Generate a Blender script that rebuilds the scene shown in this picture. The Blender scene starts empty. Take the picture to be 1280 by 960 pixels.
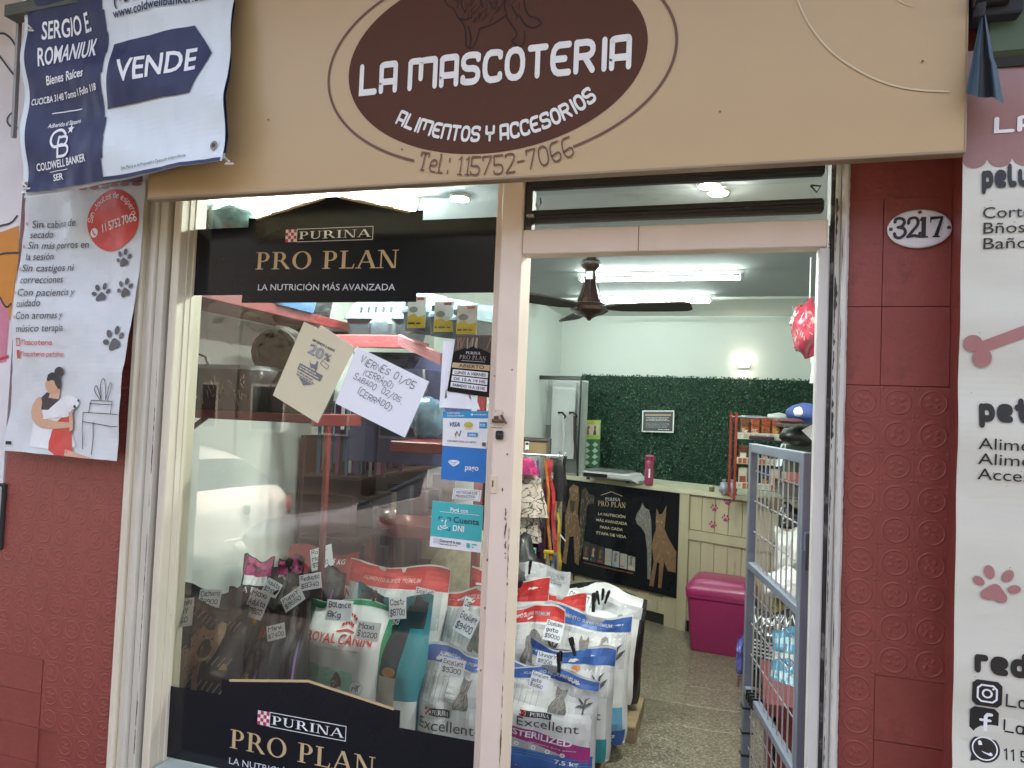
import bpy, math, random
from math import sin, cos, pi, radians as R_
from mathutils import Vector, Matrix, noise
from mathutils.geometry import tessellate_polygon
random.seed(7)
S = bpy.context.scene
COL = S.collection
# ---------------------------------------------------------------- camera
EYE = Vector((0, 0, 1.6)); FOC = 900.0
_ya, _pi, _ro = R_(16.87), R_(2.265), R_(2.345)
c_f = Vector((-sin(_ya)*cos(_pi), cos(_ya)*cos(_pi), sin(_pi)))
_r = Vector((cos(_ya), sin(_ya), 0)); _u = _r.cross(c_f)
c_r = cos(_ro)*_r + sin(_ro)*_u; c_u = -sin(_ro)*_r + cos(_ro)*_u
cd = bpy.data.cameras.new('camera'); cam = bpy.data.objects.new('camera', cd); COL.objects.link(cam)
cd.sensor_width = 36; cd.lens = FOC/1280*36; cd.clip_start = .02; cd.clip_end = 500
m = Matrix((c_r, c_u, -c_f)).transposed().to_4x4(); m.translation = EYE
cam.matrix_world = m; S.camera = cam
# ---------------------------------------------------------------- light
SUN_EL, SUN_AZ = 62, 25      # the sun stands behind the shop, so the front is in open shade
w = bpy.data.worlds.new('World'); S.world = w; w.use_nodes = True
nt = w.node_tree; bg = nt.nodes['Background']; sk = nt.nodes.new('ShaderNodeTexSky')
sk.sky_type = 'NISHITA'; sk.sun_disc = False; sk.sun_elevation = R_(SUN_EL); sk.sun_rotation = R_(SUN_AZ)
sk.air_density = .8; sk.dust_density = 5; sk.ozone_density = .2
nt.links.new(sk.outputs[0], bg.inputs[0]); bg.inputs[1].default_value = .15
sl = bpy.data.lights.new('sun', 'SUN'); sl.energy = 1.0; sl.angle = R_(14); sl.color = (1, .95, .88)
so = bpy.data.objects.new('sun', sl); COL.objects.link(so)
sd = Vector((sin(R_(SUN_AZ))*cos(R_(SUN_EL)), cos(R_(SUN_AZ))*cos(R_(SUN_EL)), sin(R_(SUN_EL))))
so.rotation_euler = sd.to_track_quat('Z', 'Y').to_euler(); so.location = (0, 0, 12)
S.view_settings.view_transform = 'Standard'; S.view_settings.look = 'None'
S.view_settings.exposure = 3.1; S.view_settings.gamma = 1
S.view_settings.use_white_balance = True; S.view_settings.white_balance_temperature = 8000; S.view_settings.white_balance_tint = 12
S.render.engine = 'CYCLES'
S.cycles.max_bounces = 7; S.cycles.diffuse_bounces = 4; S.cycles.glossy_bounces = 4
S.cycles.transparent_max_bounces = 12; S.cycles.use_denoising = True
S.cycles.caustics_reflective = False; S.cycles.caustics_refractive = False
S.cycles.sample_clamp_indirect = 6
TUBE = 10.5
# ---------------------------------------------------------------- placing helpers: picture direction -> real place on a plane
def ray(px, py): return c_f + (px-640)/FOC*c_r - (py-480)/FOC*c_u
def at(px, py, Y):
    d = ray(px, py); return EYE + d*(Y/d.y)
def atz(px, py, Z):
    d = ray(px, py); return EYE + d*((Z-1.6)/d.z)
def atp(px, py, p0, n):
    d = ray(px, py); return EYE + d*((Vector(p0)-EYE).dot(n)/d.dot(n))
# ---------------------------------------------------------------- materials
MATS = {}
def mat(name, col, rough=.6, metal=0, var=.08, scale=6, bump=0, bscale=60, spec=.5, coat=0, col2=None, c2amt=.5, c2scale=3, emit=None, estr=0, sheen=0, stretch=None):
    if name in MATS: return MATS[name]
    M = bpy.data.materials.new(name); M.use_nodes = True; n = M.node_tree; L = n.links
    b = n.nodes['Principled BSDF']
    b.inputs['Roughness'].default_value = rough; b.inputs['Metallic'].default_value = metal
    b.inputs['Specular IOR Level'].default_value = spec; b.inputs['Coat Weight'].default_value = coat
    tc = n.nodes.new('ShaderNodeTexCoord'); src = tc.outputs['Object']
    if stretch:
        mp = n.nodes.new('ShaderNodeMapping'); mp.inputs['Scale'].default_value = stretch
        L.new(src, mp.inputs[0]); src = mp.outputs[0]
    ns = n.nodes.new('ShaderNodeTexNoise'); ns.inputs['Scale'].default_value = scale; ns.inputs['Detail'].default_value = 6
    L.new(src, ns.inputs['Vector'])
    rp = n.nodes.new('ShaderNodeMapRange'); rp.inputs['From Min'].default_value = .25; rp.inputs['From Max'].default_value = .75
    rp.inputs['To Min'].default_value = 1-var; rp.inputs['To Max'].default_value = 1+var
    L.new(ns.outputs[0], rp.inputs[0])
    mx = n.nodes.new('ShaderNodeVectorMath'); mx.operation = 'SCALE'
    mx.inputs[0].default_value = col; L.new(rp.outputs[0], mx.inputs['Scale'])
    out = mx.outputs[0]
    if col2:
        n2 = n.nodes.new('ShaderNodeTexNoise'); n2.inputs['Scale'].default_value = c2scale; n2.inputs['Detail'].default_value = 9; n2.inputs['Roughness'].default_value = .7
        L.new(src, n2.inputs['Vector'])
        r2 = n.nodes.new('ShaderNodeMapRange'); r2.inputs['From Min'].default_value = 1-c2amt; r2.inputs['From Max'].default_value = 1-c2amt+.12
        L.new(n2.outputs[0], r2.inputs[0])
        m2 = n.nodes.new('ShaderNodeMix'); m2.data_type = 'RGBA'
        L.new(r2.outputs[0], m2.inputs[0]); L.new(out, m2.inputs[6]); m2.inputs[7].default_value = (*col2, 1)
        out = m2.outputs[2]
    L.new(out, b.inputs['Base Color'])
    if bump:
        nb = n.nodes.new('ShaderNodeTexNoise'); nb.inputs['Scale'].default_value = bscale; nb.inputs['Detail'].default_value = 4
        L.new(src, nb.inputs['Vector'])
        bp = n.nodes.new('ShaderNodeBump'); bp.inputs['Strength'].default_value = bump; bp.inputs['Distance'].default_value = .004
        L.new(nb.outputs[0], bp.inputs['Height']); L.new(bp.outputs[0], b.inputs['Normal'])
    if emit:
        b.inputs['Emission Color'].default_value = (*emit, 1); b.inputs['Emission Strength'].default_value = estr
    MATS[name] = M; return M
def ink(name, col, rough=.45): return mat('ink_'+name, col, rough, var=.05, scale=30)
def glassmat(name, ior, tint=(1, 1, 1), rough=0.0, base=0.0):
    M = bpy.data.materials.new(name); M.use_nodes = True; n = M.node_tree; L = n.links; n.nodes.clear()
    o = n.nodes.new('ShaderNodeOutputMaterial'); t = n.nodes.new('ShaderNodeBsdfTransparent'); g = n.nodes.new('ShaderNodeBsdfGlossy')
    t.inputs[0].default_value = (*tint, 1); g.inputs['Roughness'].default_value = rough
    f = n.nodes.new('ShaderNodeFresnel'); f.inputs[0].default_value = ior; mx = n.nodes.new('ShaderNodeMixShader')
    L.new(f.outputs[0], mx.inputs[0]); L.new(t.outputs[0], mx.inputs[1]); L.new(g.outputs[0], mx.inputs[2]); L.new(mx.outputs[0], o.inputs[0])
    MATS[name] = M; return M
# ---------------------------------------------------------------- mesh builder
class MB:
    def __init__(s): s.v = []; s.f = []; s.m = []; s.mats = []
    def mi(s, M):
        if M not in s.mats: s.mats.append(M)
        return s.mats.index(M)
    def poly(s, pts, M):
        i = len(s.v); s.v += [tuple(p) for p in pts]; s.f.append(tuple(range(i, i+len(pts)))); s.m.append(s.mi(M)); return s
    def box(s, x0, x1, y0, y1, z0, z1, M, bev=0):
        k = s.mi(M); i = len(s.v)
        if bev <= 0:
            s.v += [(x, y, z) for z in (z0, z1) for x, y in ((x0, y0), (x1, y0), (x1, y1), (x0, y1))]
            for f in ((3, 2, 1, 0), (4, 5, 6, 7), (0, 1, 5, 4), (1, 2, 6, 5), (2, 3, 7, 6), (3, 0, 4, 7)): s.f.append(tuple(i+a for a in f)); s.m.append(k)
            return s
        b = min(bev, (x1-x0)/2.01, (y1-y0)/2.01, (z1-z0)/2.01)
        rings = []
        for z, e in ((z0, b), (z0+b, 0), (z1-b, 0), (z1, b)):
            rings.append([(x0+b, y0+e, z), (x1-b, y0+e, z), (x1-e, y0+b, z), (x1-e, y1-b, z), (x1-b, y1-e, z), (x0+b, y1-e, z), (x0+e, y1-b, z), (x0+e, y0+b, z)])
        for r in rings: s.v += r
        for a in range(3):
            for j in range(8): s.f.append((i+a*8+j, i+a*8+(j+1) % 8, i+a*8+8+(j+1) % 8, i+a*8+8+j)); s.m.append(k)
        s.f.append(tuple(i+7-j for j in range(8))); s.f.append(tuple(i+24+j for j in range(8))); s.m += [k, k]
        return s
    def obox(s, c, ax, ay, az, M):           # oriented box: centre and three half vectors
        c = Vector(c); ax = Vector(ax); ay = Vector(ay); az = Vector(az); i = len(s.v); k = s.mi(M)
        s.v += [tuple(c+a*ax+b*ay+d*az) for d in (-1, 1) for a, b in ((-1, -1), (1, -1), (1, 1), (-1, 1))]
        for f in ((3, 2, 1, 0), (4, 5, 6, 7), (0, 1, 5, 4), (1, 2, 6, 5), (2, 3, 7, 6), (3, 0, 4, 7)): s.f.append(tuple(i+a for a in f)); s.m.append(k)
        return s
    def beam(s, a, b, w, d, M, up=(0, 0, 1)):
        a = Vector(a); b = Vector(b); ax = (b-a)/2; t = ax.normalized(); sd_ = t.cross(Vector(up))
        if sd_.length < 1e-3: sd_ = t.cross(Vector((0, 1, 0)))
        sd_.normalize(); u2 = sd_.cross(t)
        return s.obox((a+b)/2, ax, sd_*w/2, u2*d/2, M)
    def tube(s, pts, r, M, n=8, cap=True):
        pts = [Vector(p) for p in pts]; k = s.mi(M); i = len(s.v); N = len(pts); prev = None
        for j, p in enumerate(pts):
            t = (pts[min(j+1, N-1)]-pts[max(j-1, 0)]).normalized()
            if prev is None:
                a = t.cross(Vector((0, 0, 1)))
                if a.length < 1e-2: a = t.cross(Vector((0, 1, 0)))
            else: a = prev-t*prev.dot(t)
            a.normalize(); prev = a; b = t.cross(a); rr = r[j] if isinstance(r, (list, tuple)) else r
            s.v += [tuple(p+rr*(cos(2*pi*q/n)*a+sin(2*pi*q/n)*b)) for q in range(n)]
        for j in range(N-1):
            for q in range(n): s.f.append((i+j*n+q, i+j*n+(q+1) % n, i+j*n+n+(q+1) % n, i+j*n+n+q)); s.m.append(k)
        if cap: s.f.append(tuple(i+n-1-q for q in range(n))); s.f.append(tuple(i+(N-1)*n+q for q in range(n))); s.m += [k, k]
        return s
    def lathe(s, c, prof, M, n=20):          # profile of (r, z) about vertical axis through c
        k = s.mi(M); i = len(s.v); c = Vector(c)
        for r, z in prof: s.v += [(c.x+r*cos(2*pi*q/n), c.y+r*sin(2*pi*q/n), c.z+z) for q in range(n)]
        for j in range(len(prof)-1):
            for q in range(n): s.f.append((i+j*n+q, i+j*n+(q+1) % n, i+j*n+n+(q+1) % n, i+j*n+n+q)); s.m.append(k)
        s.f.append(tuple(i+n-1-q for q in range(n))); s.f.append(tuple(i+(len(prof)-1)*n+q for q in range(n))); s.m += [k, k]
        return s
    def grid(s, fn, nu, nv, M, cond=None):   # fn(u,v) in 0..1
        i = len(s.v); k = s.mi(M)
        for b in range(nv+1):
            for a in range(nu+1): s.v.append(tuple(fn(a/nu, b/nv)))
        for b in range(nv):
            for a in range(nu):
                s.f.append((i+b*(nu+1)+a, i+b*(nu+1)+a+1, i+(b+1)*(nu+1)+a+1, i+(b+1)*(nu+1)+a))
                s.m.append(s.mi(cond((a+.5)/nu, (b+.5)/nv)) if cond else k)
        return s
    def blob(s, c, rx, ry, rz, M, seed=0, amp=.15, fr=2.0, nu=18, nv=10):
        c = Vector(c)
        def fn(u, v):
            a = 2*pi*u; b = pi*(v-.5); d = Vector((cos(a)*cos(b), sin(a)*cos(b), sin(b)))
            k = 1+amp*noise.noise(d*fr+Vector((seed*3.1, seed, 0)))*2
            return c+Vector((d.x*rx, d.y*ry, d.z*rz))*k
        return s.grid(fn, nu, nv, M)
    def build(s, name, parent=None, smooth=False, loc=None, rot=None, kind=None):
        me = bpy.data.meshes.new(name); me.from_pydata(s.v, [], s.f); me.validate(clean_customdata=False)
        for M in s.mats: me.materials.append(M)
        if len(me.polygons) == len(s.m): me.polygons.foreach_set('material_index', s.m)
        if smooth: me.polygons.foreach_set('use_smooth', [True]*len(me.polygons))
        me.update(); o = bpy.data.objects.new(name, me); COL.objects.link(o)
        if parent: o.parent = parent
        if loc is not None: o.location = loc
        if rot is not None: o.rotation_euler = rot
        if kind: o['kind'] = kind
        return o
def smooth_angle(o, deg=40):
    me = o.data
    import bmesh
    bm = bmesh.new(); bm.from_mesh(me); bmesh.ops.remove_doubles(bm, verts=bm.verts, dist=1e-5); bmesh.ops.recalc_face_normals(bm, faces=bm.faces)
    for f in bm.faces: f.smooth = True
    for e in bm.edges: e.smooth = not (len(e.link_faces) == 2 and e.calc_face_angle(3.2) > R_(deg))
    bm.to_mesh(me); bm.free(); return o
def thing(name, label, cat, loc=(0, 0, 0), rz=0, group=None, rot=None):
    o = bpy.data.objects.new(name, None); COL.objects.link(o); o.empty_display_size = .05
    o.location = loc; o.rotation_euler = rot or (0, 0, rz)
    o['label'] = label; o['category'] = cat
    if group: o['group'] = group
    return o
def tag(o, label, cat, group=None):
    o['label'] = label; o['category'] = cat
    if group: o['group'] = group
    return o
# ---------------------------------------------------------------- lettering
_gc = {}
def sans(ch, wt):
    if (ch, wt) in _gc: return _gc[(ch, wt)]
    need = [ch] if not _gc else [ch]
    if not _gc: need = list("ABCDEFGHIJKLMNOPQRSTUVWXYZabcdefghijklmnopqrstuvwxyz0123456789.,:-+/()%$ñáéíóúÓÁ®_·@")
    for c in set(need+[ch]):
        for k in ((0, 1) if len(need) > 1 else (wt,)):
            obs = []
            for body in (c, 'H'+c+'H'):
                cu = bpy.data.curves.new('t', 'FONT'); cu.body = body; cu.size = 1; cu.resolution_u = 3
                if k: cu.offset = .018
                ob = bpy.data.objects.new('t', cu); COL.objects.link(ob); obs.append(ob)
            _gc[(c, k)] = obs
    bpy.context.view_layer.update(); dg = bpy.context.evaluated_depsgraph_get()
    def W(ob):
        me = ob.evaluated_get(dg).to_mesh(); vs = [tuple(v.co) for v in me.vertices]; fs = [tuple(p.vertices) for p in me.polygons]; ob.evaluated_get(dg).to_mesh_clear(); return vs, fs
    hh = {}
    for k in (0, 1):
        cu = bpy.data.curves.new('t', 'FONT'); cu.body = 'HH'; cu.size = 1
        if k: cu.offset = .018
        ob = bpy.data.objects.new('t', cu); COL.objects.link(ob); bpy.context.view_layer.update(); dg = bpy.context.evaluated_depsgraph_get()
        vs, _ = W(ob); hh[k] = (max(v[0] for v in vs)-min(v[0] for v in vs), max(v[1] for v in vs)); bpy.data.objects.remove(ob); bpy.data.curves.remove(cu)
    for key in list(_gc):
        val = _gc[key]
        if isinstance(val, list):
            k = key[1]; vs, fs = W(val[0]); v2, _ = W(val[1]); ww = max(v[0] for v in v2)-min(v[0] for v in v2)-hh[k][0]; H = hh[k][1]
            _gc[key] = ([[(vs[i][0]/H, vs[i][1]/H) for i in f] for f in fs], ww/H)
            for ob in val: cu = ob.data; bpy.data.objects.remove(ob); bpy.data.curves.remove(cu)
    return _gc[(ch, wt)]
def ribbon(pts, wd, closed=False, ncap=5):
    P_ = [Vector(p) for p in pts]; q = [P_[0]]
    for p in P_[1:]:
        if (p-q[-1]).length > 1e-5: q.append(p)
    P_ = q
    if closed and (P_[0]-P_[-1]).length < 1e-5: P_ = P_[:-1]
    N = len(P_); h = wd/2; out = []
    if N < 2: return [[(P_[0].x+h*cos(a*pi/5), P_[0].y+h*sin(a*pi/5)) for a in range(10)]]
    L = []; Rr = []
    for i in range(N):
        a = P_[(i-1) % N] if (closed or i > 0) else None; b = P_[(i+1) % N] if (closed or i < N-1) else None
        d1 = (P_[i]-a).normalized() if a is not None else None; d2 = (b-P_[i]).normalized() if b is not None else None
        if d1 is None: d1 = d2
        if d2 is None: d2 = d1
        n1 = Vector((-d1.y, d1.x)); n2 = Vector((-d2.y, d2.x)); nn = n1+n2
        if nn.length < .3: nn = n1.copy(); k = 1
        else: nn.normalize(); k = min(1/max(nn.dot(n1), .4), 1.6)
        L.append(P_[i]+nn*h*k); Rr.append(P_[i]-nn*h*k)
    for i in range(N if closed else N-1):
        j = (i+1) % N; out.append([tuple(Rr[i]), tuple(Rr[j]), tuple(L[j]), tuple(L[i])])
    if not closed and ncap:
        for p, a, s_ in ((P_[0], P_[1], 1), (P_[-1], P_[-2], 1)):
            d = (p-a).normalized(); n_ = Vector((-d.y, d.x))
            out.append([tuple(p+h*(cos(t)*n_+sin(t)*d)) for t in [pi*q/ncap for q in range(ncap+1)]])
    return out
def chaikin(p, closed, it=2):
    for _ in range(it):
        q = []; N = len(p)
        if not closed: q.append(p[0])
        for i in range(N if closed else N-1):
            a = p[i]; b = p[(i+1) % N]
            q += [(a[0]*.75+b[0]*.25, a[1]*.75+b[1]*.25), (a[0]*.25+b[0]*.75, a[1]*.25+b[1]*.75)]
        if not closed: q.append(p[-1])
        p = q
    return p
SG = {'A': "00 26 40|12 32", 'B': "00 06|~06 46 43 03|~03 43 40 00", 'C': "~45 46 06 00 40 41", 'D': "00 06|~06 46 40 00", 'E': "46 06 00 40|03 33", 'F': "46 06 00|03 33",
 'G': "~45 46 06 00 40 43|43 23", 'H': "00 06|40 46|03 43", 'I': "10 16", 'J': "~46 40 00 01", 'K': "00 06|46 03 40", 'L': "06 00 40", 'M': "00 06 23 46 40", 'N': "00 06 40 46",
 'O': "@06 00 40 46", 'P': "00 06|~06 46 43 03", 'Q': "@06 00 40 46|31 50", 'R': "00 06|~06 46 43 03|23 40", 'S': "~45 46 06 03 43 40 00 01", 'T': "06 46|26 20", 'U': "~06 00 40 46", 'V': "06 20 46",
 'W': "06 10 23 30 46", 'X': "06 40|00 46", 'Y': "06 23 46|23 20", 'Z': "06 46 00 40", '0': "@06 00 40 46", '1': "15 26 20", '2': "~05 06 46 44 00|00 40", '3': "~05 06 46 43 23|~23 43 40 00 01",
 '4': "30 36 02 42", '5': "46 06 03|~03 43 40 00 01", '6': "~46 06 00 40 43 02", '7': "06 46 10", '8': "@06 03 43 46|@03 00 40 43", '9': "~00 40 46 06 03 44", '/': "0m 47", '(': "~26 15 11 20",
 ')': "~06 25 21 00", '$': "~45 46 06 03 43 40 00 01|27 2m", ':': "10 11|14 15", '.': "10 11", '-': "03 33", '%': "00 46|@05 06 16 15|@30 31 41 40", '+': "03 43|21 25",
 'p': "04 0n|@04 00 30 34", 'e': "~02 32 34 04 00 30", 'l': "~06 00 20", 'u': "~04 00 30 34|34 30", 't': "~16 10 30|04 34", 'r': "00 04|~02 04 24", 'd': "@04 00 30 34|36 30", 'a': "@04 00 30 34|34 30",
 'o': "@04 00 30 34", 's': "~34 04 02 32 30 00", 'c': "~34 04 00 30", 'i': "00 04", 'h': "00 06|~03 04 34 30", 'm': "00 04|~03 04 24 20|~23 24 44 40", 'n': "00 04|~03 04 34 30", 'x': "04 30|00 34", 'b': "06 00|@04 00 30 34", 'v': "04 20 44", 'g': "@04 00 30 34|~34 3n 0n", 'q': "@04 00 30 34|34 3n"}
SGR = dict(SG); SGR.update({'A': "~00 05 06 36 46 45 40|02 42", 'M': "~00 05 06 26 36 35 32|~35 36 66 76 75 70", 'N': "~00 05 06 36 46 45 40", 'Y': "~06 04 03 43 44 46|23 20", 'E': "~46 06 00 40|03 33"})
_sc = {}
def strokeglyph(ch, wd, rnd):
    key = (ch, wd, rnd)
    if key in _sc: return _sc[key]
    src = (SGR if rnd else SG).get(ch) or (SGR if rnd else SG).get(ch.upper())
    if not src: return ([], .5)
    out = []; mxx = 0
    g = {'m': -1, 'n': -2}
    for part in src.split('|'):
        cl = part[0] == '@'; sm = part[0] in '@~'; part = part.lstrip('@~')
        p = [(g.get(a[0]) if a[0] in g else int(a[0]), g.get(a[1]) if a[1] in g else int(a[1])) for a in part.split()]
        mxx = max(mxx, max(a[0] for a in p)); p = [(a[0]/6*.95, a[1]/6) for a in p]
        if sm: p = chaikin(p, cl)
        h = wd/2; p = [(x+h, h+y*(1-wd)) for x, y in p]
        out += ribbon(p, wd, cl)
    _sc[key] = (out, mxx/6*.95+wd+(.09 if wd > .12 else .17)); return _sc[key]
def serifglyph(ch):
    if ('s', ch) in _sc: return _sc[('s', ch)]
    T, t, sf = .15, .055, .05; out = []
    def bar(x0, x1, y0, y1): out.append([(x0, y0), (x1, y0), (x1, y1), (x0, y1)])
    def diag(x0, x1, wd_, y0=0, y1=1): out.append([(x0-wd_/2, y0), (x0+wd_/2, y0), (x1+wd_/2, y1), (x1-wd_/2, y1)])
    def serif(x, y, hw=.15): bar(x-hw, x+hw, y, y+.045)
    def bowl(cx, cy, rx, ry, a0, a1, n=14, tx=T, ty=t):
        for i in range(n):
            a, b = a0+(a1-a0)*i/n, a0+(a1-a0)*(i+1)/n
            out.append([(cx+rx*cos(a), cy+ry*sin(a)), (cx+rx*cos(b), cy+ry*sin(b)), (cx+(rx-tx)*cos(b), cy+(ry-ty)*sin(b)), (cx+(rx-tx)*cos(a), cy+(ry-ty)*sin(a))])
    w_ = .7
    if ch in 'PR':
        bar(.12, .12+T, 0, 1); serif(.195, 0, .17); bar(.02, .2, .955, 1); bar(.2, .38, .945, 1); bar(.2, .38, .44 if ch == 'P' else .47, .5 if ch == 'P' else .525)
        bowl(.36, .72, .28, .28, -pi/2, pi/2); w_ = .7
        if ch == 'R': out.append([(.38, .49), (.52, .49), (.86, 0), (.68, 0)]); w_ = .86
    elif ch == 'O': bowl(.46, .5, .42, .52, 0, 2*pi, 28, T, t); w_ = .93
    elif ch == 'L': bar(.12, .12+T, 0, 1); serif(.195, .955, .17); bar(.02, .62, 0, .05); out.append([(.56, .05), (.62, .05), (.66, .26), (.63, .26)]); w_ = .7
    elif ch == 'A': diag(.08, .4, t+.01); diag(.72, .41, T); bar(.2, .6, .32, .37); serif(.08, 0, .12); serif(.72, 0, .15); w_ = .84
    elif ch == 'N': diag(.14, .14, t); diag(.72, .72, t); diag(.66, .16, T); serif(.12, 0, .13); bar(.0, .14, .955, 1); serif(.72, .955, .13); w_ = .88
    elif ch == 'U': bar(.1, .1+T, .3, 1); bar(.62, .62+t, .3, 1); serif(.17, .955, .15); serif(.65, .955, .13); bowl(.385, .3, .29, .31, pi, 2*pi, 14, .1, .07); w_ = .8
    elif ch == 'I': bar(.12, .12+T, 0, 1); serif(.195, 0, .16); serif(.195, .955, .16); w_ = .4
    else: return ([], .38)
    _sc[('s', ch)] = (out, w_+.04); return _sc[('s', ch)]
def slabglyph(ch):
    g, a = strokeglyph(ch, .09, False)
    ex = {'T': [(.0, .72, .1, .98), (.62, .72, .71, .98), (.22, 0, .56, .08)], 'l': [(-.06, .91, .06, 1), (-.06, 0, .2, .08)], '1': [(.18, 0, .54, .08)], '7': [(.0, .72, .08, .98)], '5': []}.get(ch, [])
    return (g+[[(x0, y0), (x1, y0), (x1, y1), (x0, y1)] for x0, y0, x1, y1 in ex], a)
def glyph(font, ch):
    if ch == ' ': return ([], .38)
    if font == 'sans': return sans(ch, 0)
    if font == 'bold': return sans(ch, 1)
    if font == 'round': return strokeglyph(ch, .2, True)
    if font == 'roundb': return strokeglyph(ch, .27, True)
    if font == 'roundl': return strokeglyph(ch, .13, True)
    if font == 'pen': return strokeglyph(ch, .085, False)
    if font == 'penb': return strokeglyph(ch, .14, False)
    if font == 'slab': return slabglyph(ch)
    if font == 'serif': return serifglyph(ch)
# ---------------------------------------------------------------- flat print laid on a surface F(u, v, lift)
class Print(MB):
    def __init__(s, F, maxe=None, base=.0006): MB.__init__(s); s.F = F; s.k = 0; s.maxe = maxe; s.base = base
    def put(s, pts, M, l):
        s.k += 1; off = s.base+l*.0007+(s.k % 14)*.00003
        if s.maxe and max(math.dist(pts[i], pts[(i+1) % len(pts)]) for i in range(len(pts))) > s.maxe:
            for i in range(1, len(pts)-1): s._sub((pts[0], pts[i], pts[i+1]), M, off, 0)
        else: MB.poly(s, [s.F(u, v, off) for u, v in pts], M)
    def _sub(s, t, M, off, d):
        e = [math.dist(t[i], t[(i+1) % 3]) for i in range(3)]; k = max(range(3), key=lambda i: e[i])
        if e[k] <= s.maxe or d > 12: MB.poly(s, [s.F(u, v, off) for u, v in t], M); return
        a, b, c = t[k], t[(k+1) % 3], t[(k+2) % 3]; m_ = ((a[0]+b[0])/2, (a[1]+b[1])/2)
        s._sub((a, m_, c), M, off, d+1); s._sub((m_, b, c), M, off, d+1)
    def pg(s, pts, M, l=1):              # possibly concave polygon
        tr = tessellate_polygon([[Vector((p[0], p[1], 0)) for p in pts]])
        k0 = s.k
        for t in tr: s.k = k0; s.put([pts[i] for i in t], M, l)
    def rect(s, x0, y0, x1, y1, M, l=1): s.put([(x0, y0), (x1, y0), (x1, y1), (x0, y1)], M, l)
    def ell(s, cx, cy, rx, ry, M, l=1, rot=0, n=28):
        s.put([(cx+rx*cos(a)*cos(rot)-ry*sin(a)*sin(rot), cy+rx*cos(a)*sin(rot)+ry*sin(a)*cos(rot)) for a in [2*pi*i/n for i in range(n)]], M, l)
    def line(s, pts, wd, M, l=2, closed=False):
        for q in ribbon(pts, wd, closed): s.put(q, M, l)
    def arc(s, cx, cy, rx, ry, a0, a1, wd, M, l=2, n=60): s.line([(cx+rx*cos(a0+(a1-a0)*i/n), cy+ry*sin(a0+(a1-a0)*i/n)) for i in range(n+1)], wd, M, l)
    def text(s, body, A, B, h, M, font='sans', l=3, up=None, sh=0, jit=0):
        g = [glyph(font, c) for c in body]; tot = sum(a for _, a in g); A = Vector(A); B = Vector(B); d = B-A; sc = d.length/tot; t = d.normalized()
        n_ = Vector(up) if up else Vector((-t.y, t.x)); x = 0
        for pl, a in g:
            dy = random.uniform(-jit, jit)*h; k0 = s.k; js = 1+random.uniform(-jit, jit)
            for q in pl:
                if font in ('sans', 'bold'): s.k = k0
                s.put([tuple(A+t*(x+px_)*sc+n_*(py_*h*js+dy)+t*(py_*sh*h)) for px_, py_ in q], M, l)
            s.k += 1; x += a
    def textpath(s, body, pts, h0, h1, M, font='round', l=3):
        pts = [Vector(p) for p in chaikin([tuple(p) for p in pts], False, 3)]; seg = [(pts[i+1]-pts[i]).length for i in range(len(pts)-1)]; tot = sum(seg)
        g = [glyph(font, c) for c in body]; W_ = sum(a for _, a in g); x = 0
        def loc(d):
            d = max(0, min(tot-1e-6, d)); i = 0
            while d > seg[i] and i < len(seg)-1: d -= seg[i]; i += 1
            t = (pts[i+1]-pts[i]).normalized(); return pts[i]+t*d
        for pl, a in g:
            c0 = loc(x/W_*tot); c1 = loc((x+a)/W_*tot); t = (c1-c0).normalized(); n_ = Vector((-t.y, t.x)); h = h0+(h1-h0)*x/W_; k = (c1-c0).length/a; k0 = s.k
            for q in pl: s.put([tuple(c0+t*px_*k+n_*py_*h) for px_, py_ in q], M, l)
            s.k += 1; x += a
    def scribble(s, x0, y0, x1, y1, rows, M, l=3, fill=.55, h=None):    # unreadably small print
        rh = (y1-y0)/rows
        for r in range(rows):
            x = x0; y = y1-(r+.5)*rh
            while x < x1:
                w_ = random.uniform(.5, 2.2)*rh
                if x+w_ > x1: break
                s.rect(x, y-rh*fill/2*random.uniform(.6, 1), x+w_, y+rh*fill/2*random.uniform(.6, 1), M, l); x += w_+rh*.35
    def fur(s, poly, n, mats, ln, l=4, wd=.0015, ang=None):
        xs = [p[0] for p in poly]; ys = [p[1] for p in poly]; c = 0; t = 0
        while c < n and t < n*12:
            t += 1; x = random.uniform(min(xs), max(xs)); y = random.uniform(min(ys), max(ys))
            if not inpoly(x, y, poly): continue
            a = ang if ang is not None else random.uniform(0, pi); a += random.uniform(-.5, .5); e = ln*random.uniform(.5, 1.2)
            if not inpoly(x+cos(a)*e, y+sin(a)*e, poly): continue
            s.line([(x, y), (x+cos(a)*e*.5+random.uniform(-1, 1)*e*.1, y+sin(a)*e*.5), (x+cos(a)*e, y+sin(a)*e)], wd*random.uniform(.6, 1.5), random.choice(mats), l); c += 1
    def paw(s, cx, cy, r, rot, M, l=3):
        for a, d, rx, ry in ((pi*.83, .92, .22, .3), (pi*.62, 1.12, .24, .36), (pi*.38, 1.12, .24, .36), (pi*.16, .92, .22, .3)):
            s.ell(cx+r*d*cos(a+rot), cy+r*d*sin(a+rot), r*ry, r*rx, M, l, a+rot, 12)
        pad = [(-.55, -.35), (-.62, -.05), (-.35, .25), (-.12, .5), (.12, .5), (.35, .25), (.62, -.05), (.55, -.35), (.25, -.42), (0, -.3), (-.25, -.42)]
        pad = chaikin(pad, True, 1); s.pg([(cx+r*(x*cos(rot)-y*sin(rot)), cy+r*(x*sin(rot)+y*cos(rot))) for x, y in pad], M, l)
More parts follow.
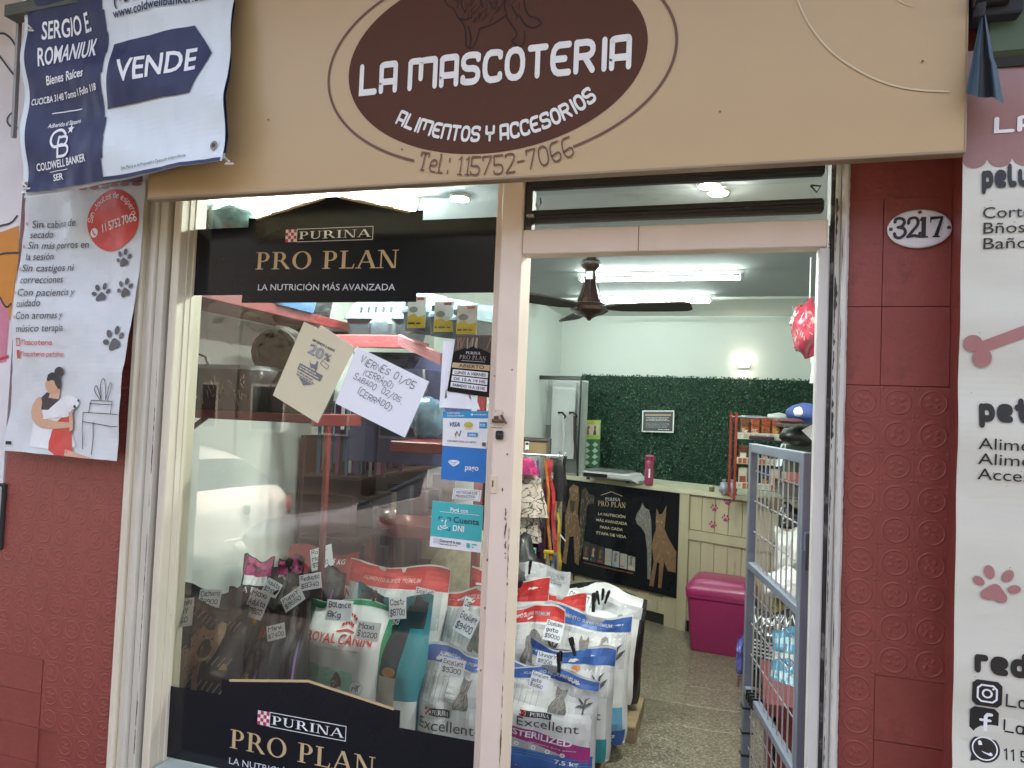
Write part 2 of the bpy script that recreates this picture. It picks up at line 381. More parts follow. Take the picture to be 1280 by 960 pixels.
def inpoly(x, y, p):
    r = False; j = len(p)-1
    for i in range(len(p)):
        if (p[i][1] > y) != (p[j][1] > y) and x < (p[j][0]-p[i][0])*(y-p[i][1])/(p[j][1]-p[i][1])+p[i][0]: r = not r
        j = i
    return r
def xf(pts, x, y, sx, sy=None): sy = sy or sx; return [(x+a*sx, y+b*sy) for a, b in pts]
DOG_SIT = [(.1, 0), (.3, 0), (.33, .1), (.42, .05), (.55, 0), (.7, .02), (.72, .12), (.66, .3), (.6, .5), (.58, .62), (.66, .66), (.8, .66), (.86, .74), (.76, .86), (.62, .96), (.48, 1), (.36, .94), (.3, .82), (.2, .78), (.2, .62), (.24, .5), (.16, .34), (.08, .2), (.02, .1)]
DOG_STAND = [(.1, 0), (.2, 0), (.22, .3), (.3, .42), (.48, .38), (.52, .18), (.55, 0), (.65, 0), (.66, .2), (.72, .4), (.76, .02), (.86, 0), (.84, .45), (.86, .66), (.94, .74), (.98, .9), (.92, 1.1), (.86, .96), (.7, .96), (.62, 1.1), (.56, .9), (.6, .74), (.45, .68), (.25, .68), (.12, .6), (.06, .4)]
CAT_SIT = [(.2, 0), (.42, .02), (.6, 0), (.8, .03), (.82, .2), (.74, .42), (.66, .55), (.7, .68), (.72, .82), (.76, .98), (.64, .9), (.5, .92), (.36, 1), (.36, .84), (.34, .7), (.38, .55), (.28, .4), (.2, .2)]
CAT_WALK = [(.1, 0), (.18, 0), (.2, .25), (.5, .28), (.62, .0), (.7, 0), (.7, .35), (.78, .55), (.82, .85), (.92, .95), (1, .82), (.96, 1.02), (.86, 1.08), (.74, .98), (.7, .62), (.5, .58), (.32, .6), (.34, .85), (.3, 1), (.22, .86), (.12, .86), (.05, 1), (.0, .8), (.05, .6), (.1, .5), (.08, .3)]
PLANT = [(.45, 0), (.55, 0), (.53, .3), (.8, .5), (.95, .72), (.7, .62), (.56, .5), (.6, .75), (.78, .95), (.5, .8), (.48, .55), (.3, .75), (.1, .85), (.25, .62), (.42, .45), (.2, .45), (.03, .3), (.3, .32), (.46, .3)]
# ---------------------------------------------------------------- flat sheets hung in the place
def quadmap(q, Y, W, H, bend=None, flip=1):
    """q: TL TR BR BL picture points read on the vertical plane y=Y; returns F(u, v, lift) with u 0..W, v 0..H (up)"""
    tl, tr, br, bl = [at(p[0], p[1], Y) for p in q]
    def F(u, v, l=0):
        a = u/W; b = v/H; p = (bl*(1-a)+br*a)*(1-b)+(tl*(1-a)+tr*a)*b
        y = p.y-l*flip+(bend(a, b) if bend else 0)
        return Vector((p.x, y, p.z))
    return F
def invq(q, W, H):      # inverse of the four-corner map, picture point -> (u, v)
    tl, tr, br, bl = [Vector((a[0], a[1])) for a in q]
    def f(px, py):
        a = b = .5; t = Vector((px, py))
        for _ in range(8):
            P_ = (bl*(1-a)+br*a)*(1-b)+(tl*(1-a)+tr*a)*b-t; da = (br-bl)*(1-b)+(tr-tl)*b; db = (tl*(1-a)+tr*a)-(bl*(1-a)+br*a); D = da.x*db.y-da.y*db.x
            a -= (P_.x*db.y-P_.y*db.x)/D; b -= (da.x*P_.y-da.y*P_.x)/D
        return a*W, b*H
    return f
def sheet(name, label, cat, q, Y, W, H, M, draw=None, bend=None, nx=2, ny=2, th=.0008, group=None, maxe=None, part='paper', smooth=True):
    F = quadmap(q, Y, W, H, bend); o_ = F(W/2, 0, 0)
    t = thing(name, label, cat, o_, group=group)
    G = lambda u, v, l=0: F(u, v, l)-o_
    b = MB(); b.grid(lambda a, c: G(a*W, c*H, 0), nx, ny, M); b.grid(lambda a, c: G((1-a)*W, c*H, -th), nx, ny, M)
    edge = [(i/nx, 0) for i in range(nx)]+[(1, i/ny) for i in range(ny)]+[(1-i/nx, 1) for i in range(nx)]+[(0, 1-i/ny) for i in range(ny)]
    for i in range(len(edge)):
        a, c = edge[i], edge[(i+1) % len(edge)]
        b.poly([G(a[0]*W, a[1]*H, 0), G(a[0]*W, a[1]*H, -th), G(c[0]*W, c[1]*H, -th), G(c[0]*W, c[1]*H, 0)], M)
    b.build(part, t, smooth=False)
    if draw:
        p = Print(G, maxe, .0024 if maxe else .0006); draw(p); p.build('print', t)
    return t
def wall_F(Y): return lambda u, v, l=0: Vector((u, Y-l, v))
def wz(Y): return lambda px, py: (lambda p: (p.x, p.z))(at(px, py, Y))
# ================================================================ SETTING
F0 = 2.1; GL = 2.2
m_red = mat('red_wall_paint', (.265, .056, .044), .45, var=.22, scale=3.2, bump=.4, bscale=70, col2=(.195, .044, .035), c2amt=.45, c2scale=6)
m_redw = mat('red_shelf_paint', (.2, .032, .034), .4, var=.1)
m_cream = mat('cream_frame_paint', (.66, .6, .48), .5, var=.09, scale=9, bump=.2, bscale=30, col2=(.25, .2, .14), c2amt=.31, c2scale=14, stretch=(1, 1, .35))
m_pink = mat('pinkish_cream_paint', (.74, .61, .51), .45, var=.05, scale=8, bump=.15, bscale=25, col2=(.35, .24, .16), c2amt=.26, c2scale=16)
m_white = mat('worn_white_paint', (.6, .575, .53), .5, var=.12, scale=10, bump=.25, bscale=35, col2=(.2, .18, .16), c2amt=.33, c2scale=18, stretch=(1, 1, .3))
m_dark = mat('black_gap', (.02, .018, .016), .8)
m_wallw = mat('white_interior_wall', (.66, .7, .66), .7, var=.03, scale=2, bump=.1, bscale=20)
m_ceil = mat('ceiling_paint', (.34, .37, .37), .8, var=.04, scale=2, bump=.15, bscale=14, col2=(.27, .29, .29), c2amt=.42, c2scale=2)
m_metal = mat('dull_steel', (.35, .35, .36), .35, .9, var=.1)
m_rust = mat('rusty_steel', (.16, .09, .06), .6, .5, var=.3, scale=40)
m_black = mat('black_plastic', (.012, .012, .013), .35)
# pavement and road in front, seen only in the window's reflections
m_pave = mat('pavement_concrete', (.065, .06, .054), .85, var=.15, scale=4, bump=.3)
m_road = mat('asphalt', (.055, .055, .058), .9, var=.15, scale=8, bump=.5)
b = MB(); b.box(-30, 30, -1.0, F0-.06, -.6, -.2, m_pave); o = b.build('pavement'); o['kind'] = 'structure'
b = MB(); b.box(-80, 80, -60, 60, -.8, -.604, m_pave); o = b.build('ground'); o['kind'] = 'structure'
b = MB(); b.box(-80, 80, -8.4, -1.004, -.6, -.35, m_road); o = b.build('road'); o['kind'] = 'structure'
b = MB(); b.box(-60, 60, -13, -8.4, -.6, -.2, m_pave); o = b.build('far_pavement'); o['kind'] = 'structure'
# shop floor: terrazzo tiles
def terrazzo():
    M = mat('terrazzo', (.2, .175, .135), .28, var=.12, scale=3)
    n = M.node_tree; L = n.links; b = n.nodes['Principled BSDF']; tc = n.nodes.new('ShaderNodeTexCoord')
    v = n.nodes.new('ShaderNodeTexVoronoi'); v.inputs['Scale'].default_value = 120; L.new(tc.outputs['Object'], v.inputs['Vector'])
    cr = n.nodes.new('ShaderNodeValToRGB'); e = cr.color_ramp.elements
    e[0].position = 0; e[0].color = (.085, .072, .052, 1); e[1].position = 1; e[1].color = (.36, .32, .25, 1)
    q = cr.color_ramp.elements.new(.45); q.color = (.17, .145, .105, 1); q = cr.color_ramp.elements.new(.7); q.color = (.2, .175, .13, 1)
    sp = n.nodes.new('ShaderNodeSeparateColor'); L.new(v.outputs['Color'], sp.inputs[0]); L.new(sp.outputs[0], cr.inputs[0]); L.new(cr.outputs[0], b.inputs['Base Color'])
    return M
m_terr = terrazzo()
b = MB(); b.box(-2.6, .9, F0+.0, 7.2, -.2, -.006, mat('grout', (.06, .05, .04), .9)); fl = b.build('shop_floor'); fl['kind'] = 'structure'
tb = MB(); tb.box(-.1494, .1494, -.1494, .1494, -.0055, 0, m_terr, .0007); tile0 = tb.build('floor_tile', fl); tm = tile0.data; first = True
for i in range(12):
    for j in range(17):
        x = -2.45+i*.3; y = 2.3+j*.3
        o = tile0 if first else bpy.data.objects.new('floor_tile', tm)
        if not first: COL.objects.link(o); o.parent = fl
        first = False; o.location = (x, y, random.uniform(-.0002, .0002))
        o.rotation_euler = (0, 0, random.choice((0, pi/2, pi)))
# interior walls and ceiling
b = MB(); b.box(-2.55, -2.4, F0+.1, 5.6, -.01, 2.6, m_wallw); o = b.build('left_interior_wall'); o['kind'] = 'structure'
b = MB(); b.box(-2.55, -1.625, 5.6, 7.0, -.01, 2.6, m_wallw); o = b.build('interior_partition'); o['kind'] = 'structure'
b = MB(); b.box(-2.55, .9, 7.003, 7.15, -.01, 2.6, m_wallw); o = b.build('back_wall'); o['kind'] = 'structure'
b = MB(); b.box(.72, .9, F0+.1, 7.0, -.01, 2.6, m_wallw); o = b.build('right_interior_wall'); o['kind'] = 'structure'
b = MB(); b.box(-2.55, .9, F0+.1, 6.02, 2.603, 2.8, m_ceil); b.box(-2.55, .9, 6.02, 7.15, 2.585, 2.8, m_wallw); o = b.build('ceiling'); o['kind'] = 'structure'
# ---------------------------------------------------------------- shop front masonry with embossed tiles
TS = .0835
def tile_mesh(emb, name, w_=.0835, h_=.0835):
    b = MB(); g = .00005; c = .0004; th = .007; x = w_/2-g; z = h_/2-g
    # chamfered slab, face towards -y
    A = [(-x, 0, -z), (x, 0, -z), (x, 0, z), (-x, 0, z)]; B = [(-x, -th+c, -z), (x, -th+c, -z), (x, -th+c, z), (-x, -th+c, z)]; C = [(-x+c, -th, -z+c), (x-c, -th, -z+c), (x-c, -th, z-c), (-x+c, -th, z-c)]
    for i in range(4):
        j = (i+1) % 4; b.poly([A[i], A[j], B[j], B[i]], m_red); b.poly([B[i], B[j], C[j], C[i]], m_red)
    b.poly(C, m_red)
    if emb:
        def ring(r, wd, hh, cx=0, cz=0, n=20, sx=1):
            P0 = []
            for i in range(n):
                a = 2*pi*i/n; P0.append([(cx+sx*(r+d)*cos(a), -th-e, cz+(r+d)*sin(a)) for d, e in ((-wd, -.0002), (-wd*.3, hh), (wd*.3, hh), (wd, -.0002))])
            for i in range(n):
                for k in range(3): b.poly([P0[i][k], P0[(i+1) % n][k], P0[(i+1) % n][k+1], P0[i][k+1]], m_red)
        ring(.031, .0034, .0010)
        for a in (.7, 2.1, 3.9, 5.3): 
            cx, cz = .013*cos(a), .013*sin(a); P0 = [(cx+.0085*cos(t+a)*.8, -th, cz+.0085*sin(t+a)) for t in [2*pi*i/8 for i in range(8)]]
            for i in range(8): b.poly([P0[i], P0[(i+1) % 8], (cx, -th-.0013, cz)], m_red)
        ring(.006, .002, .0008, n=10)
        for sx in (-1, 1):
            for sz in (-1, 1):
                cx, cz = sx*.036, sz*.036; P0 = [(cx+.0045*cos(t), -th, cz+.0045*sin(t)) for t in [2*pi*i/6 for i in range(6)]]
                for i in range(6): b.poly([P0[i], P0[(i+1) % 6], (cx, -th-.0012, cz)], m_red)
    me = bpy.data.meshes.new(name); me.from_pydata(b.v, [], b.f); me.materials.append(m_red); return me
me_emb = tile_mesh(True, 'embossed_tile'); 
def put_tile(parent, me, x, z, name='tile'):
    o = bpy.data.objects.new(name, me); COL.objects.link(o); o.parent = parent
    o.location = (x, F0+.001*0, z); o.rotation_euler = (random.uniform(-.006, .006), random.choice((0, pi/2, pi, -pi/2)) if me is me_emb else 0, random.uniform(-.006, .006)); return o
FB = F0+.007   # plaster plane behind tiles, tiles' face at F0
def masonry(name, label, x0, x1, cols, rows_fn, ztop):
    t = thing(name, label, 'wall', (0, 0, 0))
    b = MB(); b.box(x0, x1, FB, FB+.14, -.2, 3.4, m_red); b.build('masonry', t)
    for c, cx in enumerate(cols):
        z = ztop-TS/2; r = 0
        while z > .15:
            k = rows_fn(c, r)
            if k:
                o = put_tile(t, me_emb, cx, z); o.location.y = FB
            z -= TS; r += 1
    return t
tl_cols = [-2.067-.002-TS*(i+.5) for i in range(7)]
wl = masonry('tiled_wall', 'red painted wall of round-embossed tiles left of the shop window', -2.66, -2.068, tl_cols, lambda c, r: not (c > 3 and r > 12) and not (c > 2 and r > 15), 1.70)
tr_cols = [.297+TS*(i+.5)*1.0 for i in range(3)]
wr = masonry('tiled_wall', 'narrow red painted wall of embossed tiles under the oval number plate', .2945, 2.4, tr_cols, lambda c, r: c == 0 or r < 9, 1.71)
# larger smooth painted tiles and patches
def slab(t, x0, x1, z0, z1, name='plain_tile'):
    me = tile_mesh(False, name, x1-x0, z1-z0); o = put_tile(t, me, (x0+x1)/2, (z0+z1)/2, name); o.location.y = FB+.0012; return o
for z0, z1 in ((1.712, 1.92), (1.922, 2.21)): 
    slab(wr, .297, .3785, z0, z1); slab(wr, .380, .54, z0, z1)
z = 1.71-TS*9
while z > .2: slab(wr, .297+TS+.001, .545, z-TS*2+.001, z-.001); z -= TS*2
z = 1.712
while z < 2.3: slab(wl, -2.655, -2.36, z, z+.17); slab(wl, -2.358, -2.071, z, z+.17); z += .172
z = 1.70-TS*13
while z > .2: slab(wl, -2.655, -2.07-TS*4.05, z-TS*1.5+.001, z-.001); z -= TS*1.5
b = MB(); b.box(.541, 2.4, 1.985, F0+.006, -.2, 3.4, m_red); tag(b.build('wall_pier'), 'projecting pier of red wall behind the right hand price banner', 'pier')
b = MB(); b.box(-3.8, 6, F0+.15, F0+3, 3.4, 5.6, mat('upper_wall_plaster', (.3, .25, .2), .8)); b.box(-2.66, 2.4, F0+.008, F0+.15, 2.52, 3.4, mat('upper_wall_plaster', (.3, .25, .2), .8))
o = b.build('upper_wall'); tag(o, 'plastered wall above the shop front, hidden behind the long sign', 'wall')
o.data.transform(Matrix.Translation((0, .001, 0)))
t = thing('balcony', 'unseen concrete balcony slab added over the shop front to shade the sign', 'balcony', (1, 1.7, 3.3)); b = MB(); b.box(-4.8, 5, -.45, .53, 0, .14, mat('slab_concrete', (.4, .38, .35), .8, var=.1), .01); b.build('slab', t)  # assumed overhang, added unseen so the sign darkens towards its top
b = MB()
for k in range(40): b.box(-4.7+k*.24, -4.68+k*.24, -.43, -.41, .141, 1.05, m_black)
b.box(-4.8, 5, -.44, -.4, 1.051, 1.08, m_black); b.build('railing', t)['kind'] = 'stuff'
# neighbouring wall with painted mural
Y = F0-.005
t = thing('mural_wall', 'neighbouring wall painted white, orange and pink with black outlines', 'wall', (-3.2, F0, 0))
m_mw = mat('mural_white', (.7, .68, .7), .7, var=.08, scale=5, col2=(.3, .26, .25), c2amt=.36, c2scale=5)
b = MB(); b.box(-3.8, .536, 0, .15, -.2, 3.4, m_mw); b.build('masonry', t, loc=(0, 0, 0))
p = Print(lambda u, v, l=0: Vector((u+3.2, -l, v))); W = wz(F0)
bl = ink('mural_line', (.015, .012, .02)); og = ink('mural_orange', (.62, .23, .03), .6); pk = ink('mural_pink', (.6, .2, .28), .6)
p.pg([W(-60, 290), W(2, 290), W(24, 282), W(24, 320), W(13, 400), W(8, 400), W(-60, 380)], og, 1)
p.pg([W(-60, 376), W(2, 372), W(10, 386), W(12, 400), W(8, 452), W(-60, 470)], pk, 1)
for pts in ([(-30, 300), (0, 282), (14, 280), (22, 270)], [(-30, 330), (0, 317), (24, 316)], [(-20, 345), (0, 370), (8, 386), (14, 380)], [(-30, 60), (0, 40), (12, 45), (22, 60), (26, 80)], [(0, 70), (16, 92), (24, 100)], [(22, 135), (8, 148), (12, 158), (22, 160)]):
    p.line(chaikin([W(*q) for q in pts], False), .008, bl, 2)
p.line([W(-20, 455), W(10, 446)], .012, ink('mural_red', (.5, .03, .05)), 2)
p.build('mural', t)
# ---------------------------------------------------------------- window and door frame
t = thing('shopfront_frame', 'worn cream painted metal frame round the shop window and door', 'frame', (0, 0, 0))
zb, zt = -.0, 2.50; m_cw = mat('yellowed_white_paint', (.58, .55, .47), .5, var=.12, scale=10, bump=.25, bscale=35, col2=(.22, .19, .15), c2amt=.33, c2scale=18, stretch=(1, 1, .3))
b = MB(); b.box(-2.067, -2.04, 2.075, 2.15, -.19, zt, m_cream, .006); b.box(-2.04, -2.018, 2.092, 2.15, -.19, zt, m_cream, .004); b.box(-2.018, -1.995, 2.082, 2.15, -.19, zt, m_cw, .005); b.box(-1.995, -1.962, 2.098, 2.15, -.19, zt, m_cw, .004)
b.build('outer_moulding', t)
b = MB(); b.box(-2.02, -1.93, 2.151, 2.17, -.19, zt, m_dark); b.build('gap_strip', t)
b = MB(); b.box(-1.945, -1.912, 2.11, 2.235, -.19, zt, m_cream, .004); b.box(-1.9119, -1.908, 2.15, 2.235, -.19, zt, m_cream, .001); b.box(-1.935, -1.905, 2.175, 2.19, -.19, zt, m_cream, .002); b.build('window_jamb', t)
b = MB(); b.box(-1.9, -.694, 2.12, 2.26, -.19, .305, mat('greenish_sill', (.42, .5, .46), .5, var=.15, scale=9, col2=(.2, .16, .12), c2amt=.4, c2scale=10), .004); b.build('sill', t)
b = MB(); b.box(-1.905, -.694, 2.13, 2.235, 2.40, zt, m_pink, .004); b.build('head', t)
b = MB(); b.box(-.694, -.624, 2.1, 2.215, -.19, zt, m_pink, .005); b.box(-.735, -.695, 2.175, 2.23, -.19, 2.398, m_pink, .003); b.build('mullion', t)
b = MB(); b.box(-.623, .243, 2.105, 2.17, 2.087, 2.163, m_pink, .003); b.build('transom', t)
b = MB()
for x_ in (-.27,): b.box(x_, x_+.002, 2.1035, 2.1045, 2.088, 2.162, m_rust)
for px_, py_, h_ in ((609, 700, .008), (634, 568, .006), (606, 760, .007), (628, 612, .01), (601, 838, .006), (640, 462, .005), (618, 470, .004), (634, 730, .008)):
    q = at(px_, py_, 2.099); b.obox(q, (.002, 0, 0), (0, .0008, 0), (0, 0, h_/2), m_rust)
for py_ in range(636, 700, 5): q = at(632+random.uniform(-1, 1), py_+random.uniform(-3, 3), 2.099); b.obox(q, (random.uniform(.0005, .0022), 0, 0), (0, .0008, 0), (random.uniform(-.001, .001), 0, random.uniform(.002, .008)), m_rust)
b.build('rust_stains', t)
# dark weathered shutter guides in the transom light
m_sh = mat('weathered_black_steel', (.035, .033, .03), .55, .3, var=.35, scale=14, stretch=(.25, 1, 3), col2=(.16, .15, .13), c2amt=.4, c2scale=20, bump=.3)
for z0, z1 in ((2.293, 2.35), (2.188, 2.227)):
    b = MB(); b.box(-.612, .234, 2.118, 2.15, z0, z1, m_sh, .006); b.box(-.612, .234, 2.112, 2.12, z0+.012, z0+.02, m_sh, .002); b.box(-.612, .234, 2.112, 2.12, z1-.018, z1-.01, m_sh, .002); b.build('shutter_bar', t)
b = MB(); b.box(-.622, -.600, 2.115, 2.16, 2.164, 2.355, m_sh, .003); b.build('bar_bracket', t); b = MB(); b.box(-.615, -.59, 2.105, 2.115, 2.2, 2.212, m_metal, .002); b.build('catch', t); b = MB()
b.tube([(-.582, 2.14, 2.27), (-.575, 2.13, 2.25), (-.585, 2.13, 2.235), (-.592, 2.13, 2.25)], .003, m_metal, 6); b.build('hook', t); b = MB()
b.tube([(.20, 2.14, 2.268), (.215, 2.13, 2.245), (.225, 2.13, 2.262), (.2, 2.13, 2.266)], .003, m_sh, 6); b.build('hook', t)
b = MB(); b.box(.251, .262, 2.12, 2.2, -.19, 2.5, mat('grimy_seal', (.05, .047, .043), .8, var=.4, scale=30, col2=(.3, .29, .28), c2amt=.47, c2scale=14), .002); b.build('seal_strip', t)
b = MB(); b.box(.222, .2505, 2.11, 2.17, -.19, 2.086, mat('grey_white_enamel', (.62, .605, .56), .35, var=.04), .004); b.build('door_jamb', t)
b = MB(); b.box(.262, .276, 2.1, 2.2, -.19, zt, m_white, .004); b.box(.276, .2935, 2.075, 2.2, -.19, zt, m_white, .006); b.build('outer_moulding', t)
# dirt runs on the right moulding
b = MB()
def seam(x, y, z0, z1, wmax, sd, M):       # ragged strip of lost paint along a seam
    n = int((z1-z0)/.006); last = None
    for i in range(n+1):
        z_ = z0+(z1-z0)*i/n; wv = wmax*max(0, noise.noise(Vector((z_*9, sd, 0)))*1.3+.25+noise.noise(Vector((z_*60, sd, 3)))*.7); xo = x+.25*wmax*noise.noise(Vector((z_*30, sd, 9)))
        cur = ((xo-wv*.2, y, z_), (xo+wv, y, z_))
        if last and wv > 0: b.poly([last[0], last[1], cur[1], cur[0]], M)
        last = cur
seam(.2625, 2.0988, .5, 1.5, .003, 1, m_dark); seam(.2625, 2.0986, 1.5, 2.35, .0075, 2, MATS['grimy_seal']); seam(-1.966, 2.0968, .35, 1.7, .004, 3, m_dark); seam(.2755, 2.0738, .5, 2.3, .0015, 5, m_dark); seam(-.6275, 2.0988, .4, 1.25, .0035, 6, m_rust); seam(-2.066, 2.0738, .3, 2.2, .002, 8, m_dark); seam(.2915, 2.0738, .4, 2.3, .002, 9, m_rust)
b.build('chipped_paint', t)
# latch hardware on the mullion
lt = thing('door_latch', 'rusty latch with black lock barrel on the cream mullion', 'latch', at(624, 535, 2.1))
b = MB(); b.box(-.028, .012, -.004, 0, .0, .055, mat('painted_latch', (.6, .5, .42), .5, var=.2, scale=50, col2=(.2, .11, .07), c2amt=.45, c2scale=60), .002)
b.tube([(-.02, -.012, .022), (.018, -.012, .022)], .0055, m_rust, 8); b.tube([(.008, -.012, .04), (.026, -.012, .014)], .004, m_rust, 8); b.lathe((-.01, -.004, .03), [(.007, -.006), (.008, .006)], m_rust, 8); b.build('bolt', lt)
b = MB(); b.box(-.008, .016, -.013, 0, -.035, -.008, m_black, .004); b.tube([(.004, -.018, -.02), (.02, -.018, -.024)], .004, m_black, 8); b.build('lock_barrel', lt)
b = MB(); b.box(-.02, .002, -.003, 0, -.2, -.145, mat('latch_plate', (.7, .55, .4), .4, var=.1), .002); b.box(-.0135, -.0105, -.0045, -.002, -.18, -.16, m_dark); b.build('strike_plate', lt)
# glass
gm = glassmat('window_glass', 2.0, (.975, 1.0, .985)); gb = glassmat('window_glass_back', 1.0001)
def pane(x0, x1, y0, y1, z0, z1):       # reflecting front face, clear back and edges
    b = MB(); b.box(x0, x1, y0, y1, z0, z1, gb); k = b.mi(gm); b.m[2] = k; return b
b = pane(-1.97, -.722, 2.194, 2.198, .306, 2.399); tag(b.build('window_pane'), 'large clear shop window pane reflecting the street and parked cars', 'window glass')
b = pane(-.600, .235, 2.157, 2.160, 2.166, 2.46); tag(b.build('transom_pane'), 'narrow glass light above the door between dark bars', 'window glass')
# ---------------------------------------------------------------- big sign
t = thing('shop_sign', 'long beige sign panel with brown oval above the door and window', 'sign', (0, 1.9, 2.252))
m_sign = mat('sign_beige', (.47, .325, .165), .38, var=.03, scale=1.5, bump=.06, bscale=8)
W = wz(1.9); rl = W(1207, 192)
b = MB(); b.grid(lambda a, c: (-1.862+a*(rl[0]+1.862), 0, .008+c*.95), 12, 6, m_sign); b.box(-1.862, rl[0]-.0, .001, .03, .004, .96, m_sign, .003); 
b.build('panel', t)
b = MB(); b.box(-1.862, rl[0], -.004, .031, 0, .008, mat('sign_edge', (.3, .22, .14), .5), .002); b.box(rl[0]-.003, rl[0]+.001, -.002, .031, .008, .95, MATS['sign_edge'], 0); b.build('edge_trim', t)
p = Print(lambda u, v, l=0: Vector((u, -l-.0006, v-2.252)), maxe=.2)
br = ink('sign_brown', (.08, .026, .013), .85); wh = ink('sign_white', (.72, .72, .68), .4); b2 = ink('sign_brown2', (.13, .05, .028), .5); dk = ink('dog_lines', (.018, .007, .006), .8)
cl, cr_ = W(436, 96), W(810, 49); cx = (cl[0]+cr_[0])/2; cz = (cl[1]+cr_[1])/2; rx = (cr_[0]-cl[0])/2; rz = cz-W(606, 192)[1]
p.ell(cx, cz, rx, rz, br, 0, n=80)
r1 = W(411, 101); r2 = W(846, 49); cx2 = (r1[0]+r2[0])/2; cz2 = (r1[1]+r2[1])/2; rx2 = (r2[0]-r1[0])/2; q = W(517, 201); rz2 = (cz2-q[1])/math.sqrt(1-((q[0]-cx2)/rx2)**2)
a_l = math.asin((q[1]-cz2)/rz2); q2 = W(720, 183); a_r = math.asin(max(-1, (q2[1]-cz2)/rz2))
p.arc(cx2, cz2, rx2, rz2, a_r, pi-a_l, .0075, b2, 1, 110)
L0, L1 = W(449, 121), W(792, 87)
p.text('LA MASCOTERIA', L0, L1, .098, wh, 'round')
p.textpath('ALIMENTOS Y ACCESORIOS', [W(*q) for q in ((494, 155), (520, 167), (560, 177), (605, 179), (650, 174), (700, 156), (731, 138), (749, 124))], .046, .05, wh, 'round')
p.textpath('Tel: 115752-7066', [W(*q) for q in ((522, 213), (560, 219), (605, 221), (650, 216), (690, 206), (722, 194))], .056, .06, b2, 'slab')
# line drawing of a standing dog
def sk_(pts, wd=.0042): p.line(chaikin([W(*q) for q in pts], False, 2), wd, dk, 2)
for pts in ([(556, 0), (560, 8), (568, 10), (572, 22), (582, 32), (583, 58)], [(583, 58), (590, 62), (596, 52), (600, 36)], [(586, 34), (590, 50), (586, 60)], [(600, 36), (615, 32), (632, 20)], [(632, 20), (642, 34), (648, 44), (640, 52)], [(640, 52), (650, 60), (656, 54), (656, 40)], [(650, 20), (656, 32), (668, 36), (677, 30)], [(677, 30), (672, 22), (662, 22), (655, 8), (656, -12)], [(572, 22), (580, 26), (590, 22)], [(634, -5), (630, 6), (634, 20)], [(580, -6), (576, 6), (582, 16)], [(600, -2), (604, 10)], [(612, 2), (618, 12)], [(562, -2), (574, 2), (572, 10)], [(640, 8), (646, 20)]): sk_(pts)
dogp = [W(*q) for q in ((560, -14), (566, 8), (575, 26), (584, 34), (600, 34), (632, 20), (645, 30), (656, 20), (656, -14))]
p.fur(dogp, 46, [dk], .03, 2, .0016, 1.2)
# loose pale cord and marks
m_cord = ink('pale_cord', (.6, .5, .33), .6)
p.line(chaikin([W(*q) for q in ((985, -40), (1002, 18), (1030, 58), (1060, 82), (1100, 103), (1140, 113), (1186, 115))], False, 3), .0042, m_cord, 2)
p.line(chaikin([W(*q) for q in ((1118, -6), (1126, 4), (1140, 8))], False, 2), .002, m_cord, 2)
for x_, y_ in ((1153, 77), (503, 187), (336, 150), (900, 140)): p.ell(*W(x_, y_), .003, .003, b2, 2, n=10)
p.build('lettering', t)
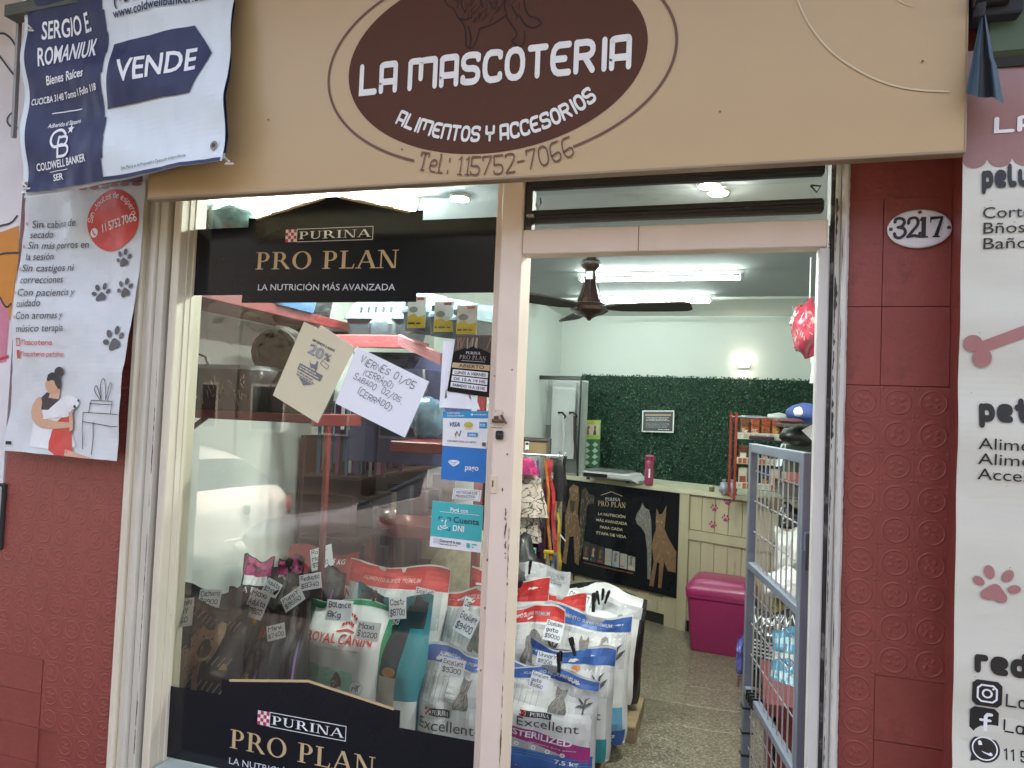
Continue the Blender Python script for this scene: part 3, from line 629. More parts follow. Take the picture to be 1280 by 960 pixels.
# ---------------------------------------------------------------- real estate banner
nb = ink('navy', (.012, .017, .07), .5); wb = mat('banner_white', (.62, .7, .74), .4, var=.05, scale=6); wt = ink('white', (.78, .8, .82), .4); bk = ink('black', (.012, .012, .014), .4)
def bend(a, c): return .010*sin(5.2*a+2.2*c)+.006*sin(11*a-4*c+1)*(1-c*.3)+.007*sin(17*c+6*a)-.03*(1-c)*a+.010*noise.noise(Vector((a*6, c*5, 1)))+.003*noise.noise(Vector((a*20, c*9, 4)))
WX, WH_ = .90, .60
def draw(p):
    nv = [(.022, .0), (.43, .0), (.43+.008, .13), (.41, .28), (.438, .40), (.43, .52), (.425, .60), (.02, .6)]
    for i in range(10):
        p.rect(.024, i*.06, .39+.008*sin(i*1.3), (i+1)*.06, nb, 0)
    p.rect(.39, .0, .895, .010, nb, 0)
    p.text('SERGIO E.', (.095, .437), (.32, .437), .052, wt, 'bold'); p.text('ROMANIUK', (.08, .36), (.345, .36), .052, wt, 'bold')
    p.text('Bienes Raíces', (.115, .302), (.3, .302), .025, wt, 'bold', sh=.1); p.text('CUCICBA 3148 Tomo I Folio 118', (.035, .254), (.36, .256), .018, wt, 'bold', sh=.1)
    p.line([(.13, .222), (.27, .22)], .003, wt); p.text('Adherido al Sistema', (.115, .18), (.27, .18), .013, wt, 'bold', sh=.15)
    q = lambda x, y: (x-.022, y-.012)
    L_ = lambda pts, w_, l=2: p.line([q(*k) for k in pts], w_, wt, l)
    L_(chaikin([(.225, .165), (.2, .185), (.162, .175), (.158, .145), (.178, .128), (.215, .135)], False, 3), .0085)
    L_([(.196, .16), (.196, .1)], .0085, 2.5); L_(chaikin([(.196, .158), (.24, .158), (.238, .132), (.2, .131)], False, 2), .008, 3.5); L_(chaikin([(.2, .131), (.248, .13), (.246, .101), (.196, .1)], False, 2), .008, 4)
    st = [(.225+.016*(1 if k % 2 == 0 else .42)*cos(pi/2+k*pi/5), .166+.016*(1 if k % 2 == 0 else .42)*sin(pi/2+k*pi/5)) for k in range(10)]; p.pg(st, wt, 3)
    p.text('COLDWELL BANKER', (.07, .058), (.315, .06), .021, wt, 'bold'); p.line([(.13, .05), (.22, .05)], .0018, wt); p.text('SER', (.145, .024), (.195, .024), .018, wt, 'bold')
    p.text('(+54 11) 5', (.436, .485), (.65, .49), .042, nb, 'bold'); p.text('www.coldwellbanker.com.ar', (.435, .448), (.86, .458), .024, nb, 'bold')
    p.pg([(.43, .378), (.76, .39), (.832, .305), (.76, .2), (.40, .2), (.42, .3)], nb, 1)
    p.text('VENDE', (.463, .262), (.775, .265), .062, wt, 'bold', sh=.02)
    p.text('Esta Marca es de Propiedad y Operación Independiente', (.47, .022), (.76, .024), .009, bk)
    for cx_, cy_ in ((.865, .045), (.02, .02), (.035, .575)):
        p.ell(cx_, cy_, .013, .013, ink('eyelet', (.2, .16, .1), .3), 4, n=14); p.ell(cx_, cy_, .007, .007, bk, 5, n=12)
vb = sheet('estate_agent_banner', 'navy and white estate agent banner with an arrow, hung over the sign\'s left end', 'banner', ((27, -14), (293, -70), (289, 207), (25, 241)), 1.84, WX, WH_, wb, draw, bend, 60, 40, .0015, maxe=.015, part='cloth')
# second layer of cloth showing behind its lower right corner
F = quadmap(((30, 0), (291, -40), (294, 200), (30, 243)), 1.855, 1, 1, bend)
b = MB(); b.grid(lambda a, c: F(a, c)-vb.location, 20, 10, nb); b.grid(lambda a, c: F(a, c*.03)+Vector((0, -.004, -.012))-vb.location, 20, 2, wb); b.build('backing_cloth', vb)
b = MB()
e1 = at(280, 196, 1.83)-vb.location; e2 = at(27, 228, 1.83)-vb.location; e3 = at(33, 30, 1.83)-vb.location
for e in (e1, e2, e3): b = MB(); b.tube([e, e+Vector((.012, .01, -.012)), e+Vector((.004, .0, -.022)), e+Vector((.02, .02, -.016))], .0035, mat('white_string', (.75, .74, .7), .8), 6); b.build('tie_string', vb)
t = thing('wooden_batten', 'dark greenish wooden batten holding up the top of the estate agent banner', 'batten', at(60, 5, 1.86))
b = MB(); A_ = at(14, 18, 1.86); B_ = at(150, -8, 1.86); m_bat = mat('old_wood_green', (.09, .1, .085), .8, var=.3, scale=12, bump=.5)
b.beam(A_-t.location, B_-t.location, .05, .04, m_bat); b.build('rail', t); b = MB(); b.beam(at(24, 28, 1.9)-t.location, at(17, 172, 1.9)-t.location, .014, .012, mat('grey_stick', (.3, .3, .3), .6)); b.build('upright', t)
# ---------------------------------------------------------------- left poster
gy = ink('poster_black', (.03, .03, .035)); rd = ink('poster_red', (.62, .06, .045)); skn = ink('skin', (.62, .36, .24)); m_pos = mat('poster_white', (.6, .64, .66), .42, var=.05, scale=4, col2=(.42, .38, .36), c2amt=.38, c2scale=3)
PQ = ((33, 238), (183, 228), (152, 576), (7, 563))
def bend2(a, c): return .010*sin(9*c+2*a)+.006*sin(15*a+5*c)-.035*(1-c)**2*a+.0-.02*max(0, .2-a)*3*(1-c)+.006*noise.noise(Vector((a*5, c*9, 2)))+.002*noise.noise(Vector((a*12, c*24, 5)))
W2, H2 = .56, 1.0
def draw(p):
    # origin bottom left
    I = invq(PQ, W2, H2)
    for s_, y, x0, x1 in (('Sin cabina de', 285, 40, 98), ('secado', 298.5, 38, 64), ('Sin más perros en', 312, 36, 112), ('la sesión', 326.6, 34, 67), ('Sin castigos ni', 341, 31, 94), ('correcciones', 356, 30, 81), ('Con paciencia y', 372, 28, 97), ('cuidado', 386, 27, 56), ('Con aromas y', 401, 26, 84), ('músico terapia', 417, 26, 86)):
        p.text(s_, I(x0, y), I(x1, y-2), .027, gy, 'sans', sh=.06)
    for x, y in ((34, 280), (31, 309), (28, 338), (25, 368), (24, 398)): p.ell(*I(x, y), .005, .007, ink('dim_pink', (.55, .3, .3)), 2, n=10)
    p.text('@Mascoteria_', I(30, 433), I(73, 433), .02, rd, 'roundl'); p.text('Mascoteria petshop', I(31, 447), I(86, 447), .018, rd, 'roundl')
    c1 = I(28, 429); p.line([(c1[0]-.011, c1[1]-.013), (c1[0]+.011, c1[1]-.013), (c1[0]+.011, c1[1]+.013), (c1[0]-.011, c1[1]+.013)], .004, rd, 2, True); c1 = I(27, 444); p.rect(c1[0]-.01, c1[1]-.016, c1[0]+.008, c1[1]+.016, rd)
    cc = I(143, 276); p.ell(*cc, .122, .112, rd, 1, n=40)
    p.textpath('Sin Jaulas de espera', [(cc[0]-.098*cos(a), cc[1]-.005+.086*sin(a)) for a in [pi*(.0+.105*i) for i in range(10)]], .022, .022, wt, 'roundl')
    p.text('11 5752 7066', I(127, 291), I(174, 277), .03, wt, 'bold')
    c1 = I(118, 291); p.ell(*c1, .016, .018, wt, 2, n=16); p.line([(c1[0]-.007, c1[1]+.008), (c1[0]-.003, c1[1]-.003), (c1[0]+.007, c1[1]-.008)], .005, rd, 3)
    for x, y, r, ro in ((157, 329, .034, .25), (128, 372, .036, .2), (159, 367, .036, .3), (149, 432, .046, .35)): p.paw(*I(x, y), r, ro, ink('paw_grey', (.09, .085, .09)))
    F_ = p.F; p.F = lambda u, v, l=0: F_(u, v*.82, l)
    for i in range(11):      # scalloped top edge
        p.ell(.03+i*.05, .992/.82, .02, .009, ink('scallop', (.4, .16, .16)), 1, n=12)
    # woman hugging a dog beside a plant stand
    p.pg([(.15, .22), (.13, .13), (.12, .03), (.30, .02), (.36, .05), (.30, .16), (.24, .24)], ink('dogwhite', (.74, .76, .77)), 1)
    p.pg(chaikin([(.225, .0), (.215, .08), (.25, .17), (.33, .19), (.33, .09), (.34, .03), (.36, .0)], True, 1), rd, 2); p.pg([(.3, .03), (.47, .0), (.41, -.0), (.3, .0)], skn, 2)
    p.pg([(.155, .24), (.19, .28), (.25, .26), (.25, .2), (.17, .2)], ink('top_black', (.05, .04, .05)), 3)
    p.pg(chaikin([(.15, .26), (.12, .2), (.13, .14), (.2, .11), (.33, .13), (.34, .15), (.22, .15), (.17, .18), (.175, .25)], True, 1), skn, 4)
    p.pg([(.2, .255), (.25, .25), (.255, .3), (.21, .3)], skn, 4); p.ell(.215, .31, .03, .037, skn, 5, n=20)
    p.pg(chaikin([(.19, .325), (.2, .37), (.25, .37), (.265, .33), (.255, .29), (.235, .31), (.225, .34)], True, 1), ink('hair', (.02, .02, .025)), 6); p.ell(.252, .375, .025, .022, MATS['ink_hair'], 6, n=14)
    p.pg(chaikin([(.17, .15), (.22, .22), (.29, .275), (.36, .265), (.38, .235), (.34, .2), (.3, .17), (.24, .17)], True, 2), MATS['ink_dogwhite'], 5)
    p.ell(.352, .222, .008, .008, bk, 7, n=8); p.ell(.37, .25, .006, .006, bk, 7, n=8); p.line([(.33, .2), (.345, .21), (.355, .205)], .0025, bk, 7); p.pg([(.31, .2), (.335, .195), (.345, .12), (.32, .11)], skn, 7)
    ln = lambda q: p.line(q, .0028, bk, 3)
    ln([(.4, .04), (.395, .2), (.56, .2)]); ln([(.395, .16), (.52, .145), (.56, .15)]); ln([(.44, .16), (.445, .02)]); ln([(.42, .2), (.425, .255), (.52, .255), (.515, .2)]); ln([(.42, .24), (.52, .24)])
    for q in ([(.46, .26), (.43, .3), (.44, .33), (.465, .26)], [(.465, .26), (.455, .34), (.475, .36), (.485, .26)], [(.485, .26), (.5, .34), (.515, .33), (.495, .26)]): ln(chaikin(q, False))
    p.rect(.012, .03, .035, .045, bk, 2)
sheet('services_poster', 'creased white poster with bullet list, paw prints and a woman hugging a dog', 'poster', PQ, 2.05, W2, H2, m_pos, draw, bend2, 36, 64, .001, maxe=.016)
# ---------------------------------------------------------------- right banner
m_ban = mat('banner_cream', (.60, .60, .52), .35, var=.05, scale=5, stretch=(1, 1, 3), bump=.12, bscale=7); dpk = ink('dusty_pink', (.38, .17, .165), .4); ddk = ink('dusty_rose', (.3, .155, .14), .4)
def bend3(a, c): return .004*sin(60*c+3*a)*(.4+sin(9*c)**2)+.005*sin(8*a+5*c)
t = thing('price_banner', 'tall cream vinyl banner listing grooming services on the pier at right', 'banner', (.9, 1.95, .3))
X0, X1 = .522, 1.25
GF = lambda u, v, l=0: Vector((u-.9, -l+bend3((u-X0)/(X1-X0), (v-.3)/2.6), v-.3))
b = MB(); b.grid(lambda a, c: GF(X0+a*(X1-X0), .32+c*2.08-.006*sin(9*c)), 24, 130, m_ban); b.grid(lambda a, c: GF(X0+a*(X1-X0), .32+c*2.08, -.0015), 4, 30, m_ban); b.build('cloth', t)
p = Print(GF, maxe=.03); W = wz(1.95)
for i in range(9): p.rect(X0, 2.25+i*.03, X1, 2.25+(i+1)*.03, ddk, 0)
for i in range(9): p.ell(X0+.025+i*.052, 2.252, .025, .022, ddk, 0, n=20); 
p.text('LA MASC', W(1241, 168), (W(1241, 168)[0]+.33, W(1241, 168)[1]), .038, wt, 'round')
def bt(s_, px_, py_, h, wdt, font, M=bk): q = W(px_, py_); p.text(s_, q, (q[0]+wdt, q[1]), h, M, font)
bt('peluqueria', 1226, 237, .058, .24, 'roundb'); bt('Corte y baño', 1226, 274, .026, .225, 'sans'); bt('Bños de higiene', 1226, 293, .026, .285, 'sans'); bt('Baños y cepillado', 1226, 312, .026, .33, 'sans')
bt('pet shop', 1223, 527, .058, .27, 'roundb'); bt('Alimento perro', 1222, 561, .026, .28, 'sans'); bt('Alimento gato', 1222, 580, .026, .26, 'sans'); bt('Accesorios', 1222, 599, .026, .2, 'sans')
bt('redes', 1218, 840, .056, .19, 'roundb'); bt('La Masc', 1257, 883, .03, .15, 'roundl'); bt('La Masc', 1255, 916, .03, .15, 'roundl'); bt('11 5752 7066', 1253, 950, .026, .22, 'roundl')
# bone
c0 = W(1232, 436); q = lambda dx, dz: (c0[0]+dx, c0[1]+dz)
p.pg([q(-.01, -.012), q(.16, .062), q(.15, .088), q(-.018, .014)], dpk, 2); p.ell(*q(-.028, .012), .02, .02, dpk, 3); p.ell(*q(-.008, -.022), .02, .022, dpk, 4); p.ell(*q(.16, .1), .02, .02, dpk, 3); p.ell(*q(.175, .06), .02, .02, dpk, 4)
p.paw(*W(1243, 742), .045, -.15, dpk)
# icons
def rr(cx_, cz_, r, M, l): p.pg([(cx_+r*x, cz_+r*y) for x, y in ((-.7, -1), (.7, -1), (1, -.7), (1, .7), (.7, 1), (-.7, 1), (-1, .7), (-1, -.7))], M, l)
c1 = W(1234, 867); rr(*c1, .03, bk, 2); p.line([(c1[0]+.019*x, c1[1]+.019*y) for x, y in ((-.6, -1), (.6, -1), (1, -.6), (1, .6), (.6, 1), (-.6, 1), (-1, .6), (-1, -.6))], .004, wt, 3, True); p.arc(*c1, .009, .009, 0, 2*pi, .004, wt, 3, 20); p.ell(c1[0]+.012, c1[1]+.012, .0025, .0025, wt, 3, n=8)
c1 = W(1231, 901); rr(*c1, .029, bk, 2); p.line([(c1[0]+.003, c1[1]-.026), (c1[0]+.003, c1[1]+.008), (c1[0]+.007, c1[1]+.014), (c1[0]+.014, c1[1]+.014)], .0075, wt, 3); p.line([(c1[0]-.007, c1[1]), (c1[0]+.012, c1[1])], .006, wt, 4)
c1 = W(1232, 937); p.ell(*c1, .031, .031, bk, 2); p.arc(*c1, .025, .025, 0, 2*pi, .0028, wt, 3, 30); p.pg([(c1[0]-.03, c1[1]-.032), (c1[0]-.012, c1[1]-.026), (c1[0]-.026, c1[1]-.01)], bk, 1); p.line(chaikin([(c1[0]-.01, c1[1]+.013), (c1[0]-.007, c1[1]-.004), (c1[0]+.012, c1[1]-.011)], False), .0075, wt, 3)
for k in range(22):   # scuffs
    x = random.uniform(X0+.01, .72); z_ = random.uniform(.8, 2.2); p.ell(x, z_, random.uniform(.0008, .002), random.uniform(.0008, .0015), ink('speck', (.2, .18, .12)), 2, n=6)
p.build('print', t)
# dark bracket, rag and green awning edge at top right
t = thing('hanging_rag', 'grey blue rag knotted to a dark bracket at the sign\'s right end', 'rag', at(1227, 30, 1.86))
m_rag = mat('blue_grey_cloth', (.09, .15, .2), .8, var=.2, scale=12); m_rag2 = mat('dark_cloth', (.03, .034, .042), .85, var=.2)
def ragp(px_, py_, Y=1.86): return at(px_, py_, Y)-t.location
b = MB()
def rg(a, c):
    xs = 1229+(-22+a*46)*(.12+.88*c)+(2 if c > .5 else 0)*a; y_ = 16+c*(100+12*max(0, (a-.72))*4)+(6*sin(a*3))
    return at(xs, y_, 1.86+.012*sin(a*13)*(.3+c))-t.location
b.grid(rg, 16, 14, m_rag, lambda a, c: m_rag2 if .3 < a < .72 else m_rag); b.build('cloth', t)
b = MB(); b.tube([ragp(1226, 6, 1.85), ragp(1228, 20, 1.85)], [.012, .004], m_rag2, 8); b.build('knot', t)
t = thing('sign_bracket', 'black metal box bracket behind the rag, above the cream banner', 'bracket', at(1235, 8, 1.9))
b = MB(); b.box(-.03, .07, -.01, .06, -.025, .09, m_rag2, .004); b.build('box', t); b = MB(); b.tube([(-.035, -.02, .01), (.035, -.02, .01)], .02, m_black, 12); b.build('clamp', t)
b = MB(); P1 = at(1285, 40, 1.93); b.box(.56, 2.2, 1.93, 2.4, 2.495, 2.98, mat('green_awning', (.06, .1, .055), .6, var=.15), .01); b.box(.56, 2.2, 1.94, 1.96, 2.47, 2.496, m_dark); tag(b.build('awning_box'), 'dark green awning box above the cream banner at the top right', 'awning')
# house number plate
t = thing('house_number_plate', 'white enamel oval plate with black numerals on the red wall', 'number plate', at(1149, 286, F0-.006))
b = MB(); n = 40
prof = [(1.0, .004), (1.0, -.001), (.95, -.003), (.9, -.0035)]
m_en = mat('white_enamel', (.78, .8, .84), .15, coat=.6)
for k in range(len(prof)-1):
    for i in range(n):
        a0, a1 = 2*pi*i/n, 2*pi*(i+1)/n; f = lambda a, pr_: (.076*pr_[0]*cos(a), pr_[1], .051*pr_[0]*sin(a)); b.poly([f(a0, prof[k]), f(a1, prof[k]), f(a1, prof[k+1]), f(a0, prof[k+1])], m_en)
b.poly([(.076*.9*cos(2*pi*i/n), -.0035, .051*.9*sin(2*pi*i/n)) for i in range(n)], m_en); b.build('plate', t)
p = Print(lambda u, v, l=0: Vector((u, -.0035-l, v)))
def dig(x, z_, segs, wid=.011):
    for pts in segs: p.line(chaikin([(x+a*.03, z_+c*.05) for a, c in pts], False, 2), wid, bk, 2); 
    for pts in segs: 
        for e in (pts[0], pts[-1]): p.ell(x+e[0]*.03, z_+e[1]*.05, wid*.5, wid*.5, bk, 1, n=10)
dig(-.060, -.022, [[(.05, .8), (.1, 1.0), (.6, 1.02), (.85, .8), (.6, .55), (.3, .53)], [(.3, .53), (.75, .5), (.95, .2), (.5, -.06), (.1, .0), (.02, .2)]], .0075)
dig(-.028, -.023, [[(.05, .75), (.1, 1.0), (.7, 1.05), (.85, .7), (.4, .35), (.05, .05)], [(.0, .03), (.5, .1), (.9, .02), (.95, .2)]], .0075)
p.rect(.004, -.024, .0145, .030, bk, 2); p.pg([(-.002, .02), (.004, .019), (.004, .03)], bk, 2); p.rect(-.001, -.025, .0195, -.021, bk, 2)
p.pg([(.024, .03), (.054, .03), (.054, .025), (.024, .021)], bk, 2); p.pg([(.048, .025), (.054, .025), (.043, -.022), (.033, -.022)], bk, 2); p.rect(.024, .014, .0265, .03, bk, 2); p.rect(.03, -.025, .047, -.021, bk, 2)
p.build('numerals', t)
b = MB()
for x, z_ in ((0, .043), (-.068, 0), (.068, 0)): b.poly([(x+.004*cos(a), -.006, z_+.004*sin(a)) for a in [2*pi*i/10 for i in range(10)]], m_rust); 
for x, z_ in ((0, .043), (-.068, 0), (.068, 0)): b.tube([(x, -.0025, z_), (x, -.0058, z_)], .0048, m_rust, 10)
b.build('screw', t)
# meter box at far left
t = thing('meter_box', 'small grey metal meter box on the red wall at far left', 'meter box', at(0, 645, F0-.001))
m_mb = mat('galvanised', (.38, .4, .4), .5, .3, var=.15)
b = MB(); b.box(-.16, .028, -.012, .01, -.125, .125, m_dark, .003); b.build('rim', t); b = MB(); b.box(-.15, .016, -.02, .0, -.115, .115, m_mb, .006); b.build('cover', t)
# ================================================================ STICKERS AND PAPERS INSIDE THE GLASS
YS = 2.1905; W = wz(YS)
m_stk = mat('black_vinyl', (.009, .01, .014), .14, var=.1, spec=.35); gold = ink('gold', (.55, .4, .22), .45); goldd = ink('dull_gold', (.3, .25, .18), .5); red2 = ink('checker_red', (.5, .03, .06), .45); slv = ink('silver', (.62, .64, .68), .4); greyd = ink('grey_dark', (.1, .11, .12))
def checker(p, x0, z0, s_, l=3, ch=4):
    p.rect(x0, z0, x0+s_, z0+s_, wt, l)
    for i in range(ch):
        for j in range(ch):
            if (i+j) % 2 == 0: p.rect(x0+i*s_/ch, z0+j*s_/ch, x0+(i+1)*s_/ch, z0+(j+1)*s_/ch, red2, l+1)
def checker_logo(p, x0, z0, h, wd, M=wt, l=2, dx=0, dz=0):   # checker square and framed serif word; dz = slope
    checker(p, x0, z0, h, l)
    a = (x0+h*1.02, z0); p.line([a, (x0+wd, z0), (x0+wd, z0+h), (x0+h*1.02, z0+h)], h*.05, M, l, True)
    p.text('PURINA', (x0+h*1.18, z0+h*.2), (x0+wd-h*.1, z0+h*.2), h*.6, M, 'serif', l+1)
def black_sticker(name, label, outline, gl, zone, logo, pp, sub):
    t = thing(name, label, 'window sticker', (-1.34, YS, min(p_[1] for p_ in outline[0])))
    zz = t.location.z
    b = MB()
    for pl in outline:
        tr = tessellate_polygon([[Vector((q[0], q[1], 0)) for q in pl]])
        for k in tr: b.poly([(pl[i][0]+1.34, 0, pl[i][1]-zz) for i in k], m_stk); b.poly([(pl[i][0]+1.34, .0008, pl[i][1]-zz) for i in reversed(k)], m_stk)
        for i in range(len(pl)): a, c = pl[i], pl[(i+1) % len(pl)]; b.poly([(a[0]+1.34, 0, a[1]-zz), (a[0]+1.34, .0008, a[1]-zz), (c[0]+1.34, .0008, c[1]-zz), (c[0]+1.34, 0, c[1]-zz)], m_stk)
    b.build('vinyl', t)
    p = Print(lambda u, v, l=0: Vector((u+1.34, -l, v-zz)), maxe=.3, base=.0004)
    for g in gl: p.line(g, .009, gold, 1)
    checker_logo(p, *logo)
    p.text('PRO PLAN', pp[0], pp[1], pp[2], gold, 'serif', 2); p.text(sub[3], sub[0], sub[1], sub[2], slv, 'sans', 2)
    p.build('print', t); return t
WL, WR = -1.955, -.738
top = [W(235, 367), W(303, 368), W(303, 379), W(523, 378), W(523, 368), W(618, 367)]
z1 = 2.231
zsh = W(415, 268)[1]
pk_ = W(415, 246); sl_ = W(311, 271); sr_ = W(529, 264)
out1 = [[(WL, 1.984), (sl_[0]-.01, 1.984), (sl_[0]-.01, W(410, 378)[1]), (sr_[0]-.01, W(410, 378)[1]), (sr_[0]-.01, 1.984), (WR, 1.984), (WR, z1), (sr_[0], z1), (sr_[0], zsh), (sr_[0]-.055, zsh), (pk_[0]+.02, pk_[1]), (pk_[0]-.02, pk_[1]), (sl_[0]+.05, zsh), (sl_[0], zsh), (sl_[0], z1), (WL, z1)]]
A1, A2 = W(357, 303), W(466, 299); P1, P2 = W(319, 337), W(500, 335); S1, S2 = W(322, 363), W(494, 363)
t = black_sticker('black_window_sticker', 'black house-shaped vinyl sticker with gold lettering across the top of the glass', out1,
  [[(sl_[0]+.035, zsh-.004), (pk_[0]-.03, pk_[1]-.004)], [(pk_[0]+.035, pk_[1]-.004), (sr_[0]-.05, zsh-.004)]], None,
  (A1[0], A1[1], .045, A2[0]-A1[0]), (P1, P2, .062), (S1, S2, .022, 'LA NUTRICIÓN MÁS AVANZADA'))
# lower sticker
pk2 = W(387, 853); zl = pk2[1]
w_ = lambda px, py: W(px, py)
lsh = w_(277, 858); rsh = w_(498, 900)
zb2 = .31; zband = w_(545, 918)[1]; zs2 = w_(310, 855)[1]
out2 = [[(WL, zb2), (WR, zb2), (WR, zband), (rsh[0]+.005, zband), (rsh[0]+.005, zs2), (rsh[0]-.03, zs2), (pk2[0]+.01, zl), (pk2[0]-.01, zl), (lsh[0]+.05, zs2), (lsh[0], zs2), (lsh[0], zband), (WL, zband)]]
A1, A2 = W(322, 905), W(432, 928); P1, P2 = W(287, 934), W(470, 990); S1, S2 = W(287, 962), W(470, 1010)
P2 = (P2[0], P1[1]); 
t = black_sticker('black_window_sticker', 'black house-shaped vinyl sticker with gold lettering at the foot of the glass', out2,
  [[(lsh[0]+.035, zs2+.002), (pk2[0]-.005, zl+.004), (rsh[0]-.02, zs2+.002)]], None, (A1[0], A1[1], .048, A2[0]-A1[0]), (P1, P2, .064), ((P1[0], P1[1]-.055), (P2[0], P1[1]-.055), .022, 'LA NUTRICIÓN MÁS AVANZADA'))
# cream flyer and hand-written notice, stuck on the outer face
YS = 2.1885; W = wz(YS)
m_paper = mat('cream_paper', (.66, .6, .42), .7, var=.03); m_pw = mat('white_paper', (.82, .85, .9), .7, var=.02)
def draw(p):
    g1 = ink('flyer_grey', (.16, .17, .2)); p.text('HACIENDO 2 ANIOS', (.052, .226), (.135, .226), .008, bk, 'bold', l=2); p.text('20', (.052, .185), (.108, .185), .034, g1, 'bold', l=3); p.text('20', (.0535, .186), (.1095, .186), .034, ink('flyer_light', (.35, .36, .42)), 'sans', l=4); p.text('%', (.112, .19), (.135, .19), .022, g1, 'bold')
    p.pg([(.072, .165), (.1, .175), (.108, .15), (.085, .145)], g1, 2); p.ell(.085, .168, .012, .01, m_paper, 3, n=12); p.line([(.1, .172), (.106, .135)], .003, bk); p.line([(.112, .185), (.14, .178), (.138, .166), (.11, .172), (.112, .185)], .0014, bk)
    p.rect(.045, .12, .135, .142, g1, 2); p.scribble(.05, .123, .13, .139, 2, m_paper, 3); p.scribble(.05, .1, .125, .117, 2, g1, 3); p.pg([(.06, .1), (.115, .1), (.088, .082)], g1, 2)
t = sheet('promo_flyer', 'cream photocopied flyer taped askew inside the window, black print in its middle', 'flyer', ((380, 402), (444, 434), (397, 529), (341, 494)), YS+.0, .19, .27, m_paper, draw)
F = quadmap(((400, 405), (446, 436), (392, 525), (352, 498)), YS+.0025, 1, 1); b = MB()
b.obox(F(.5, .5)-t.location, (F(1, .5)-F(0, .5))/2, (0, .0005, 0), (F(.5, 1)-F(.5, 0))/2, m_paper); b.build('second_sheet', t)
pen = ink('pen_blue_black', (.025, .03, .06))
def draw(p):
    def hw(s_, x0, x1, y, h, sl__=-.0): p.text(s_, (x0, y), (x1, y+sl__), h, pen, 'pen', 2, jit=.17, sh=.12)
    hw('VIERNES  01/05', .03, .245, .158, .024, -.003); hw('(CERRADO)', .055, .175, .124, .021, .0)
    hw('SABADO   02/05.', .03, .225, .098, .02, -.003); hw('(CERRADO)', .06, .2, .062, .025, -.004)
sheet('handwritten_notice', 'white sheet with closed-days note handwritten in pen, taped askew to the window', 'notice', ((446, 433), (536, 477), (506, 547), (419, 504)), YS, .28, .2, m_pw, draw)
# crumpled receipt sheet behind the opening-hours sign
sheet('paper_sheet', 'plain creased white sheet tucked behind the black opening hours sign', 'paper', ((554, 427), (571, 427), (600, 512), (549, 509)), YS+.004, 1, 1, m_pw, None, lambda a, c: .002*sin(9*a)*sin(7*c), 6, 6)
def draw(p):
    p.rect(0, .0, .12, .2, m_stk, 0); p.pg([(0, .14), (.06, .165), (.12, .14), (.12, .2), (0, .2)], ink('brown_pic', (.07, .05, .035)), 1)
    for i in range(16): x = random.uniform(.005, .11); p.line([(x, .15+random.random()*.01), (x+random.uniform(-.01, .01), .19)], .004, random.choice([ink('pic_a', (.2, .13, .08)), ink('pic_b', (.05, .04, .03)), ink('pic_c', (.3, .24, .18))]), 2)
    p.pg([(.02, .1), (.02, .14), (.06, .162), (.1, .14), (.1, .1)], m_stk, 3); p.text('PURINA', (.04, .135), (.085, .135), .009, slv, 'serif', 4); p.text('PRO PLAN', (.022, .117), (.104, .117), .014, goldd, 'serif', 4); p.line([(.03, .112), (.1, .112)], .001, slv, 4)
    p.rect(.004, .085, .116, .103, gold, 4); p.text('ABIERTO', (.024, .089), (.1, .089), .011, bk, 'bold', 5)
    for y, s_ in ((.062, 'LUNES A VIERNES'), (.04, 'DE 10 A 19 HS'), (.018, 'SABADO 10 A 18 HS')):
        p.rect(.008, y-.001, .112, y+.017, wt, 4); p.text(s_, (.014, y+.003), (.106, y+.003), .0095, bk, 'bold', 5)
sheet('opening_hours_sign', 'black opening hours sign with a gold ABIERTO bar and three white lines', 'sign', ((570, 419), (617, 419), (612, 497), (559, 489)), YS+.001, .12, .2, m_stk, draw)
cy_ = ink('cyan', (.0, .27, .55)); bl2 = ink('deep_blue', (.01, .1, .35)); teal = ink('teal', (.01, .42, .44)); yel = ink('yellow', (.7, .5, .05))
def draw(p):
    p.rect(0, .097, .13, .12, cy_, 1); p.text('ACEPTAMOS', (.012, .111), (.05, .111), .005, wt, 'bold'); p.text('TODOS LOS MEDIOS', (.012, .102), (.062, .102), .005, wt, 'bold'); p.text('mercado pago', (.09, .107), (.125, .107), .005, wt, 'bold'); p.ell(.084, .109, .004, .003, wt, 2, n=12)
    p.text('VISA', (.018, .068), (.05, .068), .015, ink('visa_navy', (.04, .06, .18)), 'bold', sh=.2); p.ell(.075, .075, .013, .0095, ink('olive', (.5, .42, .08)), 2); p.line([(.066, .061), (.086, .061)], .002, yel)
    p.rect(.106, .065, .128, .085, cy_, 2); p.scribble(.108, .07, .126, .08, 2, wt)
    p.line([(.038, .035), (.042, .052), (.05, .036), (.054, .054)], .003, bk); p.line([(.04, .03), (.036, .045)], .002, yel)
    p.rect(.073, .036, .103, .05, cy_, 2); p.text('CABAL', (.077, .039), (.099, .039), .007, wt, 'bold'); p.text('ACEPTAMOS TODAS LAS TARJETAS', (.015, .016), (.1, .016), .005, bk, 'bold'); p.rect(.117, .008, .128, .02, greyd, 2)
sheet('card_payment_sticker', 'white and blue payment card sticker, uppermost of the column beside the mullion', 'sticker', ((554, 514), (611, 514), (608, 561), (553, 557)), YS+.0, .13, .12, wt, draw)
def draw(p):
    hs = chaikin([(.018, .062), (.03, .068), (.05, .067), (.055, .06), (.045, .05), (.035, .045), (.027, .052)], True, 2); p.pg(hs, wt, 2); p.line([(.024, .062), (.034, .058), (.048, .062)], .0018, cy_, 3); p.line([(.032, .052), (.042, .056)], .0015, cy_, 3)
    p.text('pago', (.07, .038), (.11, .038), .018, wt, 'bold', l=2)
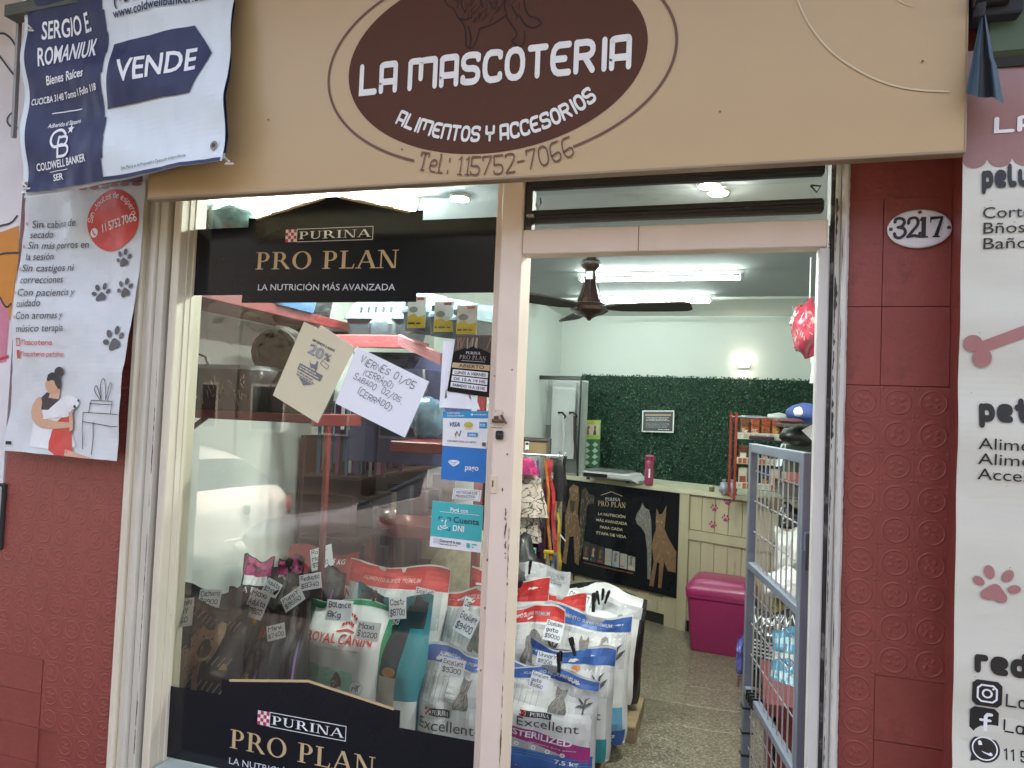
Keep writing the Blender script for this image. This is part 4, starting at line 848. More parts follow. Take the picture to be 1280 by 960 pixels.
sheet('blue_payment_sticker', 'plain blue sticker with white handshake and the word pago', 'sticker', ((553, 558), (609, 561), (606, 604), (551, 599)), YS, .13, .11, ink('pay_blue', (.0, .17, .52)), draw)
def draw(p):
    p.text('NO TOCAR LOS', (.01, .022), (.07, .024), .009, greyd, 'bold'); p.text('PRODUCTOS', (.01, .008), (.065, .01), .009, greyd, 'bold'); p.line([(.004, .004), (.076, .004), (.076, .036), (.004, .036)], .0008, greyd, 1, True)
sheet('small_white_label', 'small white printed label between the blue and the turquoise stickers', 'label', ((567, 610), (602, 613), (600, 627), (565, 623)), YS, .08, .04, wt, draw)
def draw(p):
    p.rect(0, .035, .15, .15, teal, 1); p.text('Pagá con', (.055, .122), (.108, .122), .013, wt, 'bold'); p.line([(.025, .118), (.14, .118)], .0015, wt)
    p.text('Cuenta', (.065, .087), (.142, .087), .019, ink('navy_text', (.02, .05, .12)), 'bold'); p.text('DNI', (.065, .06), (.1, .06), .019, wt, 'bold')
    for sx in (-1, 1):
        for sy in (-1, 1): cx_, cy2 = .04+sx*.017, .08+sy*.02; p.line([(cx_-sx*.009, cy2), (cx_, cy2), (cx_, cy2-sy*.009)], .003, wt if sx+sy == -2 else ink('navy_text', (0, 0, 0)), 2)
    p.ell(.033, .089, .003, .003, wt, 2, n=8); p.line(chaikin([(.045, .092), (.041, .08), (.046, .072), (.036, .072)], False), .003, wt)
    p.arc(.04, .078, .013, .013, pi*1.15, pi*1.8, .003, wt, 2, 12)
    p.rect(.01, .012, .03, .03, ink('lightgrey', (.55, .56, .58)), 1); p.text('Descargá la app', (.03, .02), (.092, .02), .0085, bk, 'bold'); p.scribble(.03, .01, .09, .016, 1, greyd)
    p.pg([(.108, .026), (.118, .026), (.119, .012), (.113, .01), (.108, .014)], teal, 2); p.scribble(.124, .01, .145, .028, 2, teal)
sheet('turquoise_payment_sticker', 'turquoise and white square sticker, lowest of the column beside the mullion', 'sticker', ((541, 626), (604, 632), (601, 691), (537, 683)), YS, .15, .15, wt, draw)
sheet('small_code_label', 'tiny pale label low on the cream window jamb', 'label', ((211, 542), (220, 542), (219, 562), (210, 562)), 2.1485, .03, .06, ink('pale_label', (.6, .62, .68)), lambda p: p.scribble(.003, .01, .027, .05, 5, greyd))
# ================================================================ LAMPS
m_tube = mat('lit_tube', (.9, .95, .92), .5, emit=(.66, .9, 1.0), estr=TUBE)
m_spot = mat('lit_spot', (.9, .9, .9), .5, emit=(.8, .95, 1), estr=185)
m_tube2 = mat('added_window_tube', (.9, .95, .92), .5, emit=(.66, .9, 1.0), estr=60)
def tube_lamp(label, x, y, L, z=2.6, m_tube=m_tube):
    t = thing('tube_light', label, 'light', (x, y, z), group='fluorescent tubes on the ceiling')
    b = MB(); b.box(-L/2-.03, L/2+.03, -.012, .012, -.022, 0, m_white, .004); b.build('batten', t)
    for s_ in (-1, 1): b = MB(); b.box(s_*(L/2+.012)-.012, s_*(L/2+.012)+.012, -.012, .012, -.066, -.02, m_metal, .003); b.build('socket', t)
    b = MB(); b.tube([(-L/2, 0, -.052), (L/2, 0, -.052)], .012, m_tube, 10); b.build('tube', t); return t
a = atz(745, 350, 2.548); c = atz(925, 347, 2.548); tube_lamp('lit fluorescent tube nearer the door, longer in view', (a.x+c.x)/2-.05, (a.y+c.y)/2, c.x-a.x+.1)
a = atz(762, 378, 2.548); c = atz(890, 376, 2.548); tube_lamp('lit fluorescent tube further back, partly behind a fan blade', (a.x+c.x)/2-.12, (a.y+c.y)/2, c.x-a.x+.2)
tube_lamp('added unseen tube brightening the window display, hidden by the sign and sticker', -1.95, 3.1, 1.0, m_tube=m_tube2)  # assumed extra tube, added out of view to brighten the bags
for px_, py_, lab in ((886, 231, 'bright round ceiling spot seen through the glass above the door, upper one'), (898, 240, 'bright round ceiling spot seen through the glass above the door, lower one'), (575, 247, 'bright round ceiling spot over the window display right of the black sticker')):
    a = atz(px_, py_, 2.59); t = thing('ceiling_spot', lab, 'light', (a.x, a.y, 2.6), group='round ceiling spots')
    b = MB(); b.lathe((0, 0, -.016), [(.05, .016), (.05, .004), (.042, 0)], m_white, 20); b.build('rim', t); b = MB(); b.lathe((0, 0, -.0185), [(.038, .0), (.038, .004)], m_spot, 20); b.build('lens', t)
a = at(930, 459, 6.98); t = thing('wall_lamp', 'small lit lamp on the back wall just above the green hedge', 'light', a)
b = MB(); b.box(-.05, .05, -.02, .02, -.01, .03, m_white, .006); b.build('base', t); b = MB(); b.blob((0, -.04, .02), .05, .035, .022, mat('lit_bulb', (1, 1, 1), .5, emit=(1, 1, .97), estr=3.5), 1, 0); b.build('bulb', t, True)
# ---------------------------------------------------------------- ceiling fan
hub = at(737, 380, 4.45); t = thing('ceiling_fan', 'brown ceiling fan with a bell-shaped housing hanging near the door', 'fan', (hub.x, hub.y, 2.6))
hz = hub.z-2.6-.025; m_br = mat('brown_enamel', (.045, .022, .018), .22, .2, coat=.4); m_chr = mat('chrome', (.6, .6, .6), .12, 1)
b = MB(); b.tube([(0, 0, hz+.2), (0, 0, 0)], .009, m_black, 10); b.tube([(0, 0, -.02), (.0, 0, 0)], .03, m_black, 12); b.build('rod', t)
b = MB(); b.lathe((0, 0, hz), [(.02, .31), (.055, .30), (.062, .28), (.058, .262), (.04, .245), (.032, .225), (.035, .20), (.04, .16), (.055, .1), (.075, .05), (.08, .03), (.11, .02), (.125, .0), (.12, -.02), (.09, -.04), (.05, -.05), (.02, -.065), (.008, -.08)], m_br, 28); smooth_angle(b.build('housing', t))
b = MB(); b.lathe((0, 0, hz), [(.058, .292), (.0635, .288), (.0635, .276), (.058, .27)], m_chr, 28); b.lathe((0, 0, hz), [(.08, .031), (.112, .024), (.113, .02), (.08, .022)], m_chr, 28)
for k in range(8):
    a_ = k*pi/4+.2; b.tube([(.0362*cos(a_), .0362*sin(a_), hz+.2), (.057*cos(a_), .057*sin(a_), hz+.1), (.077*cos(a_), .077*sin(a_), hz+.05)], .003, m_chr, 5)
b.build('chrome_trim', t); b = MB(); b.box(-.022, .022, -.047, -.036, hz+.175, hz+.225, wt, .002); b.build('paper_label', t)
m_bl = mat('fan_blade', (.04, .034, .03), .6)
for k, ang in enumerate((-.09, 2.0, 4.1)):
    ca, sa = cos(ang), sin(ang); b = MB()
    def bf(r, s_, dz=0): return Vector((ca*r-sa*s_, sa*r+ca*s_, hz-.005-s_*(.19 if k < 2 else -.16)+dz))
    st = [(.11, .03), (.2, .06), (.35, .07), (.5, .074), (.60, .072), (.63, .05)]
    for dz in (0, .010):
        for i in range(len(st)-1): b.poly([bf(st[i][0], -st[i][1], dz), bf(st[i+1][0], -st[i+1][1], dz), bf(st[i+1][0], st[i+1][1], dz), bf(st[i][0], st[i][1], dz)], m_bl)
    for i in range(len(st)-1):
        for s_ in (-1, 1): b.poly([bf(st[i][0], s_*st[i][1], 0), bf(st[i+1][0], s_*st[i+1][1], 0), bf(st[i+1][0], s_*st[i+1][1], .010), bf(st[i][0], s_*st[i][1], .010)], m_bl)
    for r in (.11, .63): w0 = .03 if r < .3 else .05; b.poly([bf(r, -w0, 0), bf(r, w0, 0), bf(r, w0, .010), bf(r, -w0, .010)], m_bl)
    o = b.build('blade', t); b = MB(); b.beam(bf(.1, 0, .01), bf(.25, 0, .01), .04, .006, m_br); b.build('blade_arm', o)
# small chain rod seen in the transom light
# ================================================================ BACK OF THE SHOP
# hedge panel
t = thing('hedge_panel', 'artificial green hedge panel covering the lower back wall', 'hedge', (-.35, 6.98, 1.0))
m_lf = [mat('leaf_a', (.012, .07, .035), .5, var=.2), mat('leaf_b', (.02, .12, .055), .45, var=.2), mat('leaf_c', (.006, .035, .022), .6)]
m_lh = mat('leaf_pale', (.09, .24, .13), .4)
b = MB(); b.box(-1.05, 1.07, -.0, .015, -.1, .995, m_lf[2]); b.build('backing', t)
b = MB()
for i in range(19000):
    x = random.uniform(-1.05, 1.07); z_ = random.uniform(-.1, 1.0+.012*random.random()); d = -random.uniform(.004, .05)
    a_ = random.uniform(0, 6.3); tl = random.uniform(-.9, .9); s_ = random.uniform(.006, .0125)
    ux = Vector((cos(a_), tl*.6, sin(a_)))*s_; vx = Vector((-sin(a_), random.uniform(-.8, .8), cos(a_)))*s_*.5; c = Vector((x, d, z_))
    b.poly([c-ux, c+vx, c+ux, c-vx], random.choices(m_lf+[m_lh], (5, 4, 4, .7))[0])
o = b.build('leaves', t); o['kind'] = 'stuff'
def draw(p):
    p.rect(.012, .012, .298, .188, ink('poster_dark', (.06, .065, .075)), 1); p.rect(.03, .15, .28, .165, gold, 2); p.scribble(.04, .1, .27, .14, 3, slv); p.scribble(.04, .04, .27, .09, 4, ink('grey_m', (.3, .31, .33))); p.scribble(.16, .02, .28, .035, 1, wt)
sheet('framed_notice', 'small dark notice in a white frame pinned on the green hedge', 'notice', ((803, 513), (843, 513), (842, 541), (802, 540)), 6.91, .31, .2, wt, draw, th=.006)
# counter: a straight front from back left to front right
cn = Vector((-.52, -1, 0)).normalized(); ct = Vector((1, -.52, 0)).normalized()
def cpt(x, off=0, z=0): p_ = Vector((x, 5.56-.52*x, z)); return p_+cn*off
C0, C1 = -1.52, .70
ct_ = thing('shop_counter', 'pale washed wood counter across the back of the shop', 'counter', cpt(-.3))
m_wood = mat('washed_wood', (.44, .39, .27), .6, var=.16, scale=6, stretch=(1, 1, .2), bump=.3, bscale=30, col2=(.2, .17, .11), c2amt=.4, c2scale=8)
m_top = mat('counter_top', (.56, .54, .4), .35, var=.08, scale=8, col2=(.3, .24, .15), c2amt=.34, c2scale=10)
O = ct_.location
def cb(x0, x1, o0, o1, z0, z1, M, nm, par=ct_):     # box along the counter front
    L = (x1-x0)*math.sqrt(1+.52**2)/2; b = MB(); b.obox(cpt((x0+x1)/2, (o0+o1)/2, (z0+z1)/2)-O, ct*L, cn*(o1-o0)/2, (0, 0, (z1-z0)/2), M); return b.build(nm, par)
cb(C0-.03, C1, -.5, .035, 1.035, 1.07, m_top, 'top'); cb(C0, C1, -.03, -.008, .08, 1.03, mat('counter_core', (.16, .14, .1), .8), 'panel')
cb(C0, C1, -.03, .005, .0, .075, m_dark, 'plinth')
x = C0; 
while x < C1-.05:
    cb(x+.002, x+.094, -.006, .004, .77, 1.03, m_wood, 'plank'); cb(x+.002, x+.094, -.006, .004, .10, .69, m_wood, 'plank'); x += .096
cb(C0, C1, -.004, .022, .695, .765, m_wood, 'rail'); cb(C0, C1, -.004, .02, .085, .17, m_wood, 'rail')
for x in (-.345, -.255+.0, ): pass
cb(-.335, -.262, -.002, .028, .0, 1.033, m_wood, 'post'); cb(-.43, -.34, -.002, .026, .0, .24, m_wood, 'post'); cb(C0, C0+.06, -.002, .028, 0, 1.033, m_wood, 'post'); cb(.5, .58, -.002, .028, 0, 1.033, m_wood, 'post')
P0c = cpt(0, .006); p = Print(lambda u, v, l=0: atp(u, v, P0c, cn)+cn*l-O)
mg = ink('magenta_paint', (.35, .03, .13), .5)
pp = Print(lambda u, v, l=0: cpt(0, .006+l, 0)+ct*u+Vector((0, 0, v))-O)
def cuv(px_, py_): q = atp(px_, py_, P0c, cn); return ((q-cpt(0, .006)).dot(ct), q.z)
for x, y in ((893, 637), (909, 629), (907, 650), (891, 658)):
    pp = Print(lambda u, v, l=0: cpt(0, .006+l, 0)+ct*u+Vector((0, 0, v))-O); pp.paw(*cuv(x, y), .03, random.uniform(-.3, .3), mg, 1); pp.build('painted_paw', ct_)
# black banner on the counter
P1c = cpt(0, .035)
def cuv2(px_, py_): q = atp(px_, py_, P1c, cn); return ((q-P1c).dot(ct), q.z)
c = [cuv2(*q) for q in ((702, 599), (849, 613), (846, 745), (702, 716))]
bx0 = (c[0][0]+c[3][0])/2; bx1 = (c[1][0]+c[2][0])/2; bz0 = (c[2][1]+c[3][1])/2; bz1 = min(1.033, (c[0][1]+c[1][1])/2)
t = thing('counter_banner', 'black banner with a dog, a cat and gold lettering on the counter front', 'banner', P1c+Vector((0, 0, bz0)))
CF = lambda u, v, l=0: ct*u+Vector((0, 0, v-bz0))+cn*l
b = MB(); b.obox(ct*((bx0+bx1)/2)+Vector((0, 0, (bz1-bz0)/2))-cn*.002, ct*(bx1-bx0)/2, cn*.002, (0, 0, (bz1-bz0)/2), m_stk); b.build('cloth', t)
p = Print(CF); bw = bx1-bx0; bh = bz1-bz0
f1 = ink('fur_brown', (.2, .11, .06)); f2 = ink('fur_dark', (.05, .035, .028)); f3 = ink('fur_light', (.48, .32, .2)); f4 = ink('fur_grey', (.18, .17, .16)); f5 = ink('fur_pale', (.62, .52, .4))
X = lambda a: bx0+a*bw
Z = lambda a: bz0+a*bh
def animal(p, poly, base, mats, n, ln, wd=.0016, l=2, ang=1.3):
    p.pg(poly, base, l); p.fur(poly, n, mats, ln, l+1, wd, ang)
d1 = [(X(.02), Z(.1)), (X(.04), Z(.35)), (X(.03), Z(.6)), (X(.07), Z(.82)), (X(.06), Z(.9)), (X(.1), Z(.96)), (X(.15), Z(.94)), (X(.16), Z(.8)), (X(.15), Z(.66)), (X(.19), Z(.4)), (X(.18), Z(.1)), (X(.14), Z(.12)), (X(.12), Z(.4)), (X(.08), Z(.38)), (X(.06), Z(.08))]
d2 = [(X(.17), Z(.6)), (X(.18), Z(.9)), (X(.22), Z(.94)), (X(.25), Z(.88)), (X(.305), Z(.86)), (X(.3), Z(.78)), (X(.24), Z(.76)), (X(.23), Z(.6)), (X(.21), Z(.3)), (X(.19), Z(.15)), (X(.18), Z(.4))]
animal(p, d2, f2, [f4, f5, f2], 150, .03); animal(p, d1, f1, [f1, f3, f2, f5], 240, .03); p.pg([(X(.075), Z(.78)), (X(.125), Z(.78)), (X(.12), Z(.68)), (X(.1), Z(.64)), (X(.08), Z(.68))], f2, 4)
c1_ = [(X(.662), Z(.69)), (X(.675), Z(.75)), (X(.70), Z(.8)), (X(.715), Z(.86)), (X(.735), Z(.815)), (X(.77), Z(.8)), (X(.79), Z(.7)), (X(.80), Z(.5)), (X(.80), Z(.12)), (X(.775), Z(.12)), (X(.765), Z(.4)), (X(.745), Z(.56)), (X(.715), Z(.61)), (X(.675), Z(.645))]
c2_ = [(X(.79), Z(.06)), (X(.82), Z(.3)), (X(.80), Z(.46)), (X(.815), Z(.56)), (X(.83), Z(.62)), (X(.825), Z(.7)), (X(.828), Z(.83)), (X(.85), Z(.77)), (X(.875), Z(.78)), (X(.905), Z(.87)), (X(.9), Z(.72)), (X(.895), Z(.64)), (X(.93), Z(.55)), (X(.99), Z(.44)), (X(.99), Z(.24)), (X(.93), Z(.24)), (X(.9), Z(.32)), (X(.885), Z(.06)), (X(.86), Z(.06)), (X(.865), Z(.3)), (X(.845), Z(.3)), (X(.825), Z(.06))]
animal(p, c1_, f4, [f4, f5, f2], 110, .025); animal(p, c2_, f1, [f1, f4, f3, f2], 220, .028)
for ex in (.838, .872): p.ell(X(ex), Z(.7), .006, .006, gold, 5, n=8)
p.line([(X(.36), Z(.88)), (X(.45), Z(.93)), (X(.545), Z(.9))], .004, gold); p.text('PURINA', (X(.4), Z(.83)), (X(.53), Z(.845)), .026, slv, 'serif'); p.text('PRO PLAN', (X(.335), Z(.765)), (X(.58), Z(.785)), .042, gold, 'serif')
for i, s_ in enumerate(('LA NUTRICIÓN', 'MÁS AVANZADA', 'PARA CADA', 'ETAPA DE VIDA')): wd_ = (.12, .135, .1, .13)[i]; p.text(s_, (X(.46-wd_), Z(.67-i*.067)), (X(.46+wd_), Z(.68-i*.067)), .022, gold if 0 else ink('cream_text', (.5, .42, .3)), 'bold')
for i in range(7):
    x0 = X(.215+i*.066); p.rect(x0, Z(.17), x0+bw*.06, Z(.37-.01*i), (ink('pack_dark', (.04, .04, .045)) if i < 3 else ink('pack_light', (.3, .31, .32))), 2); p.pg(xf(DOG_SIT, x0+bw*.012, Z(.22), bw*.035, bh*.1), f3 if i % 2 else f1, 3); p.scribble(x0+.004, Z(.175), x0+bw*.055, Z(.21), 1, [gold, cy_, red2][i % 3], 3)
p.rect(X(.22), Z(.135), X(.66), Z(.15), ink('pack_strip', (.12, .05, .04)), 2)
p.build('print', t)
# things on the counter
a = at(768, 592, 5.98); t = thing('shop_scale', 'grey and white electronic weighing scale on the counter', 'scale', (a.x, a.y+.0, 1.07))
t.rotation_euler.z = -.3
b = MB(); b.box(-.24, .2, -.13, .13, .02, .075, mat('scale_grey', (.42, .43, .43), .4), .015); b.obox((.22, 0, .035), (.05, 0, -.018), (0, .12, 0), (.003, 0, .012), mat('scale_grey', (0, 0, 0))); b.build('body', t)
b = MB(); b.box(-.22, .14, -.12, .12, .078, .09, m_metal, .004); b.build('pan', t); b = MB(); b.box(-.22, .0, -.1335, -.1305, .03, .06, m_black, .001); b.build('display', t)
b = MB()
for sx in (-.2, .16): b.lathe((sx, -.08, 0), [(.015, 0), (.015, .02)], m_black, 10); b.lathe((sx, .08, 0), [(.015, 0), (.015, .02)], m_black, 10)
b.build('foot', t)
a = at(811, 600, 5.82); t = thing('water_bottle', 'tall pink drinking bottle standing on the counter', 'bottle', (a.x, a.y, 1.07)); m_pb = mat('pink_plastic', (.33, .05, .11), .25, coat=.3)
b = MB(); b.lathe((0, 0, 0), [(.03, 0), (.036, .01), (.036, .12), (.032, .135), (.036, .15), (.036, .19), (.03, .2)], m_pb, 20); smooth_angle(b.build('body', t)); b = MB(); b.lathe((0, 0, 0), [(.037, .195), (.038, .225), (.03, .235), (.01, .24)], mat('pink_lid', (.25, .03, .08), .3), 20); b.tube([(.03, 0, .23), (.045, 0, .22), (.046, 0, .19)], .006, MATS['pink_lid'], 6); smooth_angle(b.build('lid', t))
b = MB(); b.box(.0, .012, -.0375, -.034, .06, .13, wt, .001); b.build('mark', t)
a = at(890, 604, 5.62); t = thing('small_jar', 'tiny olive jar with pale lid on the counter edge', 'jar', (a.x, a.y, 1.07)); b = MB(); b.lathe((0, 0, 0), [(.018, 0), (.02, .01), (.02, .035)], mat('olive_glass', (.16, .13, .06), .2), 14); b.build('body', t); b = MB(); b.lathe((0, 0, .035), [(.021, 0), (.021, .012)], mat('pale_lid', (.5, .48, .4), .4), 14); b.build('lid', t)
m_cello = mat('grey_cellophane', (.3, .31, .36), .15, var=.35, scale=30, coat=.5)
for k, (px_, lab) in enumerate(((905, 'small grey cellophane treat bag on the counter, left of two'), (916, 'small grey cellophane treat bag on the counter, right of two beside the red rack'))):
    a = at(px_, 608, 5.5); t = thing('treat_bag', lab, 'bag', (a.x, a.y, 1.07), group='cellophane treat bags on the counter')
    b = MB(); b.blob((0, 0, .04), .034, .03, .045, m_cello, k, .2, 3); b.build('bag', t, True); b = MB(); b.lathe((0, 0, .08), [(.008, 0), (.018, .03)], m_cello, 9); b.build('twist', t)
# pack card hanging on the hedge
def draw(p): 
    p.rect(0, .13, .11, .22, ink('card_lime', (.25, .4, .08)), 1); p.rect(.008, .15, .102, .2, ink('card_photo', (.5, .42, .34)), 2); p.pg(xf(DOG_SIT, .02, .15, .03, .045), f1, 3); p.pg(xf(CAT_SIT, .06, .15, .03, .045), f2, 3); p.text('PETS', (.02, .205), (.09, .205), .011, yel, 'bold')
    for r in range(4):
        for c_ in range(2): p.pg([(.012+c_*.05, .02+r*.028), (.03+c_*.05, .034+r*.028), (.05+c_*.05, .02+r*.028), (.03+c_*.05, .01+r*.028)], ink('blister', (.3, .5, .4)), 2)
sheet('hanging_card', 'narrow green blister card hanging on the hedge\'s left edge', 'card', ((729, 525), (751, 525), (749, 584), (727, 584)), 6.6, .11, .22, ink('card_green', (.03, .1, .05)), draw, th=.003)
# grooming booth at back left
Y = 6.2; zb_ = .0; x0 = -1.84; x1 = -1.245
t = thing('grooming_booth', 'grey lined grooming booth with a black frame beside the hedge', 'booth', ((x0+x1)/2, Y, 0))
m_bk = mat('booth_grey', (.42, .45, .44), .5, var=.15, scale=3); mm = (x0+x1)/2
b = MB(); b.box(x0-mm, x1-mm, .3, .32, 0, 1.92, m_bk); b.build('back_panel', t); b = MB(); b.box(x0-mm, x1-mm, .285, .298, 0, 1.5, mat('booth_grey_dark', (.16, .17, .17), .4, var=.1)); b.build('splash_panel', t)
b = MB(); b.box(-.02, .2, .24, .284, 1.2, 1.9, mat('booth_white', (.58, .6, .6), .4)); b.build('white_panel', t)
b = MB(); b.box(x0-mm, x1-mm, -.01, .02, 1.905, 1.94, m_black, .003); b.box(x1-mm-.012, x1-mm, -.01, .02, 0, 1.904, m_black, .002); b.box(x1-mm-.01, x1-mm-.002, .021, .3, 0, 1.904, m_bk); b.box(x0-mm, x0-mm+.02, -.01, .02, 0, 1.904, m_black, .002); b.box(-.235, -.228, -.01, .01, 0, 1.904, m_black); b.build('frame', t)
b = MB(); b.box(x0-mm+.02, -.24, .0, .006, .0, 1.9, glassmat('booth_glass', 1.5, (.8, .84, .83))); b.build('glass_screen', t)
for k, (px_, lab, M_) in enumerate(((705, 'grooming hose on a black hook in the grey booth, pale one', mat('hose_white', (.55, .55, .55), .4)), (719, 'grooming hose on a black hook in the grey booth, dark one', mat('hose_dark', (.08, .06, .055), .4)))):
    a = at(px_, 520, 6.36); h = thing('grooming_hose', lab, 'hose', (a.x, a.y, a.z), group='hoses hanging in the grooming booth')
    b = MB(); b.tube([(-.06, .05, .02), (-.05, 0, .03), (-.01, -.03, .03), (.02, -.03, .0), (.0, -.03, -.03)], .01, m_black, 7); b.build('hook', h)
    b = MB(); b.tube([(.0, -.03, 0), (.01, -.04, -.2), (.0+k*.04, -.04, -.4), (.03+k*.05, -.02, -.7)], .012, M_, 7); b.build('hose', h)
# ---------------------------------------------------------------- pink bin
t = thing('pink_bin', 'magenta plastic storage bin with lid in front of the counter', 'bin', (-.012, 5.36, 0)); t.rotation_euler.z = -.12
m_pbin = mat('magenta_plastic', (.33, .022, .11), .33, var=.05, coat=.15)
b = MB()
def rrect(hx, hy, r, z_, n=5): return [(sx*(hx-r)+r*cos(a0+i*pi/2/n), sy*(hy-r)+r*sin(a0+i*pi/2/n), z_) for sx, sy, a0 in ((1, 1, 0), (-1, 1, pi/2), (-1, -1, pi), (1, -1, 1.5*pi)) for i in range(n+1)]
def loft(b, rings, M, cap=True):
    i0 = len(b.v); n = len(rings[0]); k = b.mi(M)
    for r in rings: b.v += r
    for j in range(len(rings)-1):
        for q in range(n): b.f.append((i0+j*n+q, i0+j*n+(q+1) % n, i0+(j+1)*n+(q+1) % n, i0+(j+1)*n+q)); b.m.append(k)
    if cap: b.f.append(tuple(i0+n-1-q for q in range(n))); b.f.append(tuple(i0+(len(rings)-1)*n+q for q in range(n))); b.m += [k, k]
loft(b, [rrect(.185, .14, .03, 0), rrect(.195, .148, .035, .02), rrect(.222, .168, .04, .4)], m_pbin); smooth_angle(b.build('body', t))
b = MB(); loft(b, [rrect(.232, .178, .04, .385), rrect(.234, .18, .04, .425), rrect(.225, .17, .045, .445), rrect(.19, .14, .05, .492), rrect(.17, .12, .05, .5)], m_pbin); smooth_angle(b.build('lid', t))
b = MB(); loft(b, [rrect(.226, .172, .04, .365), rrect(.231, .177, .04, .37), rrect(.231, .177, .04, .383)], m_pbin); smooth_angle(b.build('rim', t))
b = MB(); b.obox((.205, -.1555, .25), (.004, 0, 0), (0, .001, 0), (0, 0, .022), wt); b.obox((.198, -.1545, .2), (.004, 0, 0), (0, .001, 0), (0, 0, .012), wt); b.build('white_mark', t)
# ================================================================ FOOD BAGS
m_poly = mat('woven_white', (.7, .71, .71), .35, var=.05, scale=8); m_sil = mat('silver_grey_foil', (.5, .51, .54), .3, var=.12, scale=6); m_pl = mat('clip_black', (.01, .01, .01), .4)
fg = ink('fur_g1', (.2, .19, .18)); fg2 = ink('fur_g2', (.06, .055, .055)); fg3 = ink('fur_g3', (.4, .37, .34)); lg = ink('light_grey', (.42, .43, .45), .4); pan_ = ink('plank_grey', (.5, .51, .52), .4); pan2 = ink('plank_line', (.28, .29, .3), .4)
class Bag:
    def __init__(s, name, label, cat, x, y, z, w, h, t, front, side=None, rz=0, tilt=0, seed=0, lean=0, top=.58, fold=0, group=None, slump=0):
        s.vk = 1; s.w, s.h, s.t, s.sd = w, h, t, seed; s.top = top; s.lean = lean; s.slump = slump
        s.o = thing(name, label, cat, (x, y, z), group=group, rot=(tilt-.09, slump, rz)); s.o.location.y -= .03
        side = side or front; b = MB()
        b.grid(lambda a, c: s.S(2*a-1, c, 1), 22, 30, front, lambda a, c: side if abs(2*a-1) > .95 else front)
        b.grid(lambda a, c: s.S(1-2*a, c, -1), 22, 30, side)
        n = 12; bot = [s.S(2*i/n-1, 0, 1) for i in range(n+1)]+[s.S(1-2*i/n, 0, -1) for i in range(1, n)]; b.poly(bot, side)
        smooth_angle(b.build('bag', s.o), 70)
        s.p = Print(s.F, maxe=.03, base=.0012)
    def S(s, u, c, sg):
        w2 = s.w/2*(1-.05*(1-min(1, c/.12))**2-.03*sin(pi*c)); T = s.t/2*min(1, .72+c*1.6)
        k = max(0, (c-s.top)/(1-s.top)); T = T*(1-(k*k*(3-2*k)))+.004
        prof = (1-abs(u)**4)**.55
        nz = noise.noise(Vector((u*1.7+s.sd*7, c*3.2, sg*2.3)))*.027+noise.noise(Vector((u*4+s.sd*3, c*7, sg)))*.014
        crease = .006*math.exp(-((c-.9-.04*sin(u*3+s.sd))/.02)**2)
        amp = prof*(.35+.65*min(1, k+.45))
        y = -sg*T*prof+(nz*amp if sg > 0 else nz*amp)+s.lean*max(0, c-.35)**2-crease*prof*sg
        zt = s.h*c+(k**2)*.022*sin(u*3.1+s.sd*2)+(k**2)*.014*abs(u)**2*cos(s.sd)+.006*noise.noise(Vector((u*3, s.sd, 5)))*k
        return Vector((w2*u+.006*noise.noise(Vector((c*4, s.sd, sg*0))), y, zt))
    def F(s, x, z_, l=0):
        u = max(-1, min(1, x/(s.w/2))); c = max(0, min(1, 1-(1-z_/s.h)*s.vk)); p = s.S(u, c, 1); e = .02
        a = s.S(min(1, u+e), c, 1)-s.S(max(-1, u-e), c, 1); d = s.S(u, min(1, c+e), 1)-s.S(u, max(0, c-e), 1); n = a.cross(d)
        n = n.normalized() if n.length > 1e-9 else Vector((0, -1, 0))
        return p+n*l
    def band(s, lo, hi, M, l=1, u0=-.93, u1=.93, n=22):
        for i in range(n):
            a, b_ = u0+(u1-u0)*i/n, u0+(u1-u0)*(i+1)/n; f = lambda g, q: g(q) if callable(g) else g
            la, lb, ha, hb = f(lo, a), f(lo, b_), f(hi, a), f(hi, b_); m_ = max(1, int(max(ha-la, hb-lb)*s.h/.02))
            for j in range(m_):
                q0, q1 = j/m_, (j+1)/m_; k0 = s.p.k
                MB.poly(s.p, [s.F(a*s.w/2, (la+(ha-la)*q0)*s.h, .0006+l*.0006), s.F(b_*s.w/2, (lb+(hb-lb)*q0)*s.h, .0006+l*.0006), s.F(b_*s.w/2, (lb+(hb-lb)*q1)*s.h, .0006+l*.0006), s.F(a*s.w/2, (la+(ha-la)*q1)*s.h, .0006+l*.0006)], M)
    def T(s, body, u0, u1, c, h, M, font='bold', l=3, c1=None, sh=0):
        s.p.text(body, (u0*s.w/2, c*s.h), (u1*s.w/2, (c if c1 is None else c1)*s.h), h*s.h, M, font, l, sh=sh)
    def A(s, poly, u, c, su, sc_, base, mats, n, ang=1.2, l=3):
        pl = xf(poly, u*s.w/2, c*s.h, su*s.w/2, sc_*s.h); s.p.pg(pl, base, l); s.p.fur(pl, n, mats, .02, l+1, .0013, ang)
    def done(s): s.p.build('print', s.o, kind=None)
red_t = ink('pack_red', (.55, .035, .035), .35); blu_t = ink('pack_blue', (.03, .11, .36), .35); blu2 = ink('pack_sky', (.12, .38, .58), .35); mag = ink('pack_magenta', (.36, .03, .19), .35); pur = ink('pack_purple', (.27, .17, .42), .35); tealp = ink('pack_teal', (.01, .27, .33), .3); grn = ink('pack_green', (.02, .28, .14), .35)
